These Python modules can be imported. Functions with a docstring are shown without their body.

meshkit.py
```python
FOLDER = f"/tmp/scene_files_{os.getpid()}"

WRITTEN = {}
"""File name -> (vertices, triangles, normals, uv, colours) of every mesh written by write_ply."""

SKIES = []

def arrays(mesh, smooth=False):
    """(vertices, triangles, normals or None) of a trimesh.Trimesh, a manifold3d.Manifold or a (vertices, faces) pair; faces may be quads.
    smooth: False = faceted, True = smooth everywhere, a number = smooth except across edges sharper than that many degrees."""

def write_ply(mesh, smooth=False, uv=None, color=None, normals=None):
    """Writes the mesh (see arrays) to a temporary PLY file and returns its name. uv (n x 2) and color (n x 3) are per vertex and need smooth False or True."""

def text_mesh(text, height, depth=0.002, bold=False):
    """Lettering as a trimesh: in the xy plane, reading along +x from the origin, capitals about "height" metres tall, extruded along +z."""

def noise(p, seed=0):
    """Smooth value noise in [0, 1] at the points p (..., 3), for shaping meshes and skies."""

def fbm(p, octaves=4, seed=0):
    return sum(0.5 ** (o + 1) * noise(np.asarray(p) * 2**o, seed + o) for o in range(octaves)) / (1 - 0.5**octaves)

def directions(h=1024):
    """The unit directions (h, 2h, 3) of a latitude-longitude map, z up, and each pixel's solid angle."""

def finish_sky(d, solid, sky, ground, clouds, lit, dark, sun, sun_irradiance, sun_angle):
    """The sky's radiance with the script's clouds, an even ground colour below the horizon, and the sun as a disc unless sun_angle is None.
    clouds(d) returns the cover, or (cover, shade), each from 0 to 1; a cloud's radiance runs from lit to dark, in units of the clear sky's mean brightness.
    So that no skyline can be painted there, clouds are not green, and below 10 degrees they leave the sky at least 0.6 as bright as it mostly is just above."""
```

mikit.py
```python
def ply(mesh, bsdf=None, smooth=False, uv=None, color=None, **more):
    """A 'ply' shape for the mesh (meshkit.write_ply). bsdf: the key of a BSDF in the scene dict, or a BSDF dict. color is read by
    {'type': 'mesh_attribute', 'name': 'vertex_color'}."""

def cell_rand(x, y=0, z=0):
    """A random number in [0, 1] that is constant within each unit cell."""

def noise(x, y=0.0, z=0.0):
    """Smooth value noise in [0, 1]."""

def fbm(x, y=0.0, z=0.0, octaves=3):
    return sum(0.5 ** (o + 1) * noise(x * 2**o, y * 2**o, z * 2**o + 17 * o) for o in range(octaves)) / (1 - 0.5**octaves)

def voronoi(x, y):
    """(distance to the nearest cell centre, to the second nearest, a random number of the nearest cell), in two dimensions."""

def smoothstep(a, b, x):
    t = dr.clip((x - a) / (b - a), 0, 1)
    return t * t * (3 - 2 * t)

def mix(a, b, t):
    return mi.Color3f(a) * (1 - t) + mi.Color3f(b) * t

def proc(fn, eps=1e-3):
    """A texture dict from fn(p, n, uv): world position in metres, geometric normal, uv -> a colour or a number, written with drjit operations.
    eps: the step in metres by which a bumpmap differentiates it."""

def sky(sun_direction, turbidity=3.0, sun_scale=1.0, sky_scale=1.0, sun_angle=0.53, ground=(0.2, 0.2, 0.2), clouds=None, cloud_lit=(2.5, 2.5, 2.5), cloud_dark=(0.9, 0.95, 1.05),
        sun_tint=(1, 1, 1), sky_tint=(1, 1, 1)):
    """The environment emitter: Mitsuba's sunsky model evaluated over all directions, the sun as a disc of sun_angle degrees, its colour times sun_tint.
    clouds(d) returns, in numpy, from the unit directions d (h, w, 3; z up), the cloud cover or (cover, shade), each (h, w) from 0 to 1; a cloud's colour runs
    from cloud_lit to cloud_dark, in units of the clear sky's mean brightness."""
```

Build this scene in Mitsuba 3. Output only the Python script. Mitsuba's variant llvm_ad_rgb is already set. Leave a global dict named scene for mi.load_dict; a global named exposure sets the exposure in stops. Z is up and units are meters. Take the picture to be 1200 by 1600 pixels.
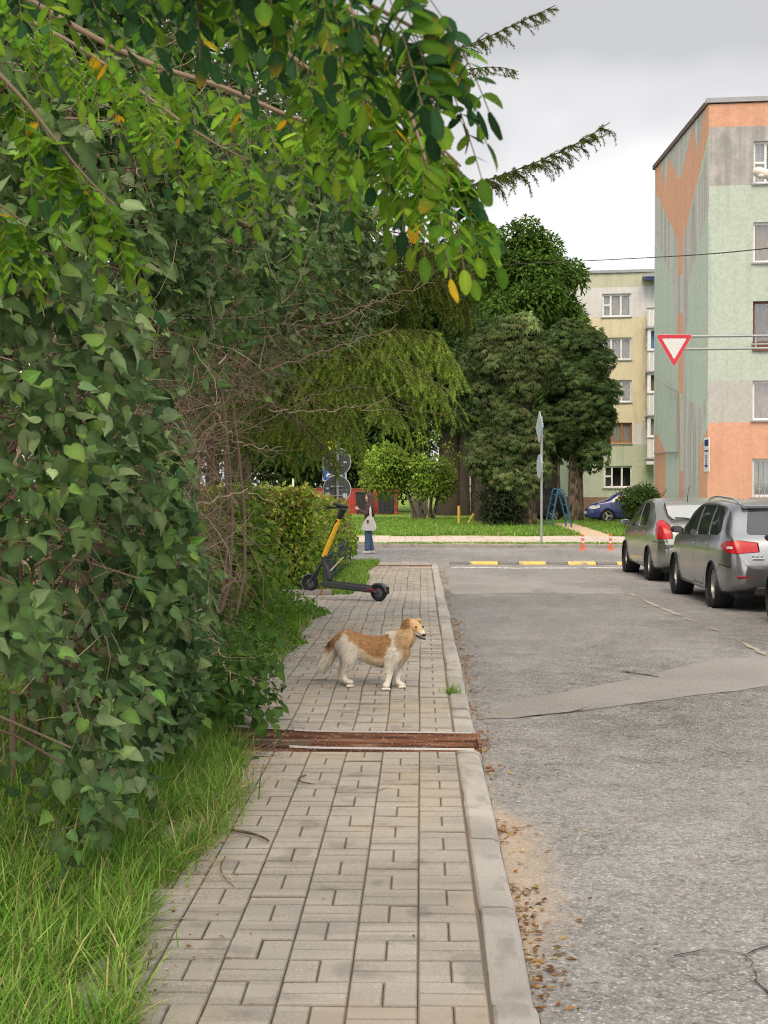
import math, random
import numpy as np
import trimesh, manifold3d, shapely
from shapely.geometry import Polygon, LineString, box as sbox
from shapely import affinity
import mitsuba as mi, drjit as dr
import mikit, meshkit
from mikit import noise, fbm, voronoi, cell_rand, smoothstep, mix, proc
T4 = mi.ScalarTransform4f
R = np.random.default_rng(7)
random.seed(7)
scene, labels = {}, {}

# ------------------------------------------------------------------ camera, sky, exposure
FPX, CX, CY, HX, HY, CAMZ = 2311.0, 600.0, 800.0, 658.0, 760.0, 1.5
_th = math.atan((CY - HY) / FPX)
_ps = math.atan((HX - CX) / FPX * math.cos(_th))
c_f = np.array([-math.sin(_ps) * math.cos(_th), math.cos(_ps) * math.cos(_th), -math.sin(_th)])
c_r = np.array([math.cos(_ps), math.sin(_ps), 0.0])
c_u = np.cross(c_r, c_f)
CAM = np.array([0.0, 0.0, CAMZ])
scene['camera'] = {'type': 'thinlens', 'fov': math.degrees(2 * math.atan(600 / FPX)), 'fov_axis': 'x', 'aperture_radius': 0.0016, 'focus_distance': 11.5,
                   'near_clip': 0.05, 'far_clip': 3000.0,
                   'to_world': T4().look_at(origin=CAM.tolist(), target=(CAM + c_f).tolist(), up=[0, 0, 1])}

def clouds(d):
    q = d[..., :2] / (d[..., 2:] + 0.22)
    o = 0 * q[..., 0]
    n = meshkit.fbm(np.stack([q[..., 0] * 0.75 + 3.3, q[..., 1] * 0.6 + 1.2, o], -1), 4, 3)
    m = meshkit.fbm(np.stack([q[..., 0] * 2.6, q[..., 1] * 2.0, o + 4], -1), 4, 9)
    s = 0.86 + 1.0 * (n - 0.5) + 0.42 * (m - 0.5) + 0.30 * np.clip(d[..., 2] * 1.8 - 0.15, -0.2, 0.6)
    glow = np.clip((d @ (np.array(SUN) / np.linalg.norm(SUN)) - 0.1) / 0.9, 0, 1) ** 1.5     # cloud brightened round the veiled sun behind the camera, added to light the scene
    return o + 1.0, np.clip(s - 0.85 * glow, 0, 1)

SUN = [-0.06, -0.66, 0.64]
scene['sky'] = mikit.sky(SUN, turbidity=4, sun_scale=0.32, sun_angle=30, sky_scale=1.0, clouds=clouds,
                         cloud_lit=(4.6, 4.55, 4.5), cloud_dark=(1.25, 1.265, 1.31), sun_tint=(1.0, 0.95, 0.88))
exposure = 2.3

# ------------------------------------------------------------------ helpers
def P(px, py, Y):
    """the world point at street depth Y seen at pixel (px, py) of the 1200 x 1600 photograph"""
    d = c_f + c_r * (px - CX) / FPX + c_u * (CY - py) / FPX
    return CAM + d * (Y / d[1])

def PG(px, py, z):
    d = c_f + c_r * (px - CX) / FPX + c_u * (CY - py) / FPX
    return CAM + d * ((z - CAMZ) / d[2])

def proj(p):
    q = np.asarray(p, float) - CAM
    w = q @ c_f
    return CX + FPX * (q @ c_r) / w, CY - FPX * (q @ c_u) / w, w

def roadz(y):
    return -0.12 - 0.0045 * np.clip(np.asarray(y, float) - 15, 0, 35)

def walkz(y):
    y = np.asarray(y, float)
    return -0.0045 * np.clip(y - 15, 0, 35) - 0.11 * np.clip((y - 30.0) / 2.5, 0, 1)

def number(name):
    k, i = name, 0
    while k in scene or k in labels:
        i += 1
        k = '%s_%03d' % (name, i)
    return k

_next = {}
def number_part(name):
    i = _next.get(name, 0)
    _next[name] = i + 1
    return name if i == 0 else '%s_%03d' % (name, i)

def tag(k, label=None, cat=None, group=None, kind=None):
    d = labels.setdefault(k, {})
    for a, b in (('label', label), ('category', cat), ('group', group), ('kind', kind)):
        if b:
            d[a] = b
    return k

def thing(name, label, cat, group=None):
    k = number(name)
    return tag(k, label, cat, group)

def put(name, mesh, mat, parent=None, smooth=False, color=None, label=None, cat=None, group=None, kind=None, shape=None, to_world=None):
    if parent:
        k = number_part(parent + '__' + name)
    else:
        k = number(name)
    s = dict(shape) if shape else mikit.ply(mesh, mat, smooth=smooth, color=color)
    if shape and mat:
        s['bsdf'] = {'type': 'ref', 'id': mat}
    if to_world is not None:
        s['to_world'] = T4(np.asarray(to_world, float).tolist())
    scene[k] = s
    if label or cat or group or kind:
        tag(k, label, cat, group, kind)
    return k

def cat(parts):
    vs, fs, o = [], [], 0
    for v, f in parts:
        v, f = np.asarray(v, float), np.asarray(f, int)
        if f.shape[1] == 4:
            f = np.vstack([f[:, [0, 1, 2]], f[:, [0, 2, 3]]])
        vs.append(v); fs.append(f + o); o += len(v)
    return np.vstack(vs), np.vstack(fs)

def tm(m):
    if hasattr(m, 'to_mesh'):
        q = m.to_mesh()
        return np.array(q.vert_properties[:, :3], float), np.array(q.tri_verts, int)
    if isinstance(m, trimesh.Trimesh):
        return np.array(m.vertices), np.array(m.faces)
    return m

def man(v, f):
    return manifold3d.Manifold(manifold3d.Mesh(np.asarray(v, np.float32), np.asarray(f, np.uint32)))

def cbox(lo, hi, c=0.0):
    """a box with chamfered edges"""
    lo, hi = np.asarray(lo, float), np.asarray(hi, float)
    if c <= 0:
        b = trimesh.creation.box(bounds=[lo, hi])
        return np.array(b.vertices), np.array(b.faces)
    pts = []
    for sx in (0, 1):
        for sy in (0, 1):
            for sz in (0, 1):
                p = np.where([sx, sy, sz], hi, lo)
                s = np.where([sx, sy, sz], -1, 1) * c
                for k in range(3):
                    q = p + s
                    q[k] = p[k]
                    pts.append(q)
    h = trimesh.convex.convex_hull(np.array(pts))
    return np.array(h.vertices), np.array(h.faces)

def tube(pts, r, sides=6, caps=True):
    p = np.asarray(pts, float)
    r = np.broadcast_to(np.asarray(r, float), (len(p),))
    t = np.gradient(p, axis=0)
    t /= np.linalg.norm(t, axis=1, keepdims=True) + 1e-12
    ref = np.array([0, 0, 1.0]) if np.mean(np.abs(t[:, 2])) < 0.75 else np.array([1.0, 0, 0])
    a = np.cross(t, ref); a /= np.linalg.norm(a, axis=1, keepdims=True) + 1e-12
    b = np.cross(t, a)
    g = np.arange(sides) * 2 * np.pi / sides
    v = (p[:, None] + r[:, None, None] * (np.cos(g)[None, :, None] * a[:, None] + np.sin(g)[None, :, None] * b[:, None])).reshape(-1, 3)
    i, j = np.meshgrid(np.arange(len(p) - 1), np.arange(sides), indexing='ij')
    q = np.stack([i * sides + j, i * sides + (j + 1) % sides, (i + 1) * sides + (j + 1) % sides, (i + 1) * sides + j], -1).reshape(-1, 4)
    f = np.vstack([q[:, [0, 1, 2]], q[:, [0, 2, 3]]])
    if caps:
        n = len(v)
        v = np.vstack([v, p[0], p[-1]])
        k = np.arange(sides)
        e = (len(p) - 1) * sides
        f = np.vstack([f, np.stack([k * 0 + n, (k + 1) % sides, k], 1), np.stack([k * 0 + n + 1, e + k, e + (k + 1) % sides], 1)])
    return v, f

def lathe(profile, sides=24, axis='z', center=(0, 0, 0)):
    """profile: (radius, height) pairs"""
    pr = np.asarray(profile, float)
    g = np.arange(sides) * 2 * np.pi / sides
    v = np.stack([pr[:, :1] * np.cos(g), pr[:, :1] * np.sin(g), np.repeat(pr[:, 1:], sides, 1)], -1).reshape(-1, 3)
    i, j = np.meshgrid(np.arange(len(pr) - 1), np.arange(sides), indexing='ij')
    q = np.stack([i * sides + j, i * sides + (j + 1) % sides, (i + 1) * sides + (j + 1) % sides, (i + 1) * sides + j], -1).reshape(-1, 4)
    if axis == 'x':
        v = v[:, [2, 0, 1]]
    elif axis == 'y':
        v = v[:, [1, 2, 0]]
    return v + np.asarray(center, float), np.vstack([q[:, [0, 1, 2]], q[:, [0, 2, 3]]])

def prism(poly, d0, d1, axes='xz'):
    """a shapely polygon (or points) extruded; its plane is xz (extruded along y), yz (along x) or xy (along z)"""
    if not hasattr(poly, 'geom_type'):
        poly = Polygon(poly)
    v, f = cat([tm(trimesh.creation.extrude_polygon(g, d1 - d0, engine='earcut')) for g in getattr(poly, 'geoms', [poly])])
    v[:, 2] += d0
    if axes == 'xz':
        v, f = v[:, [0, 2, 1]], f[:, ::-1]
    elif axes == 'yz':
        v = v[:, [2, 0, 1]]
    return v, f

def grid(xs, ys, zf):
    X, Y = np.meshgrid(xs, ys)
    v = np.stack([X.ravel(), Y.ravel(), (zf(X, Y) + 0 * X).ravel()], 1)
    n = len(xs)
    i, j = np.meshgrid(np.arange(len(ys) - 1), np.arange(n - 1), indexing='ij')
    q = np.stack([i * n + j, i * n + j + 1, (i + 1) * n + j + 1, (i + 1) * n + j], -1).reshape(-1, 4)
    return v, np.vstack([q[:, [0, 1, 2]], q[:, [0, 2, 3]]])

def flat(poly, zf, cell=0.5):
    """a polygon as a sheet that follows zf(x, y)"""
    if not hasattr(poly, 'exterior'):
        poly = Polygon(poly)
    v, f = trimesh.creation.triangulate_polygon(poly.segmentize(cell), engine='earcut')
    v = np.asarray(v, float)
    z = zf(v[:, 0], v[:, 1]) + 0 * v[:, 0]
    t = v[f]
    cr = (t[:, 1, 0] - t[:, 0, 0]) * (t[:, 2, 1] - t[:, 0, 1]) - (t[:, 1, 1] - t[:, 0, 1]) * (t[:, 2, 0] - t[:, 0, 0])
    f = np.where((cr < 0)[:, None], f[:, ::-1], f)
    return np.column_stack([v[:, :2], z]), f

def unit(a):
    return a / (np.linalg.norm(a, axis=-1, keepdims=True) + 1e-12)

def frames(d, n):
    y = unit(d)
    z = unit(n - (n * y).sum(-1, keepdims=True) * y)
    x = np.cross(y, z)
    return x, y, z

def scatter(T, F, pos, d, n, size, col=None, curl=0.0, rr=None):
    """copies of a template (x across, y along, z normal) -> (v, f), colours per vertex; curl bends each copy its own way"""
    x, y, z = frames(d, n)
    T, F, size = np.asarray(T, float), np.asarray(F, int), np.broadcast_to(size, (len(pos),))
    tz = np.broadcast_to(T[None, :, 2], (len(pos), len(T)))
    if curl:
        tz = tz + curl * (rr.normal(.1, 1, (len(pos), 1)) * T[None, :, 0] ** 2 * 2.2 + rr.normal(-.15, .6, (len(pos), 1)) * T[None, :, 1] ** 2 + rr.normal(0, .35, (len(pos), 1)) * T[None, :, 0] * T[None, :, 1])
    v = pos[:, None] + size[:, None, None] * (T[None, :, 0:1] * x[:, None] + T[None, :, 1:2] * y[:, None] + tz[:, :, None] * z[:, None])
    f = F[None] + (np.arange(len(pos)) * len(T))[:, None, None]
    c = None if col is None else np.repeat(np.clip(col, 0.003, 0.95), len(T), 0)
    if c is not None and curl:
        k = np.tile(np.where(np.abs(T[:, 0]) < .01, 1.22, .96), len(pos)) * np.exp(rr.normal(0, .07, len(c)))
        c = np.clip(c * k[:, None], .003, .95)
    return v.reshape(-1, 3), f.reshape(-1, 3), c

def rot(v, ang, axis='z', about=(0, 0, 0)):
    c, s = math.cos(ang), math.sin(ang)
    M = {'z': [[c, -s, 0], [s, c, 0], [0, 0, 1]], 'x': [[1, 0, 0], [0, c, -s], [0, s, c]], 'y': [[c, 0, s], [0, 1, 0], [-s, 0, c]]}[axis]
    return (np.asarray(v) - about) @ np.array(M).T + about

def spline(pts, n):
    """a smooth curve through the points"""
    from scipy.interpolate import CubicSpline
    p = np.asarray(pts, float)
    t = np.concatenate([[0], np.cumsum(np.linalg.norm(np.diff(p, axis=0), axis=1) + 1e-9)])
    return CubicSpline(t, p)(np.linspace(0, t[-1], n))

def blob(bones, edge=0.02, smooth=8, lam=0.5):
    """bones: (p, rp, q, rq); the union of the hulls of spheres, refined and smoothed -> trimesh"""
    out = manifold3d.Manifold()
    for p, rp, q, rq in bones:
        pts = []
        for c, r in ((p, rp), (q, rq)):
            s = trimesh.creation.icosphere(subdivisions=2, radius=1.0).vertices
            pts.append(s * np.asarray(r) + np.asarray(c))
        out = out + manifold3d.Manifold.hull_points(np.vstack(pts))
    out = out.refine_to_length(edge)
    v, f = tm(out)
    m = trimesh.Trimesh(v, f, process=True)
    b0, v0 = m.bounds.copy(), np.array(m.vertices)
    trimesh.smoothing.filter_taubin(m, lamb=lam, nu=lam + 0.03, iterations=smooth)
    if np.abs(m.bounds - b0).max() > 0.02 * np.ptp(b0, axis=0).max() + 0.01:
        m.vertices = v0
    return m

# ------------------------------------------------------------------ materials
def rgb(c):
    return {'type': 'rgb', 'value': [float(x) for x in np.broadcast_to(c, 3)]}

def M(name, color, rough=0.6, spec=0.5, metallic=0.0, coat=0.0, bump=None, bscale=1.0, sheen=0.0, coat_gloss=0.9):
    c = color if isinstance(color, dict) else rgb(color)
    b = {'type': 'principled', 'base_color': c, 'roughness': rough, 'specular': spec, 'metallic': metallic}
    if coat:
        b['clearcoat'] = coat; b['clearcoat_gloss'] = coat_gloss
    if sheen:
        b['sheen'] = sheen
    if bump:
        b = {'type': 'bumpmap', 'tex': bump, 'scale': bscale, 'bsdf': b}
    scene[name] = {'type': 'twosided', 'bsdf': b}
    return name

VC = {'type': 'mesh_attribute', 'name': 'vertex_color'}
def leafmat(name, color, rough=0.45, trans=0.7):
    scene[name] = {'type': 'principledthin', 'base_color': color if isinstance(color, dict) else rgb(color), 'roughness': rough,
                   'diff_trans': trans, 'spec_trans': 0.0, 'eta': 1.45}
    return name

leafmat('mat_leaf_vc', VC, 0.45, 0.75)
leafmat('mat_lilac_vc', VC, 0.34, 0.6)
leafmat('mat_robinia_vc', VC, 0.5, 1.4)
leafmat('mat_matte_leaf_vc', VC, 0.75, 0.55)
M('mat_vc', VC, 0.75, 0.3)

def f_asphalt(p, n, uv):
    f, s, w = voronoi(p.x * 95, p.y * 95)
    f2, s2, w2 = voronoi(p.x * 40 + 7, p.y * 40)
    big = fbm(p.x * 0.55, p.y * 0.28, 0, 4)
    mid = fbm(p.x * 5, p.y * 5, 3, 3)
    pit = smoothstep(0.60, 0.74, fbm(p.x * 26, p.y * 26, 9, 3))
    v = 0.225 + 0.13 * (w - 0.5) + 0.075 * (w2 - 0.5) + 0.16 * (big - 0.5) + 0.10 * (mid - 0.5) - 0.05 * pit
    v += dr.select(w > 0.95, 0.10, 0.0)
    v *= 1 - 0.35 * smoothstep(0.22, 0.0, s - f)
    c = mi.Color3f(v * 1.02, v * 0.995, v * 0.965)
    # sand washed against the kerb, and pale dust on the crown of the road
    edge = 0.25 + 0.13 * fbm(p.x * 2, p.y * 1.1, 5, 3) + 0.22 * smoothstep(0.66, 0.9, noise(p.y * 0.45 + 2.1, 4.0))
    k = smoothstep(edge + 0.10, edge - 0.16, p.x + 0.12 * (fbm(p.x * 14, p.y * 14, 0, 2) - 0.5)) * smoothstep(31.5, 30.0, p.y)
    sand = mi.Color3f(0.44, 0.345, 0.25) * (0.75 + 0.5 * noise(p.x * 160, p.y * 160))
    return mix(c, sand, 0.62 * k)

def f_asphalt_h(p, n, uv):
    f, s, w = voronoi(p.x * 95, p.y * 95)
    f2, s2, w2 = voronoi(p.x * 40 + 7, p.y * 40)
    return 0.6 * w * smoothstep(0.0, 0.35, s - f) + 0.5 * w2 + 1.2 * fbm(p.x * 9, p.y * 9, 0, 2)
M('mat_asphalt', proc(f_asphalt), 0.85, 0.25, bump=proc(f_asphalt_h, eps=2e-3), bscale=0.0036)

def f_patch(p, n, uv):
    f, s, w = voronoi(p.x * 150, p.y * 150)
    v = 0.205 + 0.08 * (w - 0.5) + 0.09 * (fbm(p.x * 1.1, p.y * 1.1, 2, 4) - 0.5)
    return mi.Color3f(v * 1.03, v * 0.98, v * 0.94)
M('mat_patch', proc(f_patch), 0.85, 0.25)

def f_paver(p, n, uv):
    cx, cy = dr.floor((p.x - 0.196) / 0.2045), dr.floor(p.y / 0.1025)
    tone = cell_rand(cx, cy, 2)
    v = 0.285 + 0.065 * (tone - 0.5) + 0.14 * (fbm(p.x * 1.3, p.y * 0.9, 1, 4) - 0.5)
    g = noise(p.x * 230, p.y * 230, p.z * 230)
    v += 0.10 * (g - 0.5) + dr.select(noise(p.x * 150 + 9, p.y * 150, p.z * 150) > 0.86, 0.09, 0.0)
    dark = smoothstep(0.62, 0.75, fbm(p.x * 6, p.y * 6, 8, 3))
    v *= 1 - 0.22 * dark
    c = mi.Color3f(v * 1.06, v * 0.965, v * 0.845)
    sand = smoothstep(0.60, 0.72, fbm(p.x * 2.4, p.y * 1.7, 12, 3))
    c = mix(c, mi.Color3f(0.36, 0.29, 0.205), 0.35 * sand)
    return dr.select(n.z < 0.4, mi.Color3f(0.17, 0.13, 0.095), dr.select(n.z < 0.9, c * 0.72, c))      # soil packed in the joints; chamfers painted darker to offset light they catch
def f_grit(p, n, uv):
    return noise(p.x * 170, p.y * 170, p.z * 170) + 0.6 * noise(p.x * 60, p.y * 60, p.z * 60) + 0.8 * noise(p.x * 25, p.y * 25, p.z * 25)
M('mat_paver', proc(f_paver), 0.88, 0.25, bump=proc(f_grit, eps=2e-3), bscale=0.0012)

def f_kerb(p, n, uv):
    v = 0.31 + 0.16 * (fbm(p.x * 4, p.y * 2.2, p.z * 4, 4) - 0.5) + 0.08 * (noise(p.x * 200, p.y * 200, p.z * 200) - 0.5) + 0.05 * (cell_rand(0, dr.floor(p.y + 0.3), 3) - 0.5)
    v *= 1 - 0.22 * smoothstep(0.50, 0.75, fbm(p.x * 14 + 3, p.y * 9, p.z * 14, 4))
    return mi.Color3f(v * 1.04, v * 0.985, v * 0.90)
M('mat_kerb', proc(f_kerb), 0.9, 0.2, bump=proc(f_grit, eps=2e-3), bscale=0.002)

def f_soil(p, n, uv):
    v = 0.12 + 0.12 * (fbm(p.x * 3, p.y * 3, 0, 4) - 0.5) + 0.10 * (noise(p.x * 60, p.y * 60) - 0.5)
    c = mi.Color3f(v * 1.3, v * 0.98, v * 0.68)
    return mix(c, mi.Color3f(0.30, 0.22, 0.13), 0.7 * smoothstep(0.5, 0.68, noise(p.x * 38, p.y * 27)))
M('mat_soil', proc(f_soil), 0.95, 0.1)

def f_lawn(p, n, uv):
    g = fbm(p.x * 2.2, p.y * 0.9, 0, 4)
    c = mix(mi.Color3f(0.075, 0.14, 0.028), mi.Color3f(0.15, 0.21, 0.05), g)
    e = smoothstep(50.5, 48.2, p.y + 3.5 * (fbm(p.x * 0.6, p.y * 0.4, 6, 3) - 0.5))
    path = smoothstep(0.75, 0.35, dr.abs(p.x - (5.55 + 0.02 * (p.y - 50) + 0.5 * noise(p.y * 0.4, 2))))
    k = dr.maximum(0.75 * e, path) * smoothstep(70, 62, p.y)
    return mix(c, mi.Color3f(0.36, 0.275, 0.19) * (0.8 + 0.4 * noise(p.x * 30, p.y * 30)), k)
M('mat_lawn', proc(f_lawn), 0.95, 0.1)

def f_bark(p, n, uv):
    v = fbm(p.x * 18, p.y * 18, p.z * 4, 4)
    return mix(mi.Color3f(0.05, 0.038, 0.028), mi.Color3f(0.21, 0.165, 0.125), smoothstep(0.3, 0.7, v))
def f_bark_h(p, n, uv):
    return fbm(p.x * 22, p.y * 22, p.z * 4, 3)
M('mat_bark', proc(f_bark), 0.9, 0.15, bump=proc(f_bark_h, eps=4e-3), bscale=0.03)
M('mat_twig', (0.215, 0.16, 0.115), 0.8, 0.2)
M('mat_twig_grey', (0.40, 0.315, 0.23), 0.8, 0.2)
M('mat_twig_dark', (0.12, 0.085, 0.06), 0.8, 0.2)
M('mat_galv', (0.36, 0.38, 0.39), 0.5, 0.5, metallic=0.55)
M('mat_black', (0.018, 0.018, 0.02), 0.45, 0.5)
M('mat_rubber', (0.022, 0.022, 0.023), 0.75, 0.3)
M('mat_white', (0.76, 0.76, 0.75), 0.5, 0.4)
# ------------------------------------------------------------------ ground, road, sidewalk
def RG(px, py, zf=roadz):
    z = float(zf(10.0))
    for _ in range(12):
        p = PG(px, py, z)
        z = float(zf(p[1]))
    return p

lawn_z = lambda x, y: -0.14 + 0 * x
SW0, SW1, CW = -1.24, 0.196, 0.2052

put('ground', grid(np.array([-900, -60, -20, 20, 60, 900.]), np.array([-40, 0, 60, 120, 300, 1500.]), lambda x, y: -0.9 + 0 * x), 'mat_lawn', kind='structure')
vx = np.concatenate([[-60, -30, -14, -8], np.arange(-6, -1.19, 0.15)])
def verge_z(x, y):
    base = walkz(y) - 0.012
    lump = meshkit.fbm(np.stack([x * 0.8, y * 0.8, 0 * x], -1), 3, 5)
    ramp = np.clip((-1.25 - x) / 1.0, 0, 1)
    path = np.clip(1 - np.abs(y - 19.6) / 1.6, 0, 1)
    return base + ramp * (0.16 * lump + 0.10) * (1 - np.clip(path * 2.0, 0, 1)) - 0.03 * np.clip(path * 2, 0, 1)
put('verge', grid(vx, np.arange(-4, 31.0, 0.25), verge_z), 'mat_soil', kind='structure', smooth=True, label='bare soil and leaf litter under the shrubs left of the pavement')

ry = np.concatenate([np.arange(-4, 31, 0.5), [31.0]])
main = grid(np.array([0.30, 0.8, 1.5, 2.5, 3.5, 5, 7.4]), ry, lambda x, y: roadz(y))
cross = grid(np.array([-120, -40, -12, -4, 0.3, 0.8, 1.5, 2.5, 3.5, 5, 7.4, 14, 40, 120]), np.array([31.0, 33, 35, 37, 39, 41.75]), lambda x, y: roadz(y))
put('road', cat([main, cross]), 'mat_asphalt', kind='structure', label='worn grey asphalt road')

def sheet(pts_px, lift, zf=roadz):
    w = np.array([RG(a, b)[:2] for a, b in pts_px])
    return flat(Polygon(w).buffer(0), lambda x, y: zf(y) + lift, 0.4)
def wobbly(pts, amp=1.0, n=9, seed=1):
    rr = np.random.default_rng(seed); out = []
    for a, b in zip(pts, pts[1:] + pts[:1]):
        for t in np.arange(n) / n:
            j = rr.normal(0, amp, 2) * (t > 0)
            out.append((a[0] + (b[0] - a[0]) * t + j[0], a[1] + (b[1] - a[1]) * t + j[1] * 0.35))
    return out
put('patch', sheet(wobbly([(702, 906), (826, 904), (831, 927), (704, 929)], 0.8), 0.004), 'mat_patch', 'road')
put('patch', sheet(wobbly([(858, 918), (972, 920), (975, 928), (868, 928)], 1.0, seed=2), 0.004), 'mat_patch', 'road')
put('patch', sheet(wobbly([(848, 903), (925, 905), (922, 912), (870, 911)], 1.0, seed=3), 0.004), 'mat_patch', 'road')
put('patch', sheet(wobbly([(742, 1124), (800, 1096), (880, 1082), (985, 1062), (1090, 1037), (1260, 1018), (1260, 1066), (1130, 1082), (1020, 1096), (900, 1112), (812, 1122)], 1.1, 6, 4), 0.004), 'mat_patch', 'road')

M('mat_crack', (0.03, 0.028, 0.026), 0.95, 0.1)
M('mat_sand', (0.285, 0.26, 0.22), 0.95, 0.1)
def crackline(pts_px, w, seed, lift=0.008, mat='mat_crack', name='crack'):
    rr = np.random.default_rng(seed)
    q = np.array([RG(a, b)[:2] for a, b in pts_px])
    p = []
    for a, b in zip(q[:-1], q[1:]):
        n = max(2, int(np.linalg.norm(b - a) / 0.05))
        for t in np.arange(n) / n:
            p.append(a + (b - a) * t + rr.normal(0, 0.012, 2))
    p.append(q[-1])
    p = np.array(p)
    t = unit(np.gradient(p, axis=0))
    nrm = np.column_stack([-t[:, 1], t[:, 0]])
    ww = w * (np.clip(1.9 * meshkit.noise(np.column_stack([p * 2.2, p[:, :1] * 0]), seed) - .45, .03, 1) * (.5 + rr.random(len(p))))[:, None]
    l, r = p + nrm * ww, p - nrm * ww
    v = np.vstack([np.column_stack([l, roadz(l[:, 1]) + lift]), np.column_stack([r, roadz(r[:, 1]) + lift])])
    n = len(p); i = np.arange(n - 1)
    f = np.vstack([np.stack([i, i + n, i + n + 1], 1), np.stack([i, i + n + 1, i + 1], 1)])
    put(name, (v, f), mat, 'road')
crackline([(800, 1123), (900, 1113), (1020, 1098), (1130, 1084), (1220, 1074)], 0.008, 1)
crackline([(890, 1113), (912, 1108), (925, 1103)], 0.012, 2)
crackline([(972, 1050), (1000, 1054), (1030, 1059)], 0.012, 4)
crackline([(1050, 1500), (1100, 1488), (1165, 1492), (1230, 1478)], 0.005, 6)
crackline([(935, 1190), (968, 1183), (1010, 1193), (1040, 1190)], 0.005, 3)
crackline([(1165, 1492), (1180, 1530), (1215, 1575), (1230, 1610)], 0.005, 5)
crackline([(1003, 985), (1030, 984), (1062, 985)], 0.01, 7)
crackline([(1020, 1003), (1075, 1000), (1120, 996)], 0.006, 8)
crackline([(985, 928), (1020, 945), (1075, 968), (1130, 990), (1200, 1026)], 0.034, 9, 0.0085, 'mat_sand', 'sand_seam')

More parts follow.
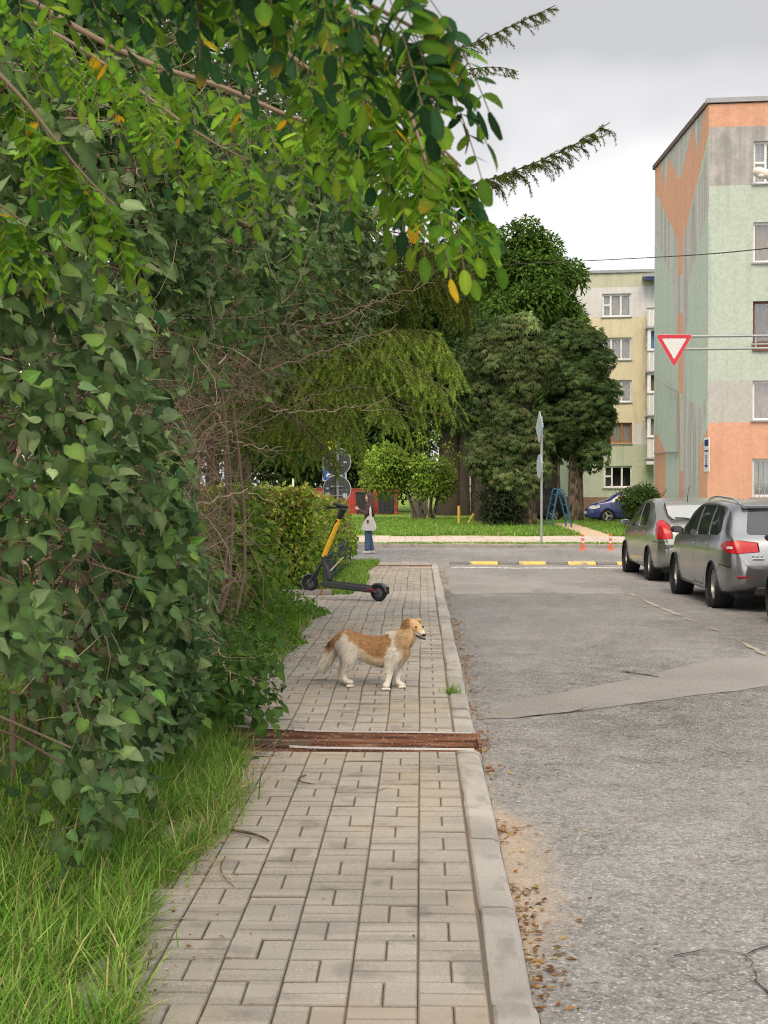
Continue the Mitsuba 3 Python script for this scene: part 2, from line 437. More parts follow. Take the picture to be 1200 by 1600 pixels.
# kerb, one stone after another
put('kerb', cbox((0.215, 2.0, -0.42), (0.325, 31.2, -0.16)), 'mat_kerb', kind='structure', label='low concrete kerb between pavement and road')
rr = np.random.default_rng(3)
y = 2.3
ys_break = [9.98]
while y < 31:
    L = 1.0
    y1 = y + L
    if y < 8.34 < y1: y1 = 8.36
    if y < 9.98 < y1: y1 = 9.98
    x0, x1, zz = 0.205 + rr.normal(0, .002), 0.335 + rr.normal(0, .003), float(walkz((y + y1) / 2)) + rr.normal(0, 0.006)
    if y > 29: zz -= 0.02
    prof = [(x0, zz - 0.28), (x1 + 0.012, zz - 0.28), (x1 + 0.006, zz - 0.045), (x1 - 0.008, zz - 0.014), (x1 - 0.03, zz - 0.002), (x0 + 0.012, zz), (x0, zz - 0.012)]
    g0, g1 = y + 0.007, y1 - 0.007
    v, f = prism(prof, 0, 1, 'xz')
    inner = 0.985
    t = v[:, 1].copy()
    # ends chamfered: two rings
    vv = []
    rings = [(g0, 0.006), (g0 + 0.008, 0.0)] + [(g0 + 0.008 + (g1 - g0 - 0.016) * k / 4, 0) for k in (1, 2, 3)] + [(g1 - 0.008, 0.0), (g1, 0.006)]
    pp = np.array(prof); cen = pp.mean(0)
    for yy, ins in rings:
        q = pp + (cen - pp) / np.linalg.norm(cen - pp, axis=1, keepdims=True) * ins
        q = q + rr.normal(0, 0.0014, q.shape)
        vv.append(np.column_stack([q[:, 0], np.full(len(q), yy), q[:, 1]]))
    n = len(prof); V = np.vstack(vv); F = []
    for a in range(len(rings) - 1):
        for b in range(n):
            F.append((a * n + b, (a + 1) * n + b, (a + 1) * n + (b + 1) % n)); F.append((a * n + b, (a + 1) * n + (b + 1) % n, a * n + (b + 1) % n))
    for k in range(1, n - 1):
        F.append((0, k, k + 1)); e = (len(rings) - 1) * n; F.append((e, e + k + 1, e + k))
    m = trimesh.Trimesh(V, F, process=False); m.fix_normals()
    ang = rr.normal(0, 0.006)
    V2 = rot(np.array(m.vertices), ang, 'z', (0.27, (y + y1) / 2, 0))
    put('stone', (V2, np.array(m.faces)), 'mat_kerb', 'kerb', smooth=35)
    y = y1
    if abs(y - 8.36) < 1e-6: y = 8.70
    if abs(y - 9.98) < 1e-6: y = 10.07

# pavers
M('mat_joint', (0.15, 0.118, 0.088), 0.95, 0.1)
put('sidewalk', cat([grid(np.array([SW0 - 0.03, -0.6, 0.0, 0.206]), ys_, lambda x, y: walkz(y) - 0.011) for ys_ in (np.linspace(-3, 8.338, 24), np.linspace(8.712, 33, 50))]), 'mat_joint', kind='structure', label='pavement of grey basket weave paving blocks')
DR0, DR1 = 8.34, 8.71
def paver(x0, x1, y0, y1, rr, c=0.0045, g=0.0018):
    z = walkz((y0 + y1) / 2) + rr.normal(0, 0.0016)
    x0 += g; x1 -= g; y0 += 1.6 * g; y1 -= 1.6 * g
    tx, ty = rr.normal(0, 0.006, 2)
    b = np.array([(x0, y0), (x1, y0), (x1, y1), (x0, y1)]); m = b.mean(0)
    t = b + np.sign(m - b) * c
    zz = lambda q: z + (q[:, 0] - m[0]) * tx + (q[:, 1] - m[1]) * ty
    v = np.vstack([np.column_stack([b, zz(b) - 0.05]), np.column_stack([b, zz(b) - c]), np.column_stack([t, zz(t)])])
    f = []
    for a in (0, 4):
        for k in range(4):
            f += [(a + k, a + (k + 1) % 4, a + 4 + (k + 1) % 4), (a + k, a + 4 + (k + 1) % 4, a + 4 + k)]
    f += [(8, 9, 10), (8, 10, 11)]
    return v, np.array(f)
rr = np.random.default_rng(11)
pav = []
def wob(x, y):
    return x + 0.012 * math.sin(y * 0.9 + 1) + 0.006 * math.sin(y * 2.7 + x * 3) if y > 9 else x
for c in range(7):
    xa, xb = SW1 - CW * (c + 1), SW1 - CW * c
    y, k = 2.4, c % 2
    while y < 32.9:
        cells = [(xa, xb, y, y + 0.1025), (xa, xb, y + 0.1025, y + 0.205)] if k % 2 else [(xa, xa + CW / 2, y, y + 0.205), (xa + CW / 2, xb, y, y + 0.205)]
        for (a, b, u, w) in cells:
            if u < DR1 and w > DR0:
                if u < DR0: w = DR0
                elif w > DR1: u = DR1
                else: continue
                if w - u < 0.03: continue
            if 28.9 < (u + w) / 2 < 29.12: continue
            o = wob(0, (u + w) / 2) * min(1, .25 + .35 * c)
            pav.append(paver(a + o, b + o, u, w, rr))
        y += 0.205; k += 1
def paver_px(m):
    p = m[0][8:12].mean(0); px, py, w = proj(p)
    return 1e9 if (px < 120 or py > 1615) else p[1]
pav.sort(key=paver_px)
for m in pav[:300]:
    put('paver', m, 'mat_paver', 'sidewalk')
put('far_pavers', cat(pav[300:]), 'mat_paver', 'sidewalk', kind='stuff')

# the side path that leaves to the left
side = []
for c in range(11):
    for k in range(20):
        x1 = SW0 - 0.21 * k; y0 = 18.45 + 0.205 * c
        if (c + k) % 2: cells = [(x1 - .205, x1, y0, y0 + .1), (x1 - .205, x1, y0 + .1025, y0 + .205)]
        else: cells = [(x1 - .205, x1 - .1025, y0, y0 + .2), (x1 - .1025, x1, y0, y0 + .2)]
        for q in cells: side.append(paver(*q, rr))
put('side_path', grid(np.array([-5.6, -3, SW0 - 0.03]), np.array([18.4, 19.5, 20.75]), lambda x, y: walkz(y) - 0.016), 'mat_soil', kind='structure')
put('pavers', cat(side), 'mat_paver', 'side_path', kind='stuff')
put('edging', cbox((-5.6, 20.72, -0.2), (SW0 - 0.02, 20.80, 0.045), 0.006), 'mat_kerb', 'side_path')
put('edging', cbox((-5.6, 18.30, -0.2), (SW0 - 0.35, 18.38, 0.035), 0.006), 'mat_kerb', 'side_path')

# rusty steel drain channel across the pavement
def f_rust(p, n, uv):
    s = fbm(p.x * 2.5, p.y * 60, p.z * 60, 3)
    c = mix(mi.Color3f(0.075, 0.035, 0.024), mi.Color3f(0.26, 0.115, 0.06), smoothstep(0.3, 0.7, s))
    w = noise(p.x * 90, p.y * 90, p.z * 90)
    return mix(c, mi.Color3f(0.36, 0.28, 0.24), 0.45 * smoothstep(0.62, 0.8, w) + 0.5 * smoothstep(0.62, 0.7, s))
M('mat_rust', proc(f_rust), 0.6, 0.5, metallic=0.25)
M('mat_worn_steel', (0.72, 0.69, 0.68), 0.4, 0.6, metallic=0.4)
t = thing('drain_channel', 'rusty brown steel drain channel let across the pavement in front of the dog', 'drain')
xs = np.linspace(-1.55, 0.335, 24)
def sag(x): return 0.05 * np.clip((-0.55 - x), 0, 1) ** 1.3
def chan(cross_pts, closed=False):
    cp = np.array(cross_pts); n = len(cp); v = []
    for x in xs:
        sk = 0.035 * (0.2 - x) 
        v.append(np.column_stack([np.full(n, x), cp[:, 0] + sk, cp[:, 1] + sag(x)]))
    v = np.vstack(v); f = []
    for i in range(len(xs) - 1):
        for j in range(n if closed else n - 1):
            a, b = i * n + j, i * n + (j + 1) % n
            f += [(a, a + n, b + n), (a, b + n, b)]
    if closed:
        for k in range(1, n - 1):
            f += [(0, k, k + 1)]; e = (len(xs) - 1) * n; f += [(e, e + k + 1, e + k)]
    return v, np.array(f)
yb, yf = DR1 - 0.012, DR0 + 0.012
base = [(yf + 0.01, 0.012), (yf + 0.016, -0.045), (yf + 0.03, -0.055)]
nr = 9
for k in range(nr):
    a = yf + 0.03 + (yb - yf - 0.06) * k / nr; w = (yb - yf - 0.06) / nr
    base += [(a + w * .15, -0.055), (a + w * .3, -0.047), (a + w * .7, -0.047), (a + w * .85, -0.055)]
base += [(yb - 0.03, -0.055), (yb - 0.016, -0.045), (yb - 0.01, 0.045)]
put('trough', chan(base), 'mat_rust', t)
put('rear_flange', chan([(yb - 0.0105, -0.06), (yb + 0.004, -0.06), (yb + 0.004, 0.046), (yb - 0.0105, 0.05)], True), 'mat_rust', t)
put('front_flange', chan([(yf - 0.004, -0.06), (yf + 0.0105, -0.06), (yf + 0.0105, 0.014), (yf - 0.004, 0.012)], True), 'mat_rust', t)
keep = xs; xs = np.linspace(-0.75, 0.30, 16)
put('worn_edge', chan([(yb - 0.015, 0.048), (yb + 0.014, 0.044), (yb + 0.014, 0.0505), (yb - 0.015, 0.0565)], True), 'mat_worn_steel', t, label='bright worn rear edge')
put('worn_edge', chan([(yf - 0.007, 0.0085), (yf + 0.013, 0.012), (yf + 0.013, 0.017), (yf - 0.007, 0.0155)], True), 'mat_worn_steel', t, label='bright worn front edge')
xs = keep
put('end_plate', cbox((0.325, yf, -0.1), (0.345, yb, 0.03), 0.003), 'mat_rust', t)
t = thing('drain_grate', 'thin dark drain slot across the far end of the pavement', 'drain')
put('rim', cat([cbox((-1.1, 28.9, -0.10), (0.2, 28.93, -0.056), 0.003), cbox((-1.1, 29.10, -0.10), (0.2, 29.13, -0.050), 0.003)]), 'mat_rust', t)
put('trough', cbox((-1.1, 28.93, -0.2), (0.2, 29.10, -0.11)), 'mat_crack', t)

# markings and the speed bump
def f_line(p, n, uv):
    k = smoothstep(0.60, 0.68, fbm(p.x * 6, p.y * 9, 0, 4))
    return mix(mi.Color3f(0.66, 0.65, 0.63), mi.Color3f(0.2, 0.19, 0.18), k)
M('mat_line', proc(f_line), 0.8, 0.3)
rr = np.random.default_rng(5)
yy = lambda x: 30.62 + 0.05 * math.sin(x * 2.1) + 0.03 * math.sin(x * 5.3 + 1)
px_ = np.arange(0.62, 7.0, 0.12)
pl = [(x, yy(x) + 0.12 + rr.normal(0, 0.02)) for x in px_] + [(x, yy(x) - 0.10 + rr.normal(0, 0.02)) for x in px_[::-1]]
put('edge_line', flat(Polygon(pl).buffer(0), lambda x, y: roadz(y) + 0.005, 0.5), 'mat_line', 'road', label='worn white line painted across the road mouth')

def f_yellow(p, n, uv):
    k = smoothstep(0.62, 0.75, fbm(p.x * 7, p.y * 7, 3, 3))
    return mix(mi.Color3f(0.70, 0.50, 0.13), mi.Color3f(0.30, 0.26, 0.19), k)
M('mat_bump_yellow', proc(f_yellow), 0.7, 0.3)
M('mat_bump_black', (0.165, 0.158, 0.15), 0.8, 0.3)
t = thing('speed_bump', 'yellow and dark rubber speed bump lying across the road mouth', 'speed bump')
x, k = 0.62, 0
ybump = 32.35
while x < 7.2:
    wy = 0.62 if k % 2 else 0.44
    z = float(roadz(ybump))
    prof = [(ybump - 0.27, z - 0.02), (ybump - 0.27, z + 0.012), (ybump - 0.16, z + 0.045), (ybump - 0.05, z + 0.056), (ybump + 0.05, z + 0.056), (ybump + 0.16, z + 0.045), (ybump + 0.27, z + 0.012), (ybump + 0.27, z - 0.02)]
    v, f = prism(prof, x + 0.012, x + wy - 0.012, 'yz')
    put('yellow_section' if k % 2 else 'dark_section', (v, f), 'mat_bump_yellow' if k % 2 else 'mat_bump_black', t)
    x += wy; k += 1

# the far side of the cross street
FK = 41.75
put('far_kerb', cbox((-120, FK + 0.01, -0.5), (120, FK + 0.13, -0.165)), 'mat_kerb', kind='structure', label='concrete kerb along the far side of the cross street')
for i in range(-5, 12):
    put('stone', cbox((i * 1.0 - 0.05 + 0.006, FK, -0.34), (i * 1.0 + 0.95 - 0.006, FK + 0.15, -0.125 + rr.normal(0, 0.004)), 0.012), 'mat_kerb', 'far_kerb')
put('stones', cat([cbox((i + 0.956, FK, -0.34), (i + 1.944, FK + 0.15, -0.125), 0.012) for i in list(range(-40, -6)) + list(range(11, 40))]), 'mat_kerb', 'far_kerb', kind='stuff')
put('grass_strip', grid(np.array([-120, -10, 0, 5, 10, 120.]), np.array([FK + 0.15, 42.3, 42.9]), lambda x, y: -0.14 + 0 * x), 'mat_lawn', kind='structure')
def f_pink(p, n, uv):
    a, b = p.x / 0.5, p.y / 0.5
    j = dr.minimum(dr.minimum(a - dr.floor(a), dr.floor(a) + 1 - a), dr.minimum(b - dr.floor(b), dr.floor(b) + 1 - b))
    v = 0.33 + 0.07 * (cell_rand(dr.floor(a), dr.floor(b), 1) - 0.5) + 0.08 * (fbm(p.x, p.y, 0, 3) - 0.5)
    v *= 1 - 0.25 * smoothstep(0.05, 0.02, j)
    return mi.Color3f(v * 1.14, v * 0.98, v * 0.86)
M('mat_pink', proc(f_pink), 0.9, 0.2)
put('far_pavement', grid(np.array([-120, -10, 0, 5, 10, 120.]), np.array([42.9, 44, 45, 47.3, 48.6]), lambda x, y: -0.135 + 0 * x), 'mat_pink', kind='structure', label='pale pinkish pavement beyond the cross street')
put('lawn', grid(np.linspace(-160, 160, 60), np.concatenate([np.arange(48.6, 80, 2), [90, 120, 170, 260.]]), lambda x, y: -0.14 + 0.05 * meshkit.noise(np.stack([x * 0.15, y * 0.15, 0 * x], -1)) * np.clip((y - 48.6) / 4, 0, 1)), 'mat_lawn', kind='structure', smooth=True)
put('roadside', grid(np.array([7.4, 7.55, 9, 14, 40, 160.]), np.arange(-4, 31.5, 1.0), lambda x, y: roadz(y) + 0.11), 'mat_lawn', kind='structure')
# ------------------------------------------------------------------ buildings
import drjit as dr
B1A = P(1106, 600, 52.0)[:2]                     # street corner of the near block
B1B = P(1022, 600, 62.6)[:2]                     # back corner of its end wall
B1H = 14.9
fdir = unit(np.array([1.0, -0.11])); sdir = unit(B1B - B1A)
fn = np.array([fdir[1], -fdir[0]])               # outward normals
sn = np.array([-sdir[1], sdir[0]])
B1F = B1A + fdir * 26.0
def u_of(px):                                    # distance along the end wall of the pixel column px
    s = (px - HX) / FPX
    return (s * B1A[1] - B1A[0]) / (sdir[0] - s * sdir[1])
def wallpt(px, py):
    u = u_of(px); return u, CAMZ - (py - HY) / FPX * (B1A[1] + u * sdir[1])
Z4 = lambda x, y: wallpt(880 + x / 3.75, 140 + y / 3.75)
Z5 = lambda x, y: wallpt(880 + x / 3.75, 480 + y / 3.75)
orange_polys = [
    [Z4(849, 60), Z4(806, 120), Z4(776, 380), Z4(741, 236), Z4(672, 545), Z4(604, 410), Z4(586, 595), Z4(556, 440), Z4(530, 440), Z4(530, 640), Z4(542, 640), Z4(640, 850), Z4(661, 910), Z4(663, 1112), Z4(690, 1085), Z4(692, 880), Z4(846, 240), Z4(849, 240)],
    [Z4(663, 1315), Z4(664, 1440), Z5(663, 300), Z5(668, 500), Z5(694, 515), Z5(693, 200), Z4(692, 1320)],
    [Z5(666, 490), Z5(672, 960), Z5(670, 1250), Z5(700, 1250), Z5(696, 960), Z5(678, 958), Z5(674, 500)],
    [Z5(530, 745), Z5(545, 745), Z5(592, 850), Z5(596, 1300), Z5(530, 1300)],
    [Z5(852, 676), Z5(787, 832), Z5(789, 1300), Z5(852, 1300)]]
grey_polys = [
    [Z4(530, 600), Z4(640, 850), Z4(700, 850), Z4(850, 300), Z4(850, 640), Z4(720, 1160), Z4(720, 1330), Z4(700, 1500), Z5(712, 600), Z5(790, 820), Z5(790, 1300), Z5(700, 1300), Z5(690, 500), Z4(645, 1500), Z4(638, 1160), Z4(530, 880)],
    [Z4(530, 480), Z4(586, 600), Z4(672, 550), Z4(776, 390), Z4(815, 60), Z4(700, 60), Z4(530, 440)],
    [Z5(855, 436), Z5(788, 820), Z5(690, 980), Z5(690, 520), Z5(800, 600)]]

def inside(poly, u, z):
    poly = [(float(a), float(b)) for a, b in poly]
    c = mi.Bool(False)
    n = len(poly)
    for i in range(n):
        (x1, y1), (x2, y2) = poly[i], poly[(i + 1) % n]
        if abs(y2 - y1) < 1e-9:
            continue
        hit = ((z < y1) ^ (z < y2)) & (u < (x2 - x1) * (z - y1) / (y2 - y1) + x1)
        c = c ^ hit
    return c

def f_block(p, n, uv):
    dx, dy = p.x - float(B1A[0]), p.y - float(B1A[1])
    u = dx * float(sdir[0]) + dy * float(sdir[1])
    w = dx * float(fdir[0]) + dy * float(fdir[1])
    front = w > 0.02
    z = p.z
    zj = z + 0.05 * (fbm(w * 3, z * 3, 2, 2) - 0.5)
    run = fbm((u + w) * 7.0, z * 0.35, 3, 4)
    fine = fbm((u + w) * 14, z * 14, 7, 3)
    green = mi.Color3f(0.475, 0.555, 0.485)
    grey = mix(mi.Color3f(0.53, 0.525, 0.505), mi.Color3f(0.425, 0.42, 0.405), smoothstep(0.35, 0.65, run))
    orange = mi.Color3f(0.66, 0.375, 0.26)
    raw = mix(mi.Color3f(0.46, 0.455, 0.445), mi.Color3f(0.33, 0.33, 0.325), smoothstep(0.3, 0.66, 0.55 * run + 0.45 * fbm(w * 2, z * 2, 1, 4)))
    g, o = mi.Bool(False), mi.Bool(False)
    for q in grey_polys: g = g | inside(q, u, z)
    for q in orange_polys: o = o | inside(q, u, z)
    side = dr.select(o, orange, dr.select(g, grey, green))
    fr = dr.select(z > 14.0, orange, dr.select(z > 8.97 + 3.0, raw, green))
    fr = dr.select((z < 5.19) & (z > 3.72) & (w < 2.0), mi.Color3f(0.47, 0.475, 0.455), fr)
    fr = dr.select(zj < 3.73, orange, fr)
    c = dr.select(front, fr, side)
    c *= 0.90 + 0.24 * (fine - 0.5)
    c *= 1 - 0.07 * smoothstep(0.52, 0.72, run)
    c *= 1 - 0.2 * smoothstep(0.9, 0.0, z) * fine
    return c
def f_stucco(p, n, uv):
    return fbm(p.x * 16, p.y * 16, p.z * 16, 3)
M('mat_block', proc(f_block), 0.92, 0.15, bump=proc(f_stucco, eps=8e-3), bscale=0.02)
M('mat_cap', (0.30, 0.31, 0.33), 0.5, 0.4, metallic=0.3)
M('mat_cap_dark', (0.13, 0.085, 0.075), 0.6, 0.3)
M('mat_pvc', (0.74, 0.75, 0.76), 0.4, 0.45)
M('mat_brown_frame', (0.13, 0.05, 0.03), 0.5, 0.4)
M('mat_orange_frame', (0.40, 0.165, 0.045), 0.5, 0.4)
M('mat_sill', (0.36, 0.37, 0.38), 0.5, 0.4, metallic=0.2)
M('mat_room', (0.035, 0.035, 0.037), 0.9, 0.1)
M('mat_curtain', (0.27, 0.28, 0.285), 0.9, 0.1)
M('mat_curtain_warm', (0.20, 0.165, 0.125), 0.9, 0.1)
M('mat_curtain_dark', (0.075, 0.07, 0.062), 0.9, 0.1)
scene['mat_glass'] = {'type': 'thindielectric', 'int_ior': 1.5}
M('mat_green_bars', (0.30, 0.38, 0.33), 0.5, 0.4)

class Facade:
    """a frame on a wall: a along the wall, h up, o outward"""
    def __init__(s, origin, adir, out):
        s.o, s.a, s.n = np.asarray(origin, float), np.asarray(adir, float), np.asarray(out, float)
    def w(s, v):
        v = np.asarray(v, float)
        q = s.o[None] + v[:, :1] * s.a + v[:, 1:2] * s.n
        return np.column_stack([q, v[:, 2]])
    def box(s, a0, a1, h0, h1, o0, o1, c=0.0):
        v, f = cbox((a0, o0, h0), (a1, o1, h1), c)
        v2 = s.w(v)
        m = trimesh.Trimesh(v2, f, process=False)
        if m.volume < 0: f = f[:, ::-1]
        return v2, f
    def wall(s, poly, o0, o1):
        v, f = prism(poly, o0, o1, 'xz')
        v2 = s.w(v)
        if trimesh.Trimesh(v2, f, process=False).volume < 0: f = f[:, ::-1]
        return v2, f
    def curtain(s, a0, a1, h0, h1, o, seed):
        n = max(8, int((a1 - a0) / 0.05)); aa = np.linspace(a0, a1, n)
        oo = o + 0.03 * np.sin(np.arange(n) * 1.7 + seed) + 0.015 * np.sin(np.arange(n) * 0.6 + 2 * seed)
        v = np.vstack([np.column_stack([aa, oo, np.full(n, h0)]), np.column_stack([aa, oo, np.full(n, h1)])])
        i = np.arange(n - 1)
        return s.w(v), np.vstack([np.stack([i, i + 1, i + 1 + n], 1), np.stack([i, i + 1 + n, i + n], 1)])

def window(fc, parent, a0, a1, h0, h1, splits, frame='mat_pvc', vent=None, curtains=None, fw=0.075, depth=0.16, sill=True, seed=0):
    """a window in its opening: frame with mullions, a pane per light, sill, curtain, dark room behind"""
    w = put('window', fc.wall(sbox(a0, h0, a1, h1).difference(shapely.unary_union([sbox(p + fw * .5, h0 + fw, q - fw * .5, h1 - fw) for p, q in zip([a0 + fw * .5] + splits, splits + [a1 - fw * .5])])), -depth - 0.06, -depth), frame, parent)
    xs = [a0 + fw * .5] + splits + [a1 - fw * .5]
    for i, (p, q) in enumerate(zip(xs[:-1], xs[1:])):
        put('pane', fc.box(p + fw * .5, q - fw * .5, h0 + fw, h1 - fw, -depth - 0.035, -depth - 0.03), 'mat_glass', w)
        if vent is not None and i == vent:
            put('transom', fc.box(p + fw * .5, q - fw * .5, h0 + (h1 - h0) * .48, h0 + (h1 - h0) * .48 + fw, -depth - 0.05, -depth + 0.004), frame, w)
        cm = (curtains or ['mat_curtain'])[i % len(curtains or [0])]
        if cm:
            put('curtain', fc.curtain(p + fw * .4, q - fw * .4, h0 + 0.05, h1 - 0.05, -depth - 0.16, seed + i), cm, w)
    put('room', fc.box(a0 - 0.1, a1 + 0.1, h0 - 0.1, h1 + 0.1, -1.1, -1.0), 'mat_room', w)
    put('reveal', fc.wall(sbox(a0 - .05, h0 - .05, a1 + .05, h1 + .05).difference(sbox(a0, h0, a1, h1)), -depth - 0.02, -0.012), 'mat_sill', w)
    if sill:
        put('sill', fc.box(a0 - 0.06, a1 + 0.06, h0 - 0.06, h0 - 0.008, -depth, 0.11), 'mat_sill', w)
    return w

t = thing('apartment_block', 'pale green apartment block with orange zigzag paint on its end wall behind the parked cars', 'building')
fc = Facade(B1A, fdir, fn)
def fa(px, py):                                  # facade coordinates of a pixel on the front
    s = (px - HX) / FPX
    a = (s * B1A[1] - B1A[0]) / (fdir[0] - s * fdir[1])
    return a, CAMZ - (py - HY) / FPX * (B1A[1] + a * fdir[1])
rows = [(226, 291), (351, 413), (473, 538), (596, 657), (717, 776)]
a0 = fa(1172, 300)[0]
win = []
for (t0, b0) in rows:
    h1, h0 = fa(1172, t0)[1], fa(1172, b0)[1]
    for k in range(6):
        win.append((a0 + k * 3.3, a0 + k * 3.3 + 1.55, h0, h1))
holes = shapely.unary_union([sbox(w[0], w[2], w[1], w[3]) for w in win])
put('front_wall', fc.wall(sbox(0, -0.4, 26, B1H - 0.1).difference(holes), -0.35, 0.0), 'mat_block', t)
sd = Facade(B1A, sdir, sn)
L1 = float(np.linalg.norm(B1B - B1A))
put('end_wall', sd.wall(sbox(0.0, -0.4, L1, B1H - 0.1), -0.30, 0.0), 'mat_block', t)
bk = Facade(B1B, fdir, -fn)
put('back_wall', bk.wall(sbox(0.3, -0.4, 26, B1H - 0.1), -0.3, 0.0), 'mat_block', t)
rf = np.vstack([B1A, B1F, B1F + (B1B - B1A), B1B])
put('roof', prism(Polygon(rf).buffer(-0.05), B1H - 0.5, B1H - 0.2, 'xy'), 'mat_cap', t)
put('parapet_cap', fc.box(-0.10, 26, B1H - 0.06, B1H + 0.10, -0.4, 0.10), 'mat_cap', t)
put('parapet_cap', sd.box(0.42, L1 + 0.1, B1H - 0.10, B1H + 0.075, -0.36, 0.08), 'mat_cap_dark', t)
cur = {0: ['mat_curtain', None], 1: ['mat_curtain_warm', 'mat_curtain_dark'], 2: ['mat_curtain_dark'], 3: ['mat_curtain_warm'], 4: ['mat_curtain']}
for i, w in enumerate(win):
    r, k = divmod(i, 6)
    if k < 2:
        sp = [w[0] + 0.42] if r == 0 else ([w[0] + 0.72] if r < 3 else [w[0] + 0.74])
        ww = window(fc, t, w[0], w[1], w[2], w[3], sp, 'mat_brown_frame' if r == 2 else 'mat_pvc', 0 if r == 0 else None, cur[r], seed=i)
        if r == 2:
            for q in range(3):
                put('railing', fc.box(w[0] - 0.02, w[1] + 0.02, w[2] - 0.02 - 0.13 * q, w[2] + 0.05 - 0.13 * q, 0.02, 0.07 + 0.02 * q), 'mat_brown_frame', ww)
        if r == 4:
            for q in range(9):
                a = w[0] + 0.08 + q * 0.17
                put('bar', cat([tube(fc.w(np.array([[a, 0.03, w[2]], [a, 0.03, w[3] - 0.12]])), 0.014, 5), fc.box(a - 0.08, a + 0.08, w[2] + (0.25 if q % 2 else 0.5), w[2] + (0.28 if q % 2 else 0.53), 0.02, 0.04)]), 'mat_green_bars', ww)
    else:
        put('window', fc.box(w[0], w[1], w[2], w[3], -0.25, -0.15), 'mat_curtain', t)
# faded number plate on the end wall
pu, pz = Z5(834, 865)
put('number_plate', sd.box(pu - 0.42, pu + 0.42, pz - 0.60, pz + 0.60, 0.004, 0.03, 0.004), 'mat_pvc', t, label='small white plate with dark blue marks')
M('mat_navy', (0.03, 0.04, 0.16), 0.5, 0.4)
for (q0, q1, r0, r1) in ((-.3, .3, .30, .52), (-.32, .32, .10, .16), (-.05, .12, -.45, .0), (-.2, .25, -.42, -.36)):
    put('mark', sd.box(pu + q0, pu + q1, pz + r0, pz + r1, 0.031, 0.036), 'mat_navy', t)
pipe = [Z5(595, 425), Z5(618, 452), Z5(668, 495), Z5(670, 700), Z5(671, 850)]
put('cable', tube(sd.w(np.array([[u, 0.25 if i < 2 else 0.08, z] for i, (u, z) in enumerate(pipe)])), 0.035, 6), 'mat_sill', t, label='thin grey pipe bracket on the end wall')
pipe = [Z5(535, 857), Z5(600, 853), Z5(671, 850)]
put('cable', tube(sd.w(np.array([[u, 0.07, z] for u, z in pipe])), 0.03, 6), 'mat_sill', t)

# --- the far block
B2Y = 95.0
B2A = P(900, 600, B2Y)[:2]
g_dir = unit(np.array([1.0, -0.16])); g_n = np.array([g_dir[1], -g_dir[0]])
fb = Facade(B2A, g_dir, g_n)
def fb2(px, py):
    s = (px - HX) / FPX
    a = (s * B2A[1] - B2A[0]) / (g_dir[0] - s * g_dir[1])
    return a, CAMZ - (py - HY) / FPX * (B2A[1] + a * g_dir[1])
zz = lambda py: CAMZ - (py - HY) / FPX * 93.5
zb = [float(zz(y)) for y in (447, 494, 660, 694, 777)]
a_split = float(fb2(986, 600)[0]); a_bal = float(fb2(1009, 600)[0])
def f_far(p, n, uv):
    a = (p.x - float(B2A[0])) * float(g_dir[0]) + (p.y - float(B2A[1])) * float(g_dir[1])
    z = p.z
    yel, gre, gry, oli, plin = mi.Color3f(0.68, 0.62, 0.45), mi.Color3f(0.49, 0.54, 0.43), mi.Color3f(0.63, 0.63, 0.63), mi.Color3f(0.50, 0.51, 0.39), mi.Color3f(0.27, 0.165, 0.12)
    c = dr.select(z > zb[0], oli, dr.select(z > zb[1], gry, dr.select(z > zb[2], yel, dr.select((z > zb[3]) & (a > a_split), gry, dr.select(z > zb[3], yel, dr.select(z > zb[4], gre, plin))))))
    s = fbm(a * 5, z * 0.6, 0, 4)
    return c * (1 - 0.10 * smoothstep(0.5, 0.75, s)) * (0.95 + 0.1 * fbm(a * 9, z * 9, 2, 2))
M('mat_far', proc(f_far), 0.92, 0.15)
t = thing('apartment_block', 'yellow, grey and green apartment block with balconies beyond the chestnut trees', 'building')
H2 = float(fb2(900, 429)[1]); 
rects = [((939, 461), (984, 496)), ((940, 529), (984.5, 563)), ((941, 595), (985, 629)), ((942, 661), (986, 693)), ((942, 728), (986, 762))]
W2 = []
for (x0, y0), (x1, y1) in rects:
    A0, z1 = fb2(x0, y0); A1, z0 = fb2(x1, y1)
    W2.append((float(A0), float(A1), float(z0), float(z1)))
w2holes = shapely.unary_union([sbox(w[0], w[2], w[1], w[3]) for w in W2])
put('front_wall', fb.wall(sbox(0, -0.3, 22, H2 - 0.05).difference(w2holes), -0.4, 0), 'mat_far', t)
g_s = np.array([-0.04, 1.0]); g_s = unit(g_s)
sd2 = Facade(B2A, g_s, np.array([-g_s[1], g_s[0]]))
put('end_wall', sd2.wall(sbox(0.0, -0.3, 11, H2 - 0.05), -0.4, 0), 'mat_far', t)
put('parapet_cap', fb.box(-0.15, 22, H2 - 0.04, H2 + 0.14, -0.5, 0.14), 'mat_cap', t)
put('parapet_cap', sd2.box(0.5, 11, H2 - 0.06, H2 + 0.12, -0.5, 0.12), 'mat_cap_dark', t)
q = np.vstack([B2A, B2A + g_dir * 22, B2A + g_dir * 22 + g_s * 11, B2A + g_s * 11])
put('roof', prism(Polygon(q).buffer(-0.1), H2 - 0.8, H2 - 0.4, 'xy'), 'mat_cap', t)
for i, w in enumerate(W2):
    W = w[1] - w[0]
    ww = window(fb, t, *w, [w[0] + W * .29, w[0] + W * .64], 'mat_orange_frame' if i == 3 else 'mat_pvc', 0, ['mat_curtain', 'mat_curtain', 'mat_curtain'] if i < 4 else ['mat_curtain_dark', None, None], fw=0.11, seed=20 + i)
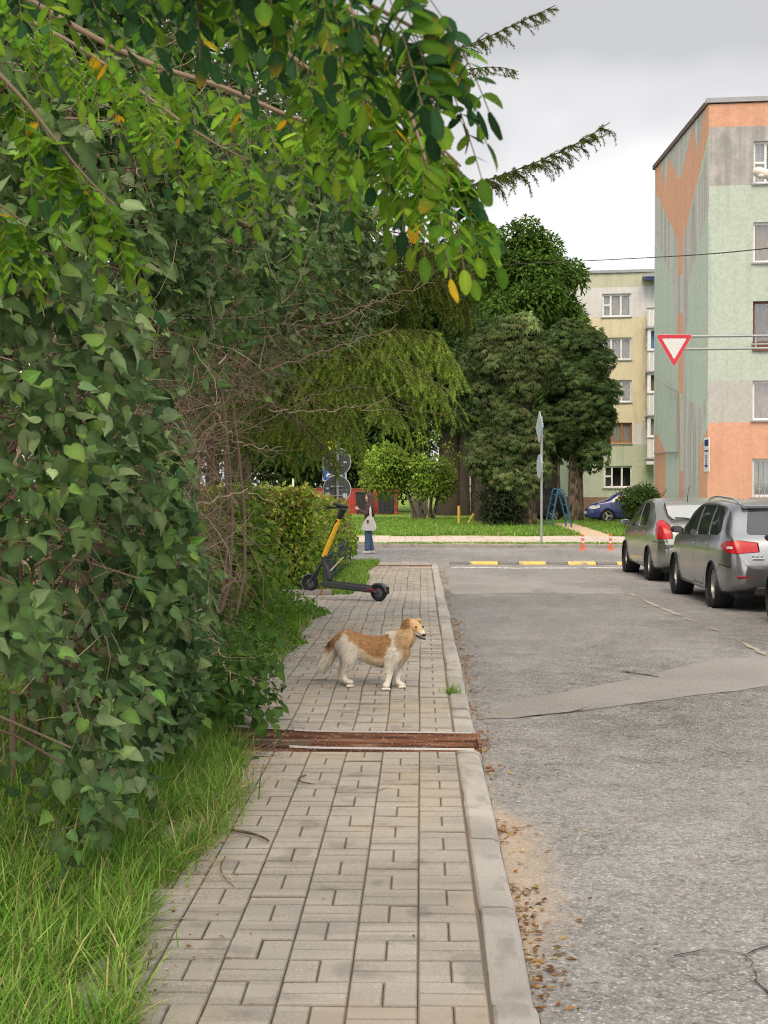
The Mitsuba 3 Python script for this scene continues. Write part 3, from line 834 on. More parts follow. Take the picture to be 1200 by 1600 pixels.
# balconies
M('mat_panel', (0.60, 0.61, 0.62), 0.6, 0.3)
M('mat_blue_curtain', (0.13, 0.24, 0.50), 0.8, 0.2)
fl = [(487, 516, 553), (553, 584, 618), (618, 651, 686), (686, 717, 0)]
for i, (y0, y1, y2) in enumerate(fl):
    A0, zt = fb2(1009.5, y0); _, zm = fb2(1009.5, y1)
    A0, zt, zm = float(A0), float(zt), float(zm)
    b = put('balcony', fb.box(A0, A0 + 3.2, zm + 0.05, zt, 0.0, 1.1), 'mat_panel', t)
    for r in range(8):
        put('rib', fb.box(A0 + 0.1 + r * 0.25, A0 + 0.16 + r * 0.25, zm + 0.1, zt - 0.05, 1.1, 1.13), 'mat_pvc', b)
    put('slab', fb.box(A0 - 0.12, A0 + 3.3, zm - 0.06, zm + 0.05, 0.0, 1.2), 'mat_cap', b)
    put('rail', fb.box(A0 - 0.08, A0 + 3.3, zt, zt + 0.07, 0.9, 1.18), 'mat_sill', b)
    if i < 3:
        zt2 = float(fb2(1009.5, fl[i][2])[1])
        wv = put('glazing', fb.wall(sbox(A0, zt2 + 0.07, A0 + 3.2, zm - 0.06).difference(shapely.unary_union([sbox(A0 + .22 + k * 1.0, zt2 + .2, A0 + 1.0 + k * 1.0, zm - .2) for k in range(3)])), 0.95, 1.02), 'mat_pvc', t)
        put('curtain', fb.curtain(A0, A0 + 3.2, zt2 + 0.1, zm - 0.1, 0.6, i), ['mat_blue_curtain', 'mat_curtain_warm', 'mat_curtain'][i], wv)
A0, zc = fb2(1001, 437)
put('balcony_roof', fb.box(float(A0), float(A0) + 4, float(zc) - 0.1, float(zc) + 0.06, 0, 1.5), 'mat_cap', t)
put('balcony_roof', fb.box(float(A0) + 0.2, float(A0) + 4, float(zc) - 0.28, float(zc) - 0.1, 1.0, 1.42), 'mat_navy', t)
M('mat_canopy', (0.62, 0.63, 0.64), 0.6, 0.3)
A0, zc = fb2(1008, 718)
put('canopy', fb.box(float(A0), float(A0) + 3, float(zc) - 0.35, float(zc) - 0.12, 0, 1.6), 'mat_canopy', t)

# --- pale house glimpsed between the trees
t = thing('white_house', 'white building glimpsed between the dark tree trunks and the ivy clad chestnut', 'building')
fh = Facade(P(728, 700, 105.0)[:2], np.array([1.0, 0.0]), np.array([0.0, -1.0]))
M('mat_render_white', (0.66, 0.67, 0.68), 0.9, 0.2)
hw = [(a, a + 1.5, h, h + 1.5) for a in (.3, 2.4, 5.0) for h in (1.6, 4.6, 7.4)]
put('wall', fh.wall(sbox(-.2, -0.3, 7.5, 10.0).difference(shapely.unary_union([sbox(a, h, b, k) for a, b, h, k in hw])), -0.3, 0), 'mat_render_white', t)
for a, b, h, k in hw:
    window(fh, t, a, b, h, k, [(a + b) / 2], fw=0.12, curtains=['mat_curtain'])
put('roof', fh.box(-.4, 7.8, 10.0, 10.4, -9, 0.4), 'mat_cap', t)
M('mat_base_brick', (0.40, 0.33, 0.27), 0.9, 0.2)
put('plinth', fh.box(-.2, 7.5, -0.3, 1.1, 0.004, 0.12), 'mat_base_brick', t)
# ------------------------------------------------------------------ plants
def leaf_template(kind):
    if kind == 'heart':
        mid = [(0, 0, 0), (0, .30, -.015), (0, .65, -.03), (0, 1.0, -.13)]
        side = [(.17, -.10, .03), (.36, .02, .07), (.41, .24, .08), (.30, .55, .05), (.11, .83, -.03)]
        rt = [(0, 4, 5), (0, 5, 1), (1, 5, 6), (1, 6, 2), (6, 7, 2), (2, 7, 8), (2, 8, 3)]
    elif kind == 'oval':
        mid = [(0, 0, 0), (0, .35, -.01), (0, .7, -.015), (0, 1.0, -.03)]
        side = [(.12, .06, .015), (.24, .28, .03), (.27, .55, .03), (.20, .82, .01), (.09, .96, -.02)]
        rt = [(0, 4, 1), (4, 5, 1), (1, 5, 6), (1, 6, 2), (6, 7, 2), (2, 7, 8), (2, 8, 3)]
    elif kind == 'lobed':
        mid = [(0, 0, 0), (0, .35, -.01), (0, .7, -.03), (0, 1.0, -.12)]
        side = [(.22, -.06, .03), (.48, .22, .02), (.26, .40, .05), (.36, .72, -.02), (.13, .76, .0)]
        rt = [(0, 4, 1), (4, 5, 6), (4, 6, 1), (1, 6, 2), (6, 7, 8), (6, 8, 2), (2, 8, 3)]
    v = mid + side + [(-a, b, c) for a, b, c in side]
    mp = lambda i: i if i < 4 else i + 5
    f = rt + [(mp(a), mp(c), mp(b)) for a, b, c in rt]
    return np.array(v, float), np.array([(a, b, c) for a, b, c in f])
HEART, OVAL, LOBED = leaf_template('heart'), leaf_template('oval'), leaf_template('lobed')
RHOMB = (np.array([(0, 0, 0), (.26, .45, .06), (0, 1, -.06), (-.26, .45, .06), (0, .5, -.02)], float), np.array([(0, 1, 4), (1, 2, 4), (2, 3, 4), (3, 0, 4)]))
RH2 = (np.array([(0, 0, 0), (.28, .5, .07), (0, 1, -.1), (-.28, .5, .07)], float), np.array([(0, 1, 2), (0, 2, 3)]))

def jit(pal, idx, rr, s=0.18):
    c = np.asarray(pal)[idx]
    k = np.exp(rr.normal(0, s, (len(idx), 1)))
    return c * k * np.exp(rr.normal(0, 0.06, (len(idx), 3)))

def foliage(parent, tpl, pos, d, n, size, pal, idx, rr, nparts=0, minpx=10, rest='foliage', part='leaf', mat='mat_leaf_vc', s=0.18, curl=.22, tips=None):
    """leaves as one mesh; the nparts that show largest become parts of their own, each an entry"""
    T, F = tpl
    pos, d, n, size = np.asarray(pos), np.asarray(d), np.asarray(n), np.broadcast_to(size, (len(pos),)).copy()
    sel = np.zeros(len(pos), bool)
    if nparts:
        c = pos + unit(d) * size[:, None] * 0.5
        px, py, w = proj(c)
        ok = (px > 0) & (px < 1200) & (py > 0) & (py < 1600) & (w > 0.3)
        big = size * FPX / w
        best = {}
        for i in np.nonzero(ok)[0]:
            k = (int(px[i] // 7), int(py[i] // 7))
            if k not in best or w[i] < w[best[k]]:
                best[k] = i
        front = np.array(sorted(best.values(), key=lambda i: -big[i])[:nparts], int)
        sel[front[big[front] >= minpx]] = True
        variants = {}
        x, y, z = frames(d, n)
        for i in np.nonzero(sel)[0]:
            key = (idx[i], rr.integers(0, 5))
            if key not in variants:      # a few differently curled and spotted leaves of each tone
                tv = T.copy()
                tv[:, 2] += curl * (rr.normal(.1, 1) * tv[:, 0] ** 2 * 2.2 + rr.normal(-.15, .6) * tv[:, 1] ** 2 + rr.normal(0, .35) * tv[:, 0] * tv[:, 1])
                tv[:, :2] += rr.normal(0, .016, (len(tv), 2)); tv[0, :2] = 0
                cv = np.array(pal[idx[i]]) * np.where(np.abs(T[:, :1]) < .01, 1.25, .95) * np.exp(rr.normal(0, .08, (len(tv), 1))) * np.exp(rr.normal(0, .22))
                if tips is not None and rr.random() < (.12 if mat == 'mat_robinia_vc' else .3):
                    k = (np.clip(tv[:, 1] - rr.uniform(.45, .8), 0, .4) * 2.2)[:, None]
                    cv = cv * (1 - k) + np.array(tips) * k
                variants[key] = mikit.ply((tv, F), mat, smooth=True, color=np.clip(cv, .004, .95))
            m = np.eye(4)
            m[:3, 0], m[:3, 1], m[:3, 2], m[:3, 3] = x[i] * size[i], y[i] * size[i], z[i] * size[i], pos[i]
            put(part, None, None, parent, shape=variants[key], to_world=m)
    r = ~sel
    if r.any():
        v, f, col = scatter(T, F, pos[r], d[r], n[r], size[r], jit(pal, idx[r], rr, s), curl, rr)
        put(rest, (v, f), mat, parent, color=col, kind='stuff')

def twigs(starts, dirs, lens, rads, rr, bend=0.5, seg=6, sag=0.0):
    out = []
    for p, d, L, r in zip(starts, dirs, lens, rads):
        d = unit(np.asarray(d, float)); pts = [np.asarray(p, float)]
        c = rr.normal(0, bend, 3)
        for k in range(seg):
            d = unit(d + c / seg + rr.normal(0, 0.22 * bend, 3) + np.array([0, 0, -sag / seg]))
            pts.append(pts[-1] + d * L / seg)
        out.append(tube(pts, np.linspace(r, r * 0.35, seg + 1), 3 if r < 0.006 else 6, caps=False))
    return cat(out)

# --- the lilac hedge: three shrubs in a row along the left edge of the pavement
LIL = [(0.092, 0.156, 0.058), (0.118, 0.190, 0.072), (0.170, 0.232, 0.110), (0.063, 0.114, 0.047), (0.155, 0.26, 0.066)]
def hedge_face(Y, z):
    nz = meshkit.fbm(np.stack([Y * 0.9, z * 1.1, 0 * Y], -1), 3, 21)
    low = -1.15 - 0.165 * np.clip(Y - 7.4, 0, 7)
    over = 1.50 * np.clip((z - 1.9) / 1.0, 0, 1) * np.clip((Y - 6.0) / 5.5, 0, 1.1)
    arm = 0.42 * np.exp(-((Y - 9.3) / 0.8) ** 2 - ((z - 0.34) / 0.30) ** 2)
    near = 0.0
    return low + over + arm + near + 0.45 * (nz - 0.5)
def leaf_density(Y, z):
    k = 1 - 0.72 * np.exp(-((Y - 8.9) / 2.0) ** 4 - ((z - 1.5) / 0.75) ** 4)
    k = k * (1 - 0.7 * np.exp(-((Y - 6.2) / 0.9) ** 2 - ((z - 2.2) / 0.35) ** 2))
    k = k * np.where(z < 0.18, 0.25, 1) * np.where((z < 1.5) & (Y > 10.5), 0.45, 1)
    return k
def lilac(Y0, Y1, ztop, zlow, ncl, label, seed, nparts, nstem=26, ntw=600):
    rr = np.random.default_rng(seed)
    t = thing('lilac_shrub', label, 'shrub', 'lilac shrubs hedging the pavement')
    # stems
    st, tips = [], []
    for i in range(nstem):
        yb = rr.uniform(Y0, Y1); xb = -rr.uniform(1.75, 2.7); zt = rr.uniform(0.5, ztop); yt = np.clip(yb + rr.normal(0, 0.6), Y0, Y1)
        xt = float(hedge_face(np.array(yt), np.array(zt))) - 0.12
        b = np.array([xb, yb, 0.02]); e = np.array([xt, yt, zt])
        m = b + (e - b) * 0.5 + np.array([-0.25, 0, 0.45 * zt])
        st.append(tube(spline([b, b + (m - b) * .5 + rr.normal(0, .06, 3), m, e], 12), np.linspace(rr.uniform(.011, .024), .004, 12), 6))
        tips.append((b, m, e))
    put('stem', cat(st[: nstem // 2]), 'mat_twig_dark', t, smooth=True, kind='stuff')
    put('stem', cat(st[nstem // 2:]), 'mat_twig', t, smooth=True, kind='stuff')
    # tangle of thin bare twigs
    def tangle(n, r0, r1, mat, deep, inward=0.12):
        Yt = rr.uniform(Y0 - 0.2, Y1 + 0.2, n); zt = rr.uniform(0.1, ztop, n)
        dead = 1 - leaf_density(Yt, zt)
        keep = rr.random(n) < 0.16 + 1.1 * dead
        Yt, zt = Yt[keep], zt[keep]; k = len(Yt)
        Xt = hedge_face(Yt, zt) - inward - rr.random(k) * deep
        d = np.column_stack([rr.normal(0.75, 0.6, k), rr.normal(0.0, 0.9, k), rr.normal(0.15, 0.6, k)])
        s = np.column_stack([Xt, Yt, zt]) - unit(d) * 0.3
        put('twigs', twigs(s, d, rr.uniform(.15, .55, k) * np.where(leaf_density(Yt, zt) < .5, 1.4, 1), rr.uniform(r0, r1, k), rr, 0.9), mat, t, kind='stuff')
    tangle(int(ntw * 1.7), .0018, .0038, 'mat_twig', 0.6, 0.08)
    tangle(int(ntw * .5), .0016, .003, 'mat_twig_grey', 0.3, 0.06)
    tangle(ntw // 2, .003, .007, 'mat_twig_dark', 1.1, 0.25)
    # bare twigs that bulge out where the leaves have died back
    if ntw > 700:
        m = int(ntw * .40)
        Yt = np.clip(rr.normal(9.0, 1.5, m), max(Y0, 7.2), Y1); zt = np.clip(rr.normal(1.6, .55, m), .25, 3.0)
        Xt = hedge_face(Yt, zt) - .30 + (.42 + .12 * np.clip(Y0 - 8, 0, 1)) * rr.random(m) * np.clip((zt - .2) / 1.2, .3, 1.1)
        d = np.column_stack([rr.normal(.7, .5, m), rr.normal(0, .8, m), rr.normal(.05, .55, m)])
        q = np.column_stack([Xt, Yt, zt]) - unit(d) * .25
        put('twigs', twigs(q[: m * 3 // 4], d[: m * 3 // 4], rr.uniform(.25, .95, m * 3 // 4), rr.uniform(.0014, .0042, m * 3 // 4), rr, 1.0, sag=.25), 'mat_twig', t, kind='stuff')
        put('twigs', twigs(q[m * 3 // 4:], d[m * 3 // 4:], rr.uniform(.25, .65, m - m * 3 // 4), rr.uniform(.0016, .003, m - m * 3 // 4), rr, 1.0, sag=.2), 'mat_twig_grey', t, kind='stuff')
    # leafy tips
    n0 = ncl * 5
    Yc = rr.uniform(Y0, Y1, n0); zc = zlow + (ztop - zlow) * rr.random(n0)
    cl = meshkit.fbm(np.stack([Yc * 1.7, zc * 1.7, 0 * Yc], -1), 2, seed)
    keep = rr.random(n0) < leaf_density(Yc, zc) * np.clip((cl - 0.42) * 6.0, 0.02, 1)
    Yc, zc = Yc[keep][:ncl], zc[keep][:ncl]; k = len(Yc)
    Xc = hedge_face(Yc, zc) - np.abs(rr.normal(0, 0.16, k)) + 0.05
    pos, dd, nn, sz, idx = [], [], [], [], []
    for a in range(k):
        tip = np.array([Xc[a], Yc[a], zc[a]])
        ax = unit(np.array([rr.normal(0.9, .35), rr.normal(-0.35, .5), rr.normal(-0.1, .45)]))
        m = rr.integers(6, 11); tone = rr.choice(5, p=[.27, .33, .2, .14, .06])
        for b in range(m):
            s = b / m
            side = unit(np.cross(ax, rr.normal(0, 1, 3)))
            p = tip - ax * (0.26 * (1 - s)) + side * 0.02
            d = unit(side * 0.9 + ax * 0.5 + np.array([0.1, 0, -0.55]))
            nrm = unit(np.array([0.55, -0.55, 0.75]) + rr.normal(0, .42, 3))
            pos.append(p); dd.append(d); nn.append(nrm); sz.append((.034 + .066 * rr.beta(1.8, 1.9)) * (1.0 if Y0 < 5 else .88)); idx.append(tone if rr.random() < .7 else rr.integers(0, 5))
    # leaves deeper inside, which shut the view
    m = int(ncl * 4.0)
    Yi = rr.uniform(Y0 - .3, Y1 + .3, m); zi = rr.uniform(0.1, ztop + .2, m); Xi = hedge_face(Yi, zi) - rr.uniform(.35, 2.0, m)
    pos = np.vstack([np.array(pos), np.column_stack([Xi, Yi, zi])])
    dd = np.vstack([np.array(dd), rr.normal(0, 1, (m, 3)) + [0.2, 0, -.5]])
    nn = np.vstack([np.array(nn), rr.normal(0, .6, (m, 3)) + [.4, -.4, .7]])
    sz = np.concatenate([sz, rr.uniform(.055, .085, m)]); idx = np.concatenate([idx, rr.choice([0, 1, 3], m)]).astype(int)
    foliage(t, HEART, pos, dd, nn, sz, LIL, idx, rr, nparts, 12, s=0.26, mat='mat_lilac_vc', curl=.45, tips=(.20, .15, .06))
    return t
lilac(4.6, 7.3, 3.3, 0.28, 500, 'nearest lilac shrub, with broad dark heart shaped leaves hanging over the long grass', 31, 300)
lilac(7.0, 10.4, 4.3, 0.14, 640, 'middle lilac shrub, a brown tangle of bare twigs with a low leafy arm', 32, 260, ntw=1500)
lilac(9.8, 13.6, 4.6, 0.5, 700, 'farther lilac shrub whose leafy top leans out over the pavement', 33, 200, ntw=1300)
# bare branches that stick out of the hedge
rr = np.random.default_rng(44)
def branch_px(pts, r, n=16):
    return tube(spline([P(*q) for q in pts], n), np.linspace(r, r * .3, n), 6)
bl = [[(330, 690, 10), (450, 640, 10.6), (500, 615, 11), (600, 607, 11.5)], [(300, 560, 9.5), (400, 520, 10), (470, 500, 10.5), (528, 480, 10.8)],
      [(380, 590, 10), (470, 560, 10.6), (560, 530, 11.2), (620, 512, 11.6)], [(420, 640, 10), (520, 640, 10.6), (605, 628, 11)], [(520, 500, 11), (590, 470, 11.5), (680, 443, 12)], 
      [(250, 830, 8.8), (320, 790, 9), (380, 770, 9.3), (440, 790, 9.6)], [(260, 880, 8.6), (330, 850, 8.9), (400, 860, 9.2), (386, 880, 9.3)], [(300, 1000, 8.4), (340, 1015, 8.3), (360, 1060, 8.2), (380, 1090, 8.2)],
      [(180, 1010, 6.9), (215, 1040, 6.9), (240, 1090, 7.0)], [(280, 750, 9), (240, 720, 9), (190, 720, 9.1)], [(300, 930, 8.5), (370, 905, 8.8), (370, 880, 9)], [(330, 620, 9.6), (360, 680, 9.8), (440, 700, 10.2)]]
for i, q in enumerate(bl):
    w = spline([P(*a) for a in q], 22); w[1:] += rr.normal(0, .012, (21, 3)); r = .0045 + .002 * (i % 3)
    side = []
    for k in range(5, 21, 2):
        side.append(twigs([w[k]], [unit(w[k] - w[k - 1]) + rr.normal(0, .55, 3)], [rr.uniform(.12, .4)], [.0024], rr, .7))
    put('bare_branch', cat([tube(w, np.linspace(r, r * .3, 22), 6)] + side), 'mat_twig_grey' if i % 2 else 'mat_twig', 'lilac_shrub_001', smooth=True)
for q, r in (([(0, 520, 6.5), (60, 545, 6.6), (100, 620, 6.7), (55, 680, 6.6), (20, 740, 6.5)], .016), ([(90, 500, 7), (170, 560, 7.2), (280, 670, 7.6)], .018), ([(120, 470, 7), (60, 600, 7), (20, 760, 7)], .022)):
    put('bare_branch', branch_px(q, r), 'mat_twig_grey', 'lilac_shrub', smooth=True)
for q, r in (([(400, 545, 11), (440, 530, 11.3), (480, 515, 11.6), (528, 503, 12)], .035), ([(410, 540, 11), (450, 500, 11.4), (480, 470, 11.8)], .022), ([(170, 340, 11), (300, 340, 11.2), (420, 355, 11.6), (560, 340, 12)], .04), ([(180, 280, 10), (330, 262, 10.3), (450, 300, 10.8), (560, 255, 11)], .03), ([(200, 330, 10.5), (300, 270, 10.8), (380, 260, 11)], .03)):
    put('bare_branch', branch_px(q, r), 'mat_bark', 'lilac_shrub_002', smooth=True)

# --- the robinia whose boughs hang into the top of the picture
ROB = [(0.18, 0.34, 0.034), (0.12, 0.26, 0.034), (0.24, 0.41, 0.045), (0.045, 0.115, 0.045), (0.75, 0.44, 0.03)]
rob = thing('robinia_tree', 'robinia with oval leaflets, a few yellow, hanging into the top of the view', 'tree')
rr = np.random.default_rng(52)
trunk_top = np.array([-2.1, 2.7, 4.6])
put('trunk', tube(spline([(-2.35, 2.5, -0.1), (-2.3, 2.55, 1.5), (-2.25, 2.6, 3.0), trunk_top, (-2.0, 2.9, 6.5)], 14), np.linspace(.13, .05, 14), 10), 'mat_bark', rob, smooth=True)
boughs = [([(-300, -200, 3.2), (150, 60, 3.2), (250, 105, 3.2), (330, 130, 3.15), (450, 180, 3.0), (590, 225, 2.8), (680, 300, 2.6)], .011, 26, 0),
          ([(-100, -260, 2.2), (300, -120, 2.1), (520, -20, 2.0), (640, 40, 1.95), (690, 70, 1.95)], .010, 24, 1),
          ([(-100, -200, 2.5), (400, -70, 2.5), (560, 30, 2.4), (630, 150, 2.35), (665, 250, 2.3)], .009, 26, 2),
          ([(-250, -150, 3.0), (-60, 60, 3.0), (40, 160, 3.0), (120, 260, 3.0), (180, 320, 3.0)], .009, 22, 0),
          ([(420, 60, 2.7), (560, 150, 2.6), (670, 215, 2.5), (720, 260, 2.5)], .006, 18, 2),
          ([(-200, 200, 3.3), (-30, 300, 3.3), (40, 350, 3.3)], .007, 12, 0),
          ([(-100, 0, 3.6), (100, 60, 3.6), (270, 180, 3.5), (390, 250, 3.4)], .008, 20, 0),
          ([(-100, -250, 1.9), (400, -160, 1.9), (600, -60, 1.85), (670, -10, 1.85)], .008, 16, 1),
          ([(-300, -200, 2.6), (0, -90, 2.6), (150, -50, 2.5), (300, -40, 2.5)], .008, 12, 1),
          ([(250, -100, 3.2), (420, 10, 3.2), (520, 70, 3.1), (600, 130, 3.0)], .006, 16, 2)]
pos, dd, nn, sz, idx, rach = [], [], [], [], [], []
for pts, r, nl, mode in boughs:
    w = [P(*q) for q in pts]
    c = spline(w, 60)
    if pts[0][0] < 0:
        c = np.vstack([spline([trunk_top - [0, 0, .8], (trunk_top - [0, 0, .8]) * .6 + c[0] * .4 + [0, 0, .12], c[0]], 8)[:-1], c])
    put('bough', tube(c, np.linspace(max(r, .006), .0022, len(c)), 6), 'mat_twig' if mode != 1 else 'mat_twig_dark', rob, smooth=True)
    seg = c[-55:]
    nl = int(nl * 1.6)
    for a in range(nl):
        s = (a + rr.random() * .6) / nl
        i = min(int(s * 54), 53); p = seg[i] + (seg[i + 1] - seg[i]) * rr.random()
        along = unit(seg[i + 1] - seg[i])
        sgn = 1 if a % 2 else -1
        lat = unit(np.cross(along, [0, -0.3, 1.0])) * sgn
        d0 = unit(along * rr.uniform(.5, 1.0) + lat * rr.uniform(.15, .7) + np.array([0, -.05, -rr.uniform(.25, .7)]))
        L = rr.uniform(.16, .25); npair = rr.integers(5, 9)
        q = [p]; d = d0
        for k in range(npair + 2):
            d = unit(d + np.array([0, 0, -.09])); q.append(q[-1] + d * L / (npair + 2))
        q = np.array(q); rach.append(tube(q, .0009, 3, caps=False))
        up = unit(np.array([rr.normal(0, .35), rr.normal(-.35, .3), 1.0]))
        tone = {0: [.40, .24, .28, .07, .01], 1: [.14, .27, .05, .53, .01], 2: [.35, .28, .2, .155, .015]}[mode]
        for k in range(2, npair + 2):
            di = unit(q[k + 1] - q[k - 1]) if k + 1 < len(q) else d
            sd = unit(np.cross(di, up))
            for g in (1, -1):
                pos.append(q[k]); dd.append(unit(sd * g + di * .45 + np.array([0, 0, -.35]) + rr.normal(0, .12, 3)))
                nn.append(unit(up + rr.normal(0, .28, 3) + sd * g * .25)); sz.append(rr.uniform(.030, .046) * (0.8 + .25 * math.sin(k * 3.1 / npair))); idx.append(rr.choice(5, p=tone))
        pos.append(q[-1]); dd.append(d); nn.append(unit(up + rr.normal(0, .2, 3))); sz.append(.04); idx.append(rr.choice(5, p=tone))
put('leaf_stalks', cat(rach), 'mat_twig', rob, kind='stuff')
foliage(rob, OVAL, pos, dd, nn, np.array(sz), ROB, np.array(idx), rr, 300, 12, rest='leaflets', part='leaflet', s=0.2, mat='mat_robinia_vc', curl=.3, tips=(.5, .36, .05))

# --- spruce
NEED = (np.array([(-.085, 0, 0), (.085, 0, 0), (0, 1, .12)], float), np.array([(0, 1, 2)]))
def spruce(label, base, H, z0, reach, nb, seed, boughs=(), tone=1.0):
    rr = np.random.default_rng(seed)
    t = thing('spruce_tree', label, 'tree')
    base = np.asarray(base, float)
    put('trunk', tube(np.array([base + [0, 0, -0.2], base + [0.02, 0, H * .4], base + [0, 0, H]]), [.17, .12, .02], 10), 'mat_bark', t, smooth=True)
    P0, D0, N0, S0, C0, wood = [], [], [], [], [], []
    def spray(p, d, L, droop, dens, light):
        n = max(3, int(L / .035)); pts = [p]; d = unit(d)
        for k in range(n):
            d = unit(d + np.array([0, 0, -droop / n]) + rr.normal(0, .03, 3)); pts.append(pts[-1] + d * L / n)
        pts = np.array(pts); m = int(L * dens)
        s = rr.random(m) * (n - .01); i = s.astype(int); q = pts[i] + (pts[i + 1] - pts[i]) * (s - i)[:, None]
        ax = unit(pts[i + 1] - pts[i]); lat = unit(np.cross(ax, rr.normal(0, 1, (m, 3))))
        P0.append(q); D0.append(unit(ax * .75 + lat * .75)); N0.append(rr.normal(0, 1, (m, 3))); S0.append(rr.uniform(.022, .036, m))
        c = np.array([.115, .155, .036]) * light * np.exp(rr.normal(0, .2, (m, 1)))  # light: how lit the bough looks, painted into its needle colour
        tipm = (s / n > .7)[:, None]
        C0.append(np.where(tipm, c * [1.35, 1.45, 1.0], c))
        return pts
    def bough(path, r, dens=410, twl=.5, light=1.0, spacing=.10, droop=.9, bare=0.15):
        c = spline(path, 40); Lc = np.linalg.norm(np.diff(c, axis=0), axis=1).sum()
        wood.append(tube(c, np.linspace(r, .004, 40), 6))
        m = int(Lc / spacing)
        for k in range(m):
            s = bare + (1 - bare) * (k + rr.random()) / m
            if s > .995: continue
            i = int(s * 38.9); p = c[i]; ax = unit(c[i + 1] - c[i])
            for g in (1, -1):
                lat = unit(np.cross(ax, [0, 0, 1.0])) * g
                L = twl * (1.15 - .75 * s) * rr.uniform(.35, 1.3)
                pts = spray(p, ax * .8 + lat * rr.uniform(.5, 1.0) + np.array([0, 0, rr.normal(-.15, .25)]), L, droop * rr.uniform(.4, 1.3), dens, light * rr.uniform(.75, 1.25))
                wood.append(tube(pts[::3] if len(pts) > 6 else pts, .0025, 3, caps=False))
                for h in range(int(L / .085)):
                    j = rr.integers(1, len(pts)); a2 = unit(pts[j] - pts[j - 1]); l2 = unit(np.cross(a2, [0, 0, 1.0])) * rr.choice([-1, 1])
                    spray(pts[j], a2 * .7 + l2 * .7 + np.array([0, 0, -.35]), L * rr.uniform(.3, .55), droop * .8, dens, light * rr.uniform(.75, 1.25))
        spray(c[-8], c[-1] - c[-8], np.linalg.norm(c[-1] - c[-8]), 0.0, dens, light)
    for k in range(nb):
        z = z0 + (H - z0 - .4) * (k + rr.random()) / nb
        a = k * 2.399 + rr.normal(0, .2); rl = reach * (1 - (z - z0) / (H - z0) * .8) * rr.uniform(.8, 1.1)
        d = np.array([math.cos(a), math.sin(a), 0])
        s = base + [0, 0, z]
        path = [s, s + d * rl * .35 + [0, 0, .05], s + d * rl * .7 + [0, 0, -.22 * rl * .5], s + d * rl + [0, 0, -.22 * rl * .6]]
        bough(path, .03 * rl / reach + .008, twl=.62, light=tone * rr.uniform(.8, 1.15), spacing=.17, dens=170)
    for path, o in boughs:
        bough(path, **o)
    put('branches', cat(wood), 'mat_twig_dark', t, smooth=True, kind='stuff')
    v, f, col = scatter(*NEED, np.vstack(P0), np.vstack(D0), np.vstack(N0), np.concatenate(S0), np.vstack(C0))
    put('needles', (v, f), 'mat_matte_leaf_vc', t, color=col, kind='stuff')
    print('needles', len(f))
SX, SY = -2.05, 16.5
hang = [([(SX, SY, 4.9), P(700, 300, 15.5), P(800, 268, 15), P(880, 235, 14.6), P(953, 191, 14.3)], dict(r=.018, twl=.34, light=.75, spacing=.055, droop=.9, bare=.60)),
        ([(SX, SY, 6.2), P(680, 90, 15.5), P(780, 50, 15.2), P(868, 8, 15)], dict(r=.017, twl=.32, light=.75, spacing=.055, droop=.9, bare=.5)),
        ([(SX, SY, 5.8), P(690, 120, 15.5), P(770, 105, 15.2), P(810, 112, 15)], dict(r=.014, twl=.26, light=.7, spacing=.08, droop=.9, bare=.5)),
        ([(SX, SY, 5.3), P(660, 380, 15.5), P(710, 400, 15.2), P(735, 430, 15.1)], dict(r=.018, twl=.9, light=.62, spacing=.052, droop=1.7, bare=.3)),
        ([(SX, SY, 4.5), P(600, 430, 15.2), P(680, 430, 15.0), P(720, 470, 14.9)], dict(r=.018, twl=.9, light=.65, spacing=.052, droop=1.7, bare=.3)),
        ([(SX, SY, 3.6), P(580, 520, 15.2), P(660, 520, 15.0), P(718, 580, 14.9)], dict(r=.018, twl=.8, light=2.0, spacing=.052, droop=1.2, bare=.25)),
        ([(SX, SY, 3.3), P(560, 560, 15.0), P(640, 570, 14.6), P(700, 620, 14.5)], dict(r=.018, twl=.8, light=2.0, spacing=.052, droop=1.2, bare=.25)),
        ([(SX, SY, 2.9), P(520, 600, 15.0), P(590, 620, 14.6), P(640, 670, 14.5)], dict(r=.018, twl=.75, light=1.9, spacing=.052, droop=1.1, bare=.2)),
        ([(SX, SY, 2.7), P(480, 620, 15.0), P(530, 650, 14.6), P(565, 705, 14.5)], dict(r=.018, twl=.7, light=1.8, spacing=.052, droop=1.1, bare=.2)),
        ([(SX, SY, 2.6), P(440, 640, 14.6), P(480, 670, 14.2), P(520, 715, 14.0)], dict(r=.018, twl=.7, light=1.2, spacing=.052, droop=1.1, bare=.2))]
spruce('dark spruce left of the pavement with drooping boughs and bare tips against the sky', (SX, SY, 0), 11.5, 2.6, 2.7, 34, 61, hang)

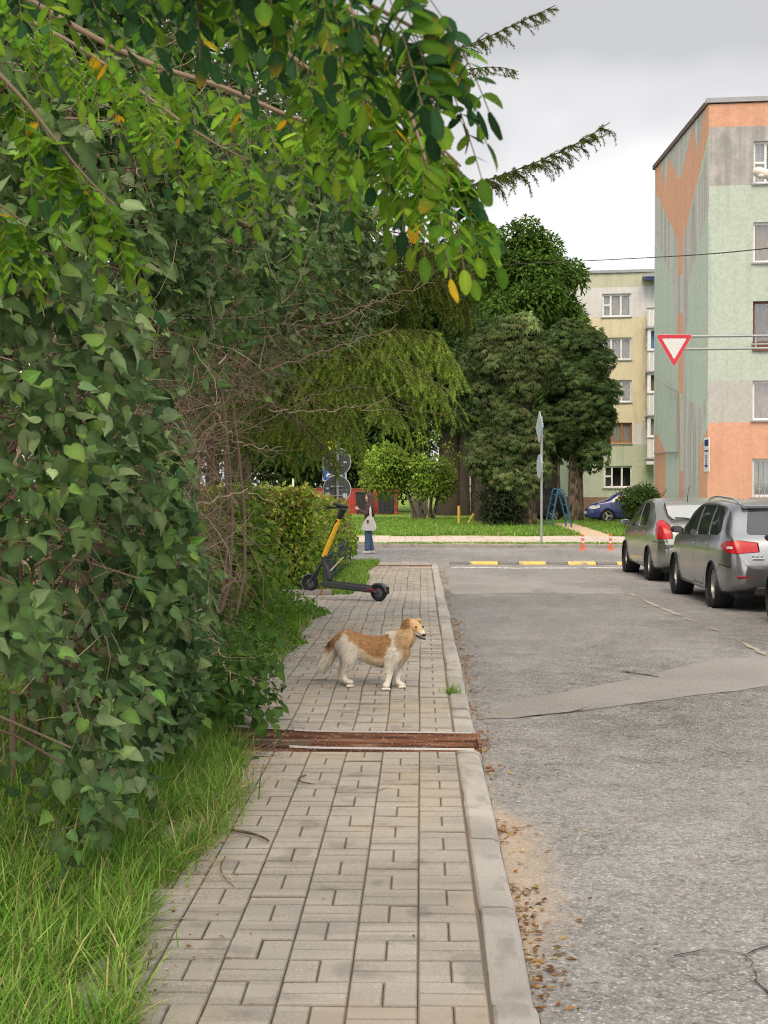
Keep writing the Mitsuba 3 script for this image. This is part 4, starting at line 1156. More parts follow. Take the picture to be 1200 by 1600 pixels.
# --- broadleaf crowns
def crown(parent, centers, radii, nleaf, size, pal, rr, tpl=RHOMB, droop=.6, mat='mat_leaf_vc', name='crown', flatten=1.0, inner=0.25, up=.8, s=.16, kind=None):
    centers, radii = np.asarray(centers, float), np.asarray(radii, float)
    wgt = radii ** 2; k = rr.choice(len(centers), nleaf, p=wgt / wgt.sum())
    d = unit(rr.normal(0, 1, (nleaf, 3))); d[:, 2] = np.where(rr.random(nleaf) < .6, np.abs(d[:, 2]), d[:, 2])
    rad = radii[k] * np.where(rr.random(nleaf) < inner, rr.uniform(.3, .9, nleaf), rr.uniform(.88, 1.08, nleaf))
    pos = centers[k] + d * rad[:, None] * [1, 1, flatten]
    tone = np.exp(rr.normal(0, .25, len(centers)))[k][:, None]
    dirs = unit(d * .8 + rr.normal(0, .45, (nleaf, 3)) + [0, 0, -droop])
    nrm = unit(d + rr.normal(0, .35, (nleaf, 3)) + [0, -.15, up])
    col = jit(pal, rr.integers(0, len(pal), nleaf), rr, s) * tone
    sz = size * rr.uniform(.7, 1.2, nleaf)
    v, f, c = scatter(*tpl, pos, dirs, nrm, sz, col)
    return put(name, (v, f), mat, parent, color=c, kind=kind)

def clumps(c, r, n, cr, rr, shell=.62, zpow=1.0):
    """clump centres through an ellipsoid"""
    d = unit(rr.normal(0, 1, (n, 3))); q = rr.uniform(shell, 1.0, n)[:, None] * (1 - cr / np.max(r) * .6)
    return np.asarray(c) + d * q * np.asarray(r), cr * rr.uniform(.7, 1.3, n)

def limbs(parent, base, top, r, rr, targets, nl=8, mat='mat_bark'):
    base, top = np.asarray(base, float), np.asarray(top, float)
    put('trunk', tube(spline([base - [0, 0, .3], base + (top - base) * .35 + rr.normal(0, .05, 3) * [1, 1, 0], base + (top - base) * .7, top], 10), np.linspace(r * 1.15, r * .45, 10), 10), mat, parent, smooth=True)
    L = []
    for t in targets[:nl]:
        z = base + (top - base) * rr.uniform(.4, .95)
        L.append(tube(spline([z, z + (t - z) * .5 + [0, 0, .25], t], 6), np.linspace(r * .35, r * .06, 6), 5))
    if L:
        put('limbs', cat(L), mat, parent, smooth=True)

M('mat_bark_dark', (.075, .062, .05), .9, .1)
DARKG = [(0.045, 0.085, 0.026), (0.058, 0.105, 0.03), (0.072, 0.12, 0.036)]
CHEST = [(0.10, 0.14, 0.052), (0.12, 0.16, 0.06), (0.145, 0.18, 0.074), (0.085, 0.125, 0.048)]
LINDEN = [(0.105, 0.195, 0.036), (0.125, 0.22, 0.042), (0.085, 0.165, 0.034)]
BRIGHT = [(0.21, 0.33, 0.05), (0.25, 0.36, 0.06), (0.29, 0.37, 0.08), (0.17, 0.28, 0.045)]
# chestnut cluster: five drooping leaflets
def palm():
    v, f = [], []
    for k, a in enumerate((-1.25, -.62, 0, .62, 1.25)):
        L = 1 - .13 * abs(a); dx, dy = math.sin(a), math.cos(a); o = len(v)
        v += [(0, 0, 0), (dx * .55 * L + dy * .15, dy * .55 * L - dx * .15, -.10), (dx * .55 * L - dy * .15, dy * .55 * L + dx * .15, -.10), (dx * L, dy * L, -.42)]
        f += [(o, o + 1, o + 2), (o + 1, o + 3, o + 2)]
    return np.array(v, float), np.array(f)
PALM = palm()

rr = np.random.default_rng(71)
gz = -0.13
# front chestnut
t = thing('chestnut_tree', 'front chestnut with a dense column of drooping layered leaves behind the thin sign pole', 'tree')
bx = P(822, 800, 60)[0]
limbs(t, (bx, 60, gz), (bx - .2, 60, 7.5), .42, rr, [])
c1, r1 = clumps((bx - .75, 60, 6.4), (1.75, 1.5, 2.6), 60, .62, rr, .5)
c2, r2 = clumps((bx - .72, 60, 2.9), (1.55, 1.4, 2.5), 50, .60, rr, .5)
crown(t, np.vstack([c1, c2]), np.concatenate([r1, r2]), 17000, .235, CHEST, rr, PALM, droop=.95, up=.55, flatten=.8)
t = thing('ivy_bush', 'dark ivy bush at the foot of the front chestnut trunk', 'bush')
c, r = clumps((P(780, 790, 60)[0], 59.6, .55), (1.05, .8, .75), 22, .38, rr)
crown(t, c, r, 3500, .16, [(0.03, .05, .02), (.045, .07, .03), (.05, .05, .035)], rr, name='foliage')
put('stem', tube([(2.9, 59.7, gz), (2.95, 59.6, .8)], [.05, .02], 6), 'mat_bark', t)
# right chestnut
t = thing('chestnut_tree', 'right chestnut with a bare lower trunk in front of the yellow block', 'tree')
bx2 = P(899, 800, 68)[0]
limbs(t, (bx2, 68, gz), (bx2, 68, 7), .36, rr, [])
c, r = clumps((P(900, 0, 68)[0], 68, 5.5), (1.72, 1.6, 3.9), 95, .66, rr, .5)
crown(t, c, r, 17000, .245, [(c_[0] * .72, c_[1] * .84, c_[2] * .8) for c_ in CHEST], rr, PALM, droop=.9, up=.6, flatten=.85)
# tall trees behind them
def tall(label, px, Y, topy, rx, z0, pal, seed, n=9000, size=.26, clump=.75, name='linden_tree', tr=.3, group=None, ncl=70, droop=.6):
    rr = np.random.default_rng(seed)
    t = thing(name, label, 'tree', group)
    x = P(px, 700, Y)[0]; zt = P(px, topy, Y)[2]
    c, r = clumps((x, Y, (z0 + zt) / 2), (rx, rx * .9, (zt - z0) / 2), ncl, clump, rr, .45)
    limbs(t, (x, Y, gz), (x, Y, z0 + (zt - z0) * .7), tr, rr, c, 12, 'mat_bark_dark' if name == 'dark_tree' else 'mat_bark')
    crown(t, c, r, n, size, pal, rr, RH2, droop=droop)
    return t
tall('pale green tall linden rising behind the front chestnut', 806, 78, 296, 2.5, 3, LINDEN, 81, 24000, .30, .8)
tall('narrow green linden just right of the tallest one, behind the chestnuts', 868, 82, 392, 2.4, 3, LINDEN, 82, 22000, .30, .75)
tall('dark narrow tree whose pointed top shows between the two lindens', 845, 90, 352, 1.7, 4, DARKG, 83, 14000, .28, .6, name='dark_tree')
tall('dark low tree between the two chestnuts', 862, 74, 505, 2.0, 2.0, DARKG, 84, 14000, .26, .7, name='dark_tree')
tall('dark chestnut at the left shoulder of the front chestnut', 752, 66, 470, 1.5, 2.4, [(c[0] * .6, c[1] * .72, c[2] * .7) for c in CHEST], 85, 9000, .24, .6, name='dark_tree')
tall('green linden that fills the gap left of the tallest linden', 745, 84, 330, 2.9, 3, LINDEN, 86, 22000, .32, .9)
G = 'trees standing beyond the cross street'
tall('dark tree with two thick bare trunks right of the bright small tree', 700, 82, 380, 3.4, 3.4, DARKG, 87, 20000, .34, 1.0, name='dark_tree', tr=.62)
rr = np.random.default_rng(88)
q = P(722, 700, 82)
put('trunk', tube(spline([(q[0], 82.2, gz), (q[0] + .05, 82.2, 3), (q[0] + .45, 82.2, 6.5)], 8), np.linspace(.5, .3, 8), 10), 'mat_bark_dark', 'dark_tree_003', smooth=True)
tall('dark tree behind the round sign backs', 610, 92, 330, 4.4, 1.0, DARKG, 89, 22000, .38, 1.2, name='dark_tree', tr=.4)
tall('dark tree left of the sign backs, mostly behind the spruce', 480, 95, 250, 5.8, 0.6, DARKG, 90, 26000, .42, 1.5, name='dark_tree', tr=.4)
tall('leftmost dark tree beyond the hedge', 330, 95, 200, 6.4, 0.6, DARKG, 91, 24000, .45, 1.6, name='dark_tree', tr=.4)
tall('dark low tree right behind the red block wall', 585, 93, 640, 4.0, .2, DARKG, 96, 14000, .34, 1.0, name='dark_tree', tr=.3)
tall('dark low tree behind the far end of the hedge', 470, 90, 610, 4.6, .2, DARKG, 97, 14000, .36, 1.1, name='dark_tree', tr=.3)
# roadside broadleaf trees behind the lilacs, left of the street
def side_tree(label, x, y, zt, rx, seed, n=15000, pal=None, z0=1.2, size=.12):
    rr = np.random.default_rng(seed)
    t = thing('broadleaf_tree', label, 'tree')
    c, r = clumps((x, y, (z0 + zt) / 2), (rx, rx, (zt - z0) / 2), 60, .8, rr, .5)
    limbs(t, (x, y, 0), (x, y, zt * .7), .16, rr, c, 14)
    crown(t, c, r, n, size, pal or DARKG, rr, RH2, droop=.5)
side_tree('shady tree behind the nearest lilac shrub', -3.9, 9.5, 6.6, 1.9, 92, 15000)
side_tree('shady tree behind the tangle of bare twigs', -3.8, 13.5, 8.8, 2.2, 93, 18000)
side_tree('shady tree left of the hedge and the side path', -5.4, 22, 10.5, 3.2, 94, 20000, z0=.8, size=.17)
side_tree('shady tree above the far hedge, left of the sign backs', -3.6, 30, 9.5, 2.7, 95, 24000, z0=.9, size=.17)

# small bright tree
t = thing('small_tree', 'small bright yellow green tree on the lawn beside the red brick enclosure', 'tree')
rr = np.random.default_rng(101)
xs_, ys_ = P(640, 750, 72)[0], 72.0
c1, r1 = clumps((P(605, 750, 72)[0], 72, 2.1), (1.55, 1.2, 1.45), 30, .48, rr, .5)
c2, r2 = clumps((P(672, 750, 72)[0], 72, 2.0), (1.5, 1.2, 1.45), 30, .48, rr, .5)
c, r = np.vstack([c1, c2]), np.concatenate([r1, r2])
for (pxa, lean) in ((662, -.5), (671, .2), (676, .5), (650, -.7)):
    a = np.array([P(pxa, 800, 72)[0], 72 + rr.normal(0, .2), gz]); put('trunk', tube(spline([a, a + [lean * .4, 0, .9], a + [lean, 0, 2.2]], 8), np.linspace(.10, .04, 8), 7), 'mat_bark', t, smooth=True)
crown(t, c, r, 9500, .20, BRIGHT, rr, droop=.35)
# wispy upright shoots
sh = np.array([[P(px, py, 72)[0], 71.8, P(px, py, 72)[2]] for px, py in ((662, 690), (680, 684), (700, 700), (645, 702), (715, 716), (655, 680))])
put('shoots', cat([tube([p - [0, 0, .9], p], .012, 4) for p in sh]), 'mat_twig', t)
crown(t, sh, np.full(len(sh), .26), 260, .2, BRIGHT, rr, name='shoot_leaves')
# bush by the blue car
t = thing('bush', 'green bush hiding the rear of the blue car', 'bush')
rr = np.random.default_rng(102)
c, r = clumps((P(1003, 780, 56)[0], 56, .75), (1.0, .8, .95), 30, .36, rr, .5)
crown(t, c, r, 6500, .11, [(0.06, .105, .025), (.075, .125, .03), (.05, .09, .022)], rr, name='foliage', up=.5)
put('stems', cat([tube([(9 * 0 + P(1003, 0, 56)[0] + rr.normal(0, .15), 56, gz), (P(1003, 0, 56)[0] + rr.normal(0, .7), 56 + rr.normal(0, .3), 1.4)], [.03, .01], 5) for _ in range(9)]), 'mat_bark', t)

# clipped hedge with its low fence
t = thing('hedge', 'yellowing green hedge behind a low iron fence, left of the scooter', 'hedge')
rr = np.random.default_rng(103)
HP = [(0.23, .33, .05), (.29, .38, .058), (.38, .42, .08), (.13, .21, .038), (.40, .38, .10), (.30, .19, .085)]
n = 26000
yy = rr.uniform(21.0, 31.5, n); 
top = 1.42 + .22 * (meshkit.noise(np.column_stack([yy * .8, 0 * yy, 0 * yy]), 4) - .5) - .033 * (yy - 21)
s_ = rr.random(n); front = rr.random(n) < .62
bulge = .30 * meshkit.fbm(np.column_stack([yy * 1.3, s_ * 3, 0 * yy]), 3, 8)
xx = np.where(front, -1.62 - .22 * s_ ** 2 + bulge - np.abs(rr.normal(0, .07, n)), rr.uniform(-3.4, -1.6, n))
zz_ = np.where(front, .12 + s_ * (top - .12), top - np.abs(rr.normal(0, .09, n)))
pos = np.column_stack([xx, yy, zz_])
# its near end
m = 5000; xe = rr.uniform(-3.3, -1.55, m); se = rr.random(m)
pos = np.vstack([pos, np.column_stack([xe, 21.0 - .35 * meshkit.fbm(np.column_stack([xe * 1.5, se * 3, 0 * xe]), 3, 9) + np.abs(rr.normal(0, .08, m)), .1 + se * 1.35])])
n = len(pos); s2 = np.clip(pos[:, 2] / 1.4, 0, 1)
pp = np.where(rr.random(n) < s2 ** 3 * .65, rr.choice([2, 4, 5, 1], n), rr.choice([0, 1, 3, 3, 0], n))
foliage(t, RH2, pos, rr.normal(0, .8, (n, 3)) + [.4, -.4, -.3], rr.normal(0, .4, (n, 3)) + [.5, -.5, .7], rr.uniform(.065, .115, n), HP, pp, rr, 0, curl=.2)
k = 260
put('stems', twigs(np.column_stack([rr.uniform(-2.6, -1.6, k), rr.uniform(21, 31, k), rr.uniform(0, .5, k)]), rr.normal(0, .3, (k, 3)) + [.1, 0, 1], rr.uniform(.6, 1.2, k), rr.uniform(.004, .008, k), rr, .5), 'mat_twig', t, kind='stuff')
core = cat([cbox((-3.2, 21.3 + k, 0), (-1.85, 22.29 + k, 1.10 - .033 * k)) for k in range(10)])  # plain boxes that fill the inside of the hedge
put('core', core, M('mat_hedge_core', (.022, .03, .012), .95, .05), t, label='plain dark boxes filling the inside of the hedge')
# large leaved sapling in front of the hedge
t = thing('maple_sapling', 'broad leaved light green sapling at the near end of the hedge', 'sapling')
SAP = [(.135, .24, .035), (.17, .28, .045), (.21, .31, .055), (.105, .19, .035)]
n = 900; pos, dd, nn = [], [], []
cc, cr_ = clumps((-1.75, 14.6, .95), (.42, .9, .72), 22, .22, rr, .3)
k = rr.integers(0, 22, n); d = unit(rr.normal(0, 1, (n, 3)))
pos = cc[k] + d * cr_[k][:, None]
foliage(t, LOBED, pos, d * .5 + rr.normal(0, .3, (n, 3)) + [.3, -.2, -.6], rr.normal(0, .35, (n, 3)) + [.4, -.5, .8], rr.uniform(.07, .12, n), SAP, rr.integers(0, 4, n), rr, 120, 10)
put('stems', twigs([( -1.8 + rr.normal(0, .1), 14.6 + rr.normal(0, .4), 0) for _ in range(14)], rr.normal(0, .25, (14, 3)) + [.1, 0, 1], rr.uniform(.8, 1.5, 14), [.008] * 14, rr, .4), 'mat_twig', t, kind='stuff')

# --- grass
BL = (np.array([(-.5, 0, 0), (.5, 0, 0), (-.42, .35, .03), (.42, .35, .03), (-.28, .68, .14), (.28, .68, .14), (0, 1.0, .36)], float), np.array([(0, 1, 2), (1, 3, 2), (2, 3, 4), (3, 5, 4), (4, 5, 6)]))
GP = [(.165, .335, .05), (.215, .39, .062), (.29, .43, .10), (.12, .25, .045), (.46, .41, .19)]
def grass(name, x, y, z, h, rr, width=.02, lean=.55, pal=GP, wts=(.3, .3, .2, .15, .05), parent=None, label=None, tpl=BL, wsc=None):
    n = len(x); az = rr.uniform(0, 6.283, n)
    d = np.column_stack([np.cos(az) * lean * rr.random(n), np.sin(az) * lean * rr.random(n), np.ones(n)])
    nn = np.column_stack([np.cos(az), np.sin(az), np.full(n, .25)])
    xx, yy, zz = frames(d, -nn)
    T, F = tpl
    idx = rr.choice(len(pal), n, p=np.array(wts) / np.sum(wts))
    col = np.repeat(np.clip(jit(pal, idx, rr, .2), .003, .9), len(T), 0)
    w = (width * rr.uniform(.6, 1.3, n))[:, None, None]
    v = np.column_stack([x, y, z])[:, None] + w * T[None, :, 0:1] * xx[:, None] + h[:, None, None] * (T[None, :, 1:2] * yy[:, None] - T[None, :, 2:3] * zz[:, None] * rr.uniform(.4, 1.8, n)[:, None, None])
    f = (F[None] + (np.arange(n) * len(T))[:, None, None]).reshape(-1, 3)
    return put(name, (v.reshape(-1, 3), f), 'mat_leaf_vc', parent, color=col, kind='stuff', label=label)
rr = np.random.default_rng(111)
n = 50000
y = 3.3 + 6.6 * rr.random(n) ** 1.15
edge = np.interp(y, [3.3, 4.1, 4.8, 5.4, 6.0, 6.6, 8.0, 9.0], [-.80, -.84, -.97, -1.02, -.90, -.89, -.97, -1.18]) + .07 * (meshkit.fbm(np.column_stack([y * 2.3, 0 * y, 0 * y]), 3, 6) - .5) * 2
x = edge - np.abs(rr.normal(0, .75, n)) ** 1.1
keep = meshkit.fbm(np.column_stack([x * 3.2, y * 2.4, 0 * x]), 3, 14) > .27 + .20 * np.exp(-((edge - x) / .16)) 
x, y, edge = x[keep], y[keep], edge[keep]
h = rr.uniform(.09, .30, len(x)) * (.55 + .45 * np.clip((edge - x) / .35, 0, 1))
grass('tall_grass', x, y, verge_z(x, y) - .01, h, rr, .0075, .75, wts=(.28, .3, .22, .1, .10), label='long uncut grass along the left edge of the pavement')
n = 2600
y = 3.5 + 5.2 * rr.random(n); x = np.interp(y, [3.3, 4.1, 4.8, 5.4, 6.0, 6.6, 8.0, 9.0], [-.82, -.86, -.99, -1.04, -.92, -.91, -.99, -1.2]) + np.abs(rr.normal(0, .055, n)) - .03
k = meshkit.noise(np.column_stack([y * 3.1, x * 4, 0 * y]), 5) > .42
grass('edge_grass', x[k], y[k], np.full(k.sum(), -.005), rr.uniform(.06, .24, k.sum()), rr, .006, 1.25, wts=(.25, .25, .25, .08, .17), label='loose blades leaning over the paving edge')
n = 9000
y = rr.uniform(20.8, 31.0, n); x = -0.92 - .06 * np.sin(y) - .85 * rr.random(n) ** 1.3
grass('grass_strip_blades', x, y, walkz(y) - .01, rr.uniform(.05, .16, n), rr, .012, .6, label='short bright grass between the fence and the pavement')
n = 7000
y = rr.uniform(8.8, 18.2, n); x = -1.28 - 1.1 * rr.random(n) ** 1.2 + .1 * np.sin(y * 2.1)
grass('verge_grass', x, y, verge_z(x, y) - .01, rr.uniform(.06, .22, n), rr, .009, .7, label='grass tufts under the hedge beside the dog')
# lawn beyond the street
n = 90000
y = 48.4 + 26 * rr.random(n) ** 1.5; x = rr.uniform(-9, 11, n) * (y / 50)
pathd = np.abs(x - (5.55 + .02 * (y - 50) + .25))
bare = (meshkit.fbm(np.column_stack([x * .6, y * .4, 0 * x]), 3, 41) * 3.5 - 1.75 + y < 49.2) | ((pathd < .5) & (y < 64))
x, y = x[~bare], y[~bare]
BL2 = (np.array([(-.5, 0, 0), (.5, 0, 0), (0, 1, .25)], float), np.array([(0, 1, 2)]))
grass('lawn_grass', x, y, np.full(len(x), -.15), rr.uniform(.06, .22, len(x)), rr, .05, .6, tpl=BL2, wts=(.3, .32, .22, .1, .06), label='rough green lawn beyond the cross street')
n = 9000
x = rr.uniform(-8, 9, n); y = rr.uniform(41.95, 42.85, n)
k = meshkit.fbm(np.column_stack([x * .8, y, 0 * x]), 3, 3) > .42
grass('kerb_grass', x[k], y[k], np.full(k.sum(), -.15), rr.uniform(.03, .09, k.sum()), rr, .04, .6, tpl=BL2, label='thin grass between the far kerb and the far pavement')
# weeds
WP = [(.115, .23, .032), (.15, .28, .04), (.085, .175, .03)]
n = 5200
y = rr.uniform(12.0, 17.9, n); x = -1.22 - 1.2 * rr.random(n) - .12 * np.sin(y * 1.7); hz = .40 * meshkit.fbm(np.column_stack([x * 2, y * 1.5, 0 * x]), 3, 2) * np.clip((-1.15 - x) / .3, .25, 1)
pos = np.column_stack([x, y, verge_z(x, y) + hz * rr.random(n) ** .4])
v, f, c = scatter(*RHOMB, pos, rr.normal(0, 1, (n, 3)) + [.2, -.2, .1], rr.normal(0, .35, (n, 3)) + [.1, -.2, 1], rr.uniform(.035, .075, n), jit(WP, rr.integers(0, 3, n), rr))
put('ground_cover', (v, f), 'mat_leaf_vc', color=c, kind='stuff', label='bright green weeds at the pavement edge behind the dog')
# leafy arm over the pavement
n = 650
y = rr.normal(8.9, .5, n); x = rr.normal(-1.05, .24, n); z = np.abs(rr.normal(.28, .16, n)) + .03
qx = proj(np.column_stack([x, y, z]))[0]
keep = qx < 452 - 60 * rr.random(n)
pos = np.column_stack([x, y, z])[keep]; n = len(pos)
foliage('lilac_shrub_001', HEART, pos, rr.normal(0, .6, (n, 3)) + [.6, -.3, -.3], rr.normal(0, .3, (n, 3)) + [.3, -.3, .9], rr.uniform(.05, .08, n), [(.06, .125, .03), (.08, .155, .034), (.05, .10, .028)], rr.integers(0, 3, n), rr, 40, 10, rest='low_foliage')
# litter: dead leaves and bits
LP = [(.30, .17, .075), (.22, .115, .055), (.40, .25, .11), (.35, .14, .06), (.5, .33, .10), (.16, .10, .06)]
def litter(name, x, y, zf, size, label, rr, parent=None, pal=LP):
    n = len(x); pos = np.column_stack([x, y, zf + .004 + .008 * rr.random(n)])
    v, f, c = scatter(*RHOMB, pos, rr.normal(0, 1, (n, 3)) * [1, 1, .12], rr.normal(0, .28, (n, 3)) + [0, 0, 1], size, jit(pal, rr.integers(0, len(pal), n), rr, .25))
    put(name, (v, f), 'mat_matte_leaf_vc', parent, color=c, kind='stuff', label=label)
rr = np.random.default_rng(120)
n = 3400
y = 3.4 + 26 * rr.random(n) ** 1.25; clump = meshkit.fbm(np.column_stack([y * 1.6, 0 * y, 0 * y]), 3, 17)
x = .348 + np.abs(rr.normal(0, .07, n)) + np.where(rr.random(n) < .06, np.abs(rr.normal(0, .3, n)), 0)
k = rr.random(n) < np.clip((clump - .3) * 3.0, .10, 1)
litter('gutter_leaves', x[k], y[k], roadz(y[k]), rr.uniform(.014, .042, k.sum()), 'brown and orange fallen leaves in the gutter along the kerb', rr)
n = 5000
y = rr.uniform(3.6, 17, n); x = -1.02 + .16 * rr.normal(0, 1, n) - .12 * np.clip((y - 8) / 3, 0, 1.3)
k = meshkit.fbm(np.column_stack([x * 2.5, y * 1.1, 0 * x]), 3, 18) > .50
litter('leaf_litter', x[k], y[k], walkz(y[k]) + 0, rr.uniform(.008, .026, k.sum()), 'dry brown litter along the left edge of the pavement', rr, pal=[(.24, .16, .09), (.33, .25, .15), (.16, .10, .06), (.42, .33, .20)])
n = 260
litter('pavement_crumbs', rr.uniform(-1.1, .18, n), rr.uniform(4, 20, n), np.zeros(n), rr.uniform(.006, .02, n), 'scattered crumbs of dead leaf on the pavement', rr)
# dry grass straws over the pavement edge
n = 240
y = rr.uniform(5.5, 8.3, n); x = rr.normal(-.95, .10, n)
put('straws', twigs(np.column_stack([x, y, np.full(n, .03)]), rr.normal(0, 1, (n, 3)) * [1, .7, .18], rr.uniform(.08, .3, n), np.full(n, .0014), rr, .5), M('mat_straw', (.42, .31, .17), .85, .15), kind='stuff', label='dry straws lying over the edge of the pavement')
# sticks on the pavement
for q, r, lb in (([(478, 1211), (466, 1218), (490, 1225)], .005, 'short dark twig on the paving blocks just in front of the drain channel'), ([(362, 1297), (392, 1302), (420, 1314)], .008, 'thickest dark stick on the pavement, poking out of the grass'), ([(368, 1176), (400, 1182), (436, 1180)], .004, 'thin twig lying along the left end of the drain channel'), ([(352, 1338), (345, 1352), (366, 1385)], .003, 'thin bent twig nearest the viewer at the grass edge'), ([(592, 1236), (600, 1232), (607, 1230)], .002, 'tiny pale twig in a paving joint in the middle of the pavement')):
    w = np.array([PG(a, b, .006 + r) for a, b in q])
    tag(put('fallen_twig', tube(spline(w, 8), np.linspace(r, r * .5, 8), 5), 'mat_twig_dark', smooth=True), lb, 'twig', 'fallen twigs on the pavement')
# weed in the kerb gap
n = 90; c0 = PG(707, 1082, 0)
grass('kerb_weed', c0[0] + rr.normal(0, .03, n), c0[1] + rr.normal(0, .03, n), np.full(n, -.02), rr.uniform(.04, .12, n), rr, .006, 1.0, label='small weed growing in the broken kerb joint')
# ------------------------------------------------------------------ cars
from scipy.interpolate import PchipInterpolator
def paint(name, c, flake=0.35):
    return M(name, c, 0.16, 0.6, metallic=flake, coat=1.0, coat_gloss=0.96)
paint('mat_paint_grey', (0.30, 0.305, 0.32), .85)
paint('mat_paint_sage', (0.36, 0.365, 0.33), .8)
paint('mat_paint_blue', (0.022, 0.035, 0.17), .2)
paint('mat_paint_black', (0.016, 0.017, 0.02), .1)
M('mat_car_glass', (0.022, 0.026, 0.028), 0.04, 0.9, coat=1.0, coat_gloss=0.98)
M('mat_car_glass_sky', (0.38, 0.41, 0.42), 0.06, 0.9, coat=1.0, coat_gloss=0.98)  # sky reflection painted into the rear glass colour
M('mat_lens_red', (0.44, 0.006, 0.012), 0.2, 0.45)
M('mat_lens_dark_red', (0.22, 0.006, 0.012), 0.12, 0.6, coat=1.0)
M('mat_lens_clear', (0.62, 0.62, 0.62), 0.1, 0.7, coat=1.0)
M('mat_alloy', (0.50, 0.50, 0.51), 0.32, 0.6, metallic=0.7)
M('mat_chrome', (0.75, 0.75, 0.76), 0.15, 0.6, metallic=0.95)

def car(name, label, place, L, W, top, belt, plan, bottom, wheels, wr, win, lights, mat, glass='mat_car_glass', rearwin=None, tumble=.26, gaps=(), doors=(), spokes=5, rail=False, extras=None, arch=.335, group=None, sideonly=None):
    """place: (x, y, angle) of the rear centre on the ground. Local axes: t to the right, s forward, z up."""
    x0, y0, ang = place
    z0 = float(roadz(y0 + L / 2 * math.cos(ang))) if y0 < 45 else -.13
    def W3(v):
        return rot(np.asarray(v, float), ang, 'z') + [x0, y0, z0]
    t = thing(name, label, 'car', group)
    T, Bt, Pl, Bo = [PchipInterpolator(*np.array(q).T) for q in (top, belt, plan, bottom)]
    st = np.unique(np.concatenate([np.linspace(0, .35, 30), np.linspace(.35, L - .35, 100), np.linspace(L - .35, L, 26)]))
    secs = []
    for s in st:
        zt, zb, w = float(T(s)), float(Bo(s)), float(Pl(s)) * W / 2
        ze = min(float(Bt(s)), zt - .05); h = zt - ze
        k = float(np.clip((h - .10) / .22, 0, 1)); k = k * k * (3 - 2 * k)
        wrf = w * .965 - tumble * h
        g = np.array([(wrf, zt - .10), (wrf - .035, zt - .05), (wrf - .13, zt - .018), (0, zt)])
        hd = np.array([(.945 * w, ze + h * .40), (.88 * w, ze + h * .72), (.70 * w, zt - .012), (0, zt)])
        u = g * k + hd * (1 - k)
        mid = ze - zb
        lo = np.array([(0, zb), (.80 * w, zb), (.955 * w, zb + .03), (.985 * w, zb + mid * .16), (1.0 * w, zb + mid * .45), (.994 * w, zb + mid * .75), (.965 * w, ze)])
        cp = np.vstack([lo, u]); dlen = np.concatenate([[0], np.cumsum(np.linalg.norm(np.diff(cp, axis=0), axis=1))])
        q = []
        for i, n in enumerate((6, 3, 3, 6, 6, 5, 9, 4, 4, 8)):
            q.append(dlen[i] + (dlen[i + 1] - dlen[i]) * np.arange(n) / n)
        q = np.concatenate(q + [[dlen[-1]]])
        px_, pz_ = PchipInterpolator(dlen, cp[:, 0]), PchipInterpolator(dlen, cp[:, 1])
        half = np.column_stack([px_(q), pz_(q)])
        full = np.vstack([half, half[-2:0:-1] * [-1, 1]])
        secs.append(np.column_stack([full[:, 0], np.full(len(full), s), full[:, 1]]))
    n = len(secs[0]); V = np.vstack(secs); F = []
    i, j = np.meshgrid(np.arange(len(st) - 1), np.arange(n), indexing='ij')
    q = np.stack([i * n + j, i * n + (j + 1) % n, (i + 1) * n + (j + 1) % n, (i + 1) * n + j], -1).reshape(-1, 4)
    F = np.vstack([q[:, [0, 1, 2]], q[:, [0, 2, 3]]])
    c0, c1 = len(V), len(V) + 1
    V = np.vstack([V, secs[0].mean(0), secs[-1].mean(0)])
    a = np.arange(n); e = (len(st) - 1) * n
    F = np.vstack([F, np.stack([a * 0 + c0, (a + 1) % n, a], 1), np.stack([a * 0 + c1, e + a, e + (a + 1) % n], 1)])
    m = trimesh.Trimesh(V, F, process=False)
    if m.volume < 0: F = F[:, ::-1]
    body = man(V, F)
    def sideprism(poly, t0, t1):
        return man(*prism(poly, t0, t1, 'yz'))
    def both(poly, t0):
        b = sideprism(poly, t0, 2.0); return b + b.mirror([1, 0, 0])
    def cyl(s, z, r, t0, t1):
        return man(*prism(Polygon([(s + r * math.cos(k), z + r * math.sin(k)) for k in np.linspace(0, 2 * np.pi, 49)[:-1]]), t0, t1, 'yz'))
    for s in wheels:
        a = cyl(s, wr - .01, arch, .52, 2.0); body = body - a - a.mirror([1, 0, 0])
    whole = body
    for poly in win:
        pg = Polygon(poly).buffer(.03, join_style=1).buffer(-.03).buffer(-.025).buffer(.025)
        g = whole ^ both(pg.buffer(-.006), .35)
        body = body - both(pg, .30)
        for sgn in (-1, 1):
            half = g ^ manifold3d.Manifold.cube([4, 20, 4]).translate([0 if sgn > 0 else -4, -5, -1])
            v, f = tm(half.translate([-.006 * sgn, 0, 0]))
            if len(f): put('side_window', (W3(v), f), 'mat_car_glass', t, smooth=30)
    if rearwin is not None:
        pg = Polygon(rearwin).buffer(.05, join_style=1).buffer(-.05).buffer(-.04).buffer(.04)
        rp = man(*prism(pg.buffer(-.006), -1, .9, 'xz')); bp = man(*prism(pg, -1, .95, 'xz'))
        v, f = tm((body ^ rp).translate([0, .006, 0])); body = body - bp
        put('rear_window', (W3(v), f), glass, t, smooth=30)
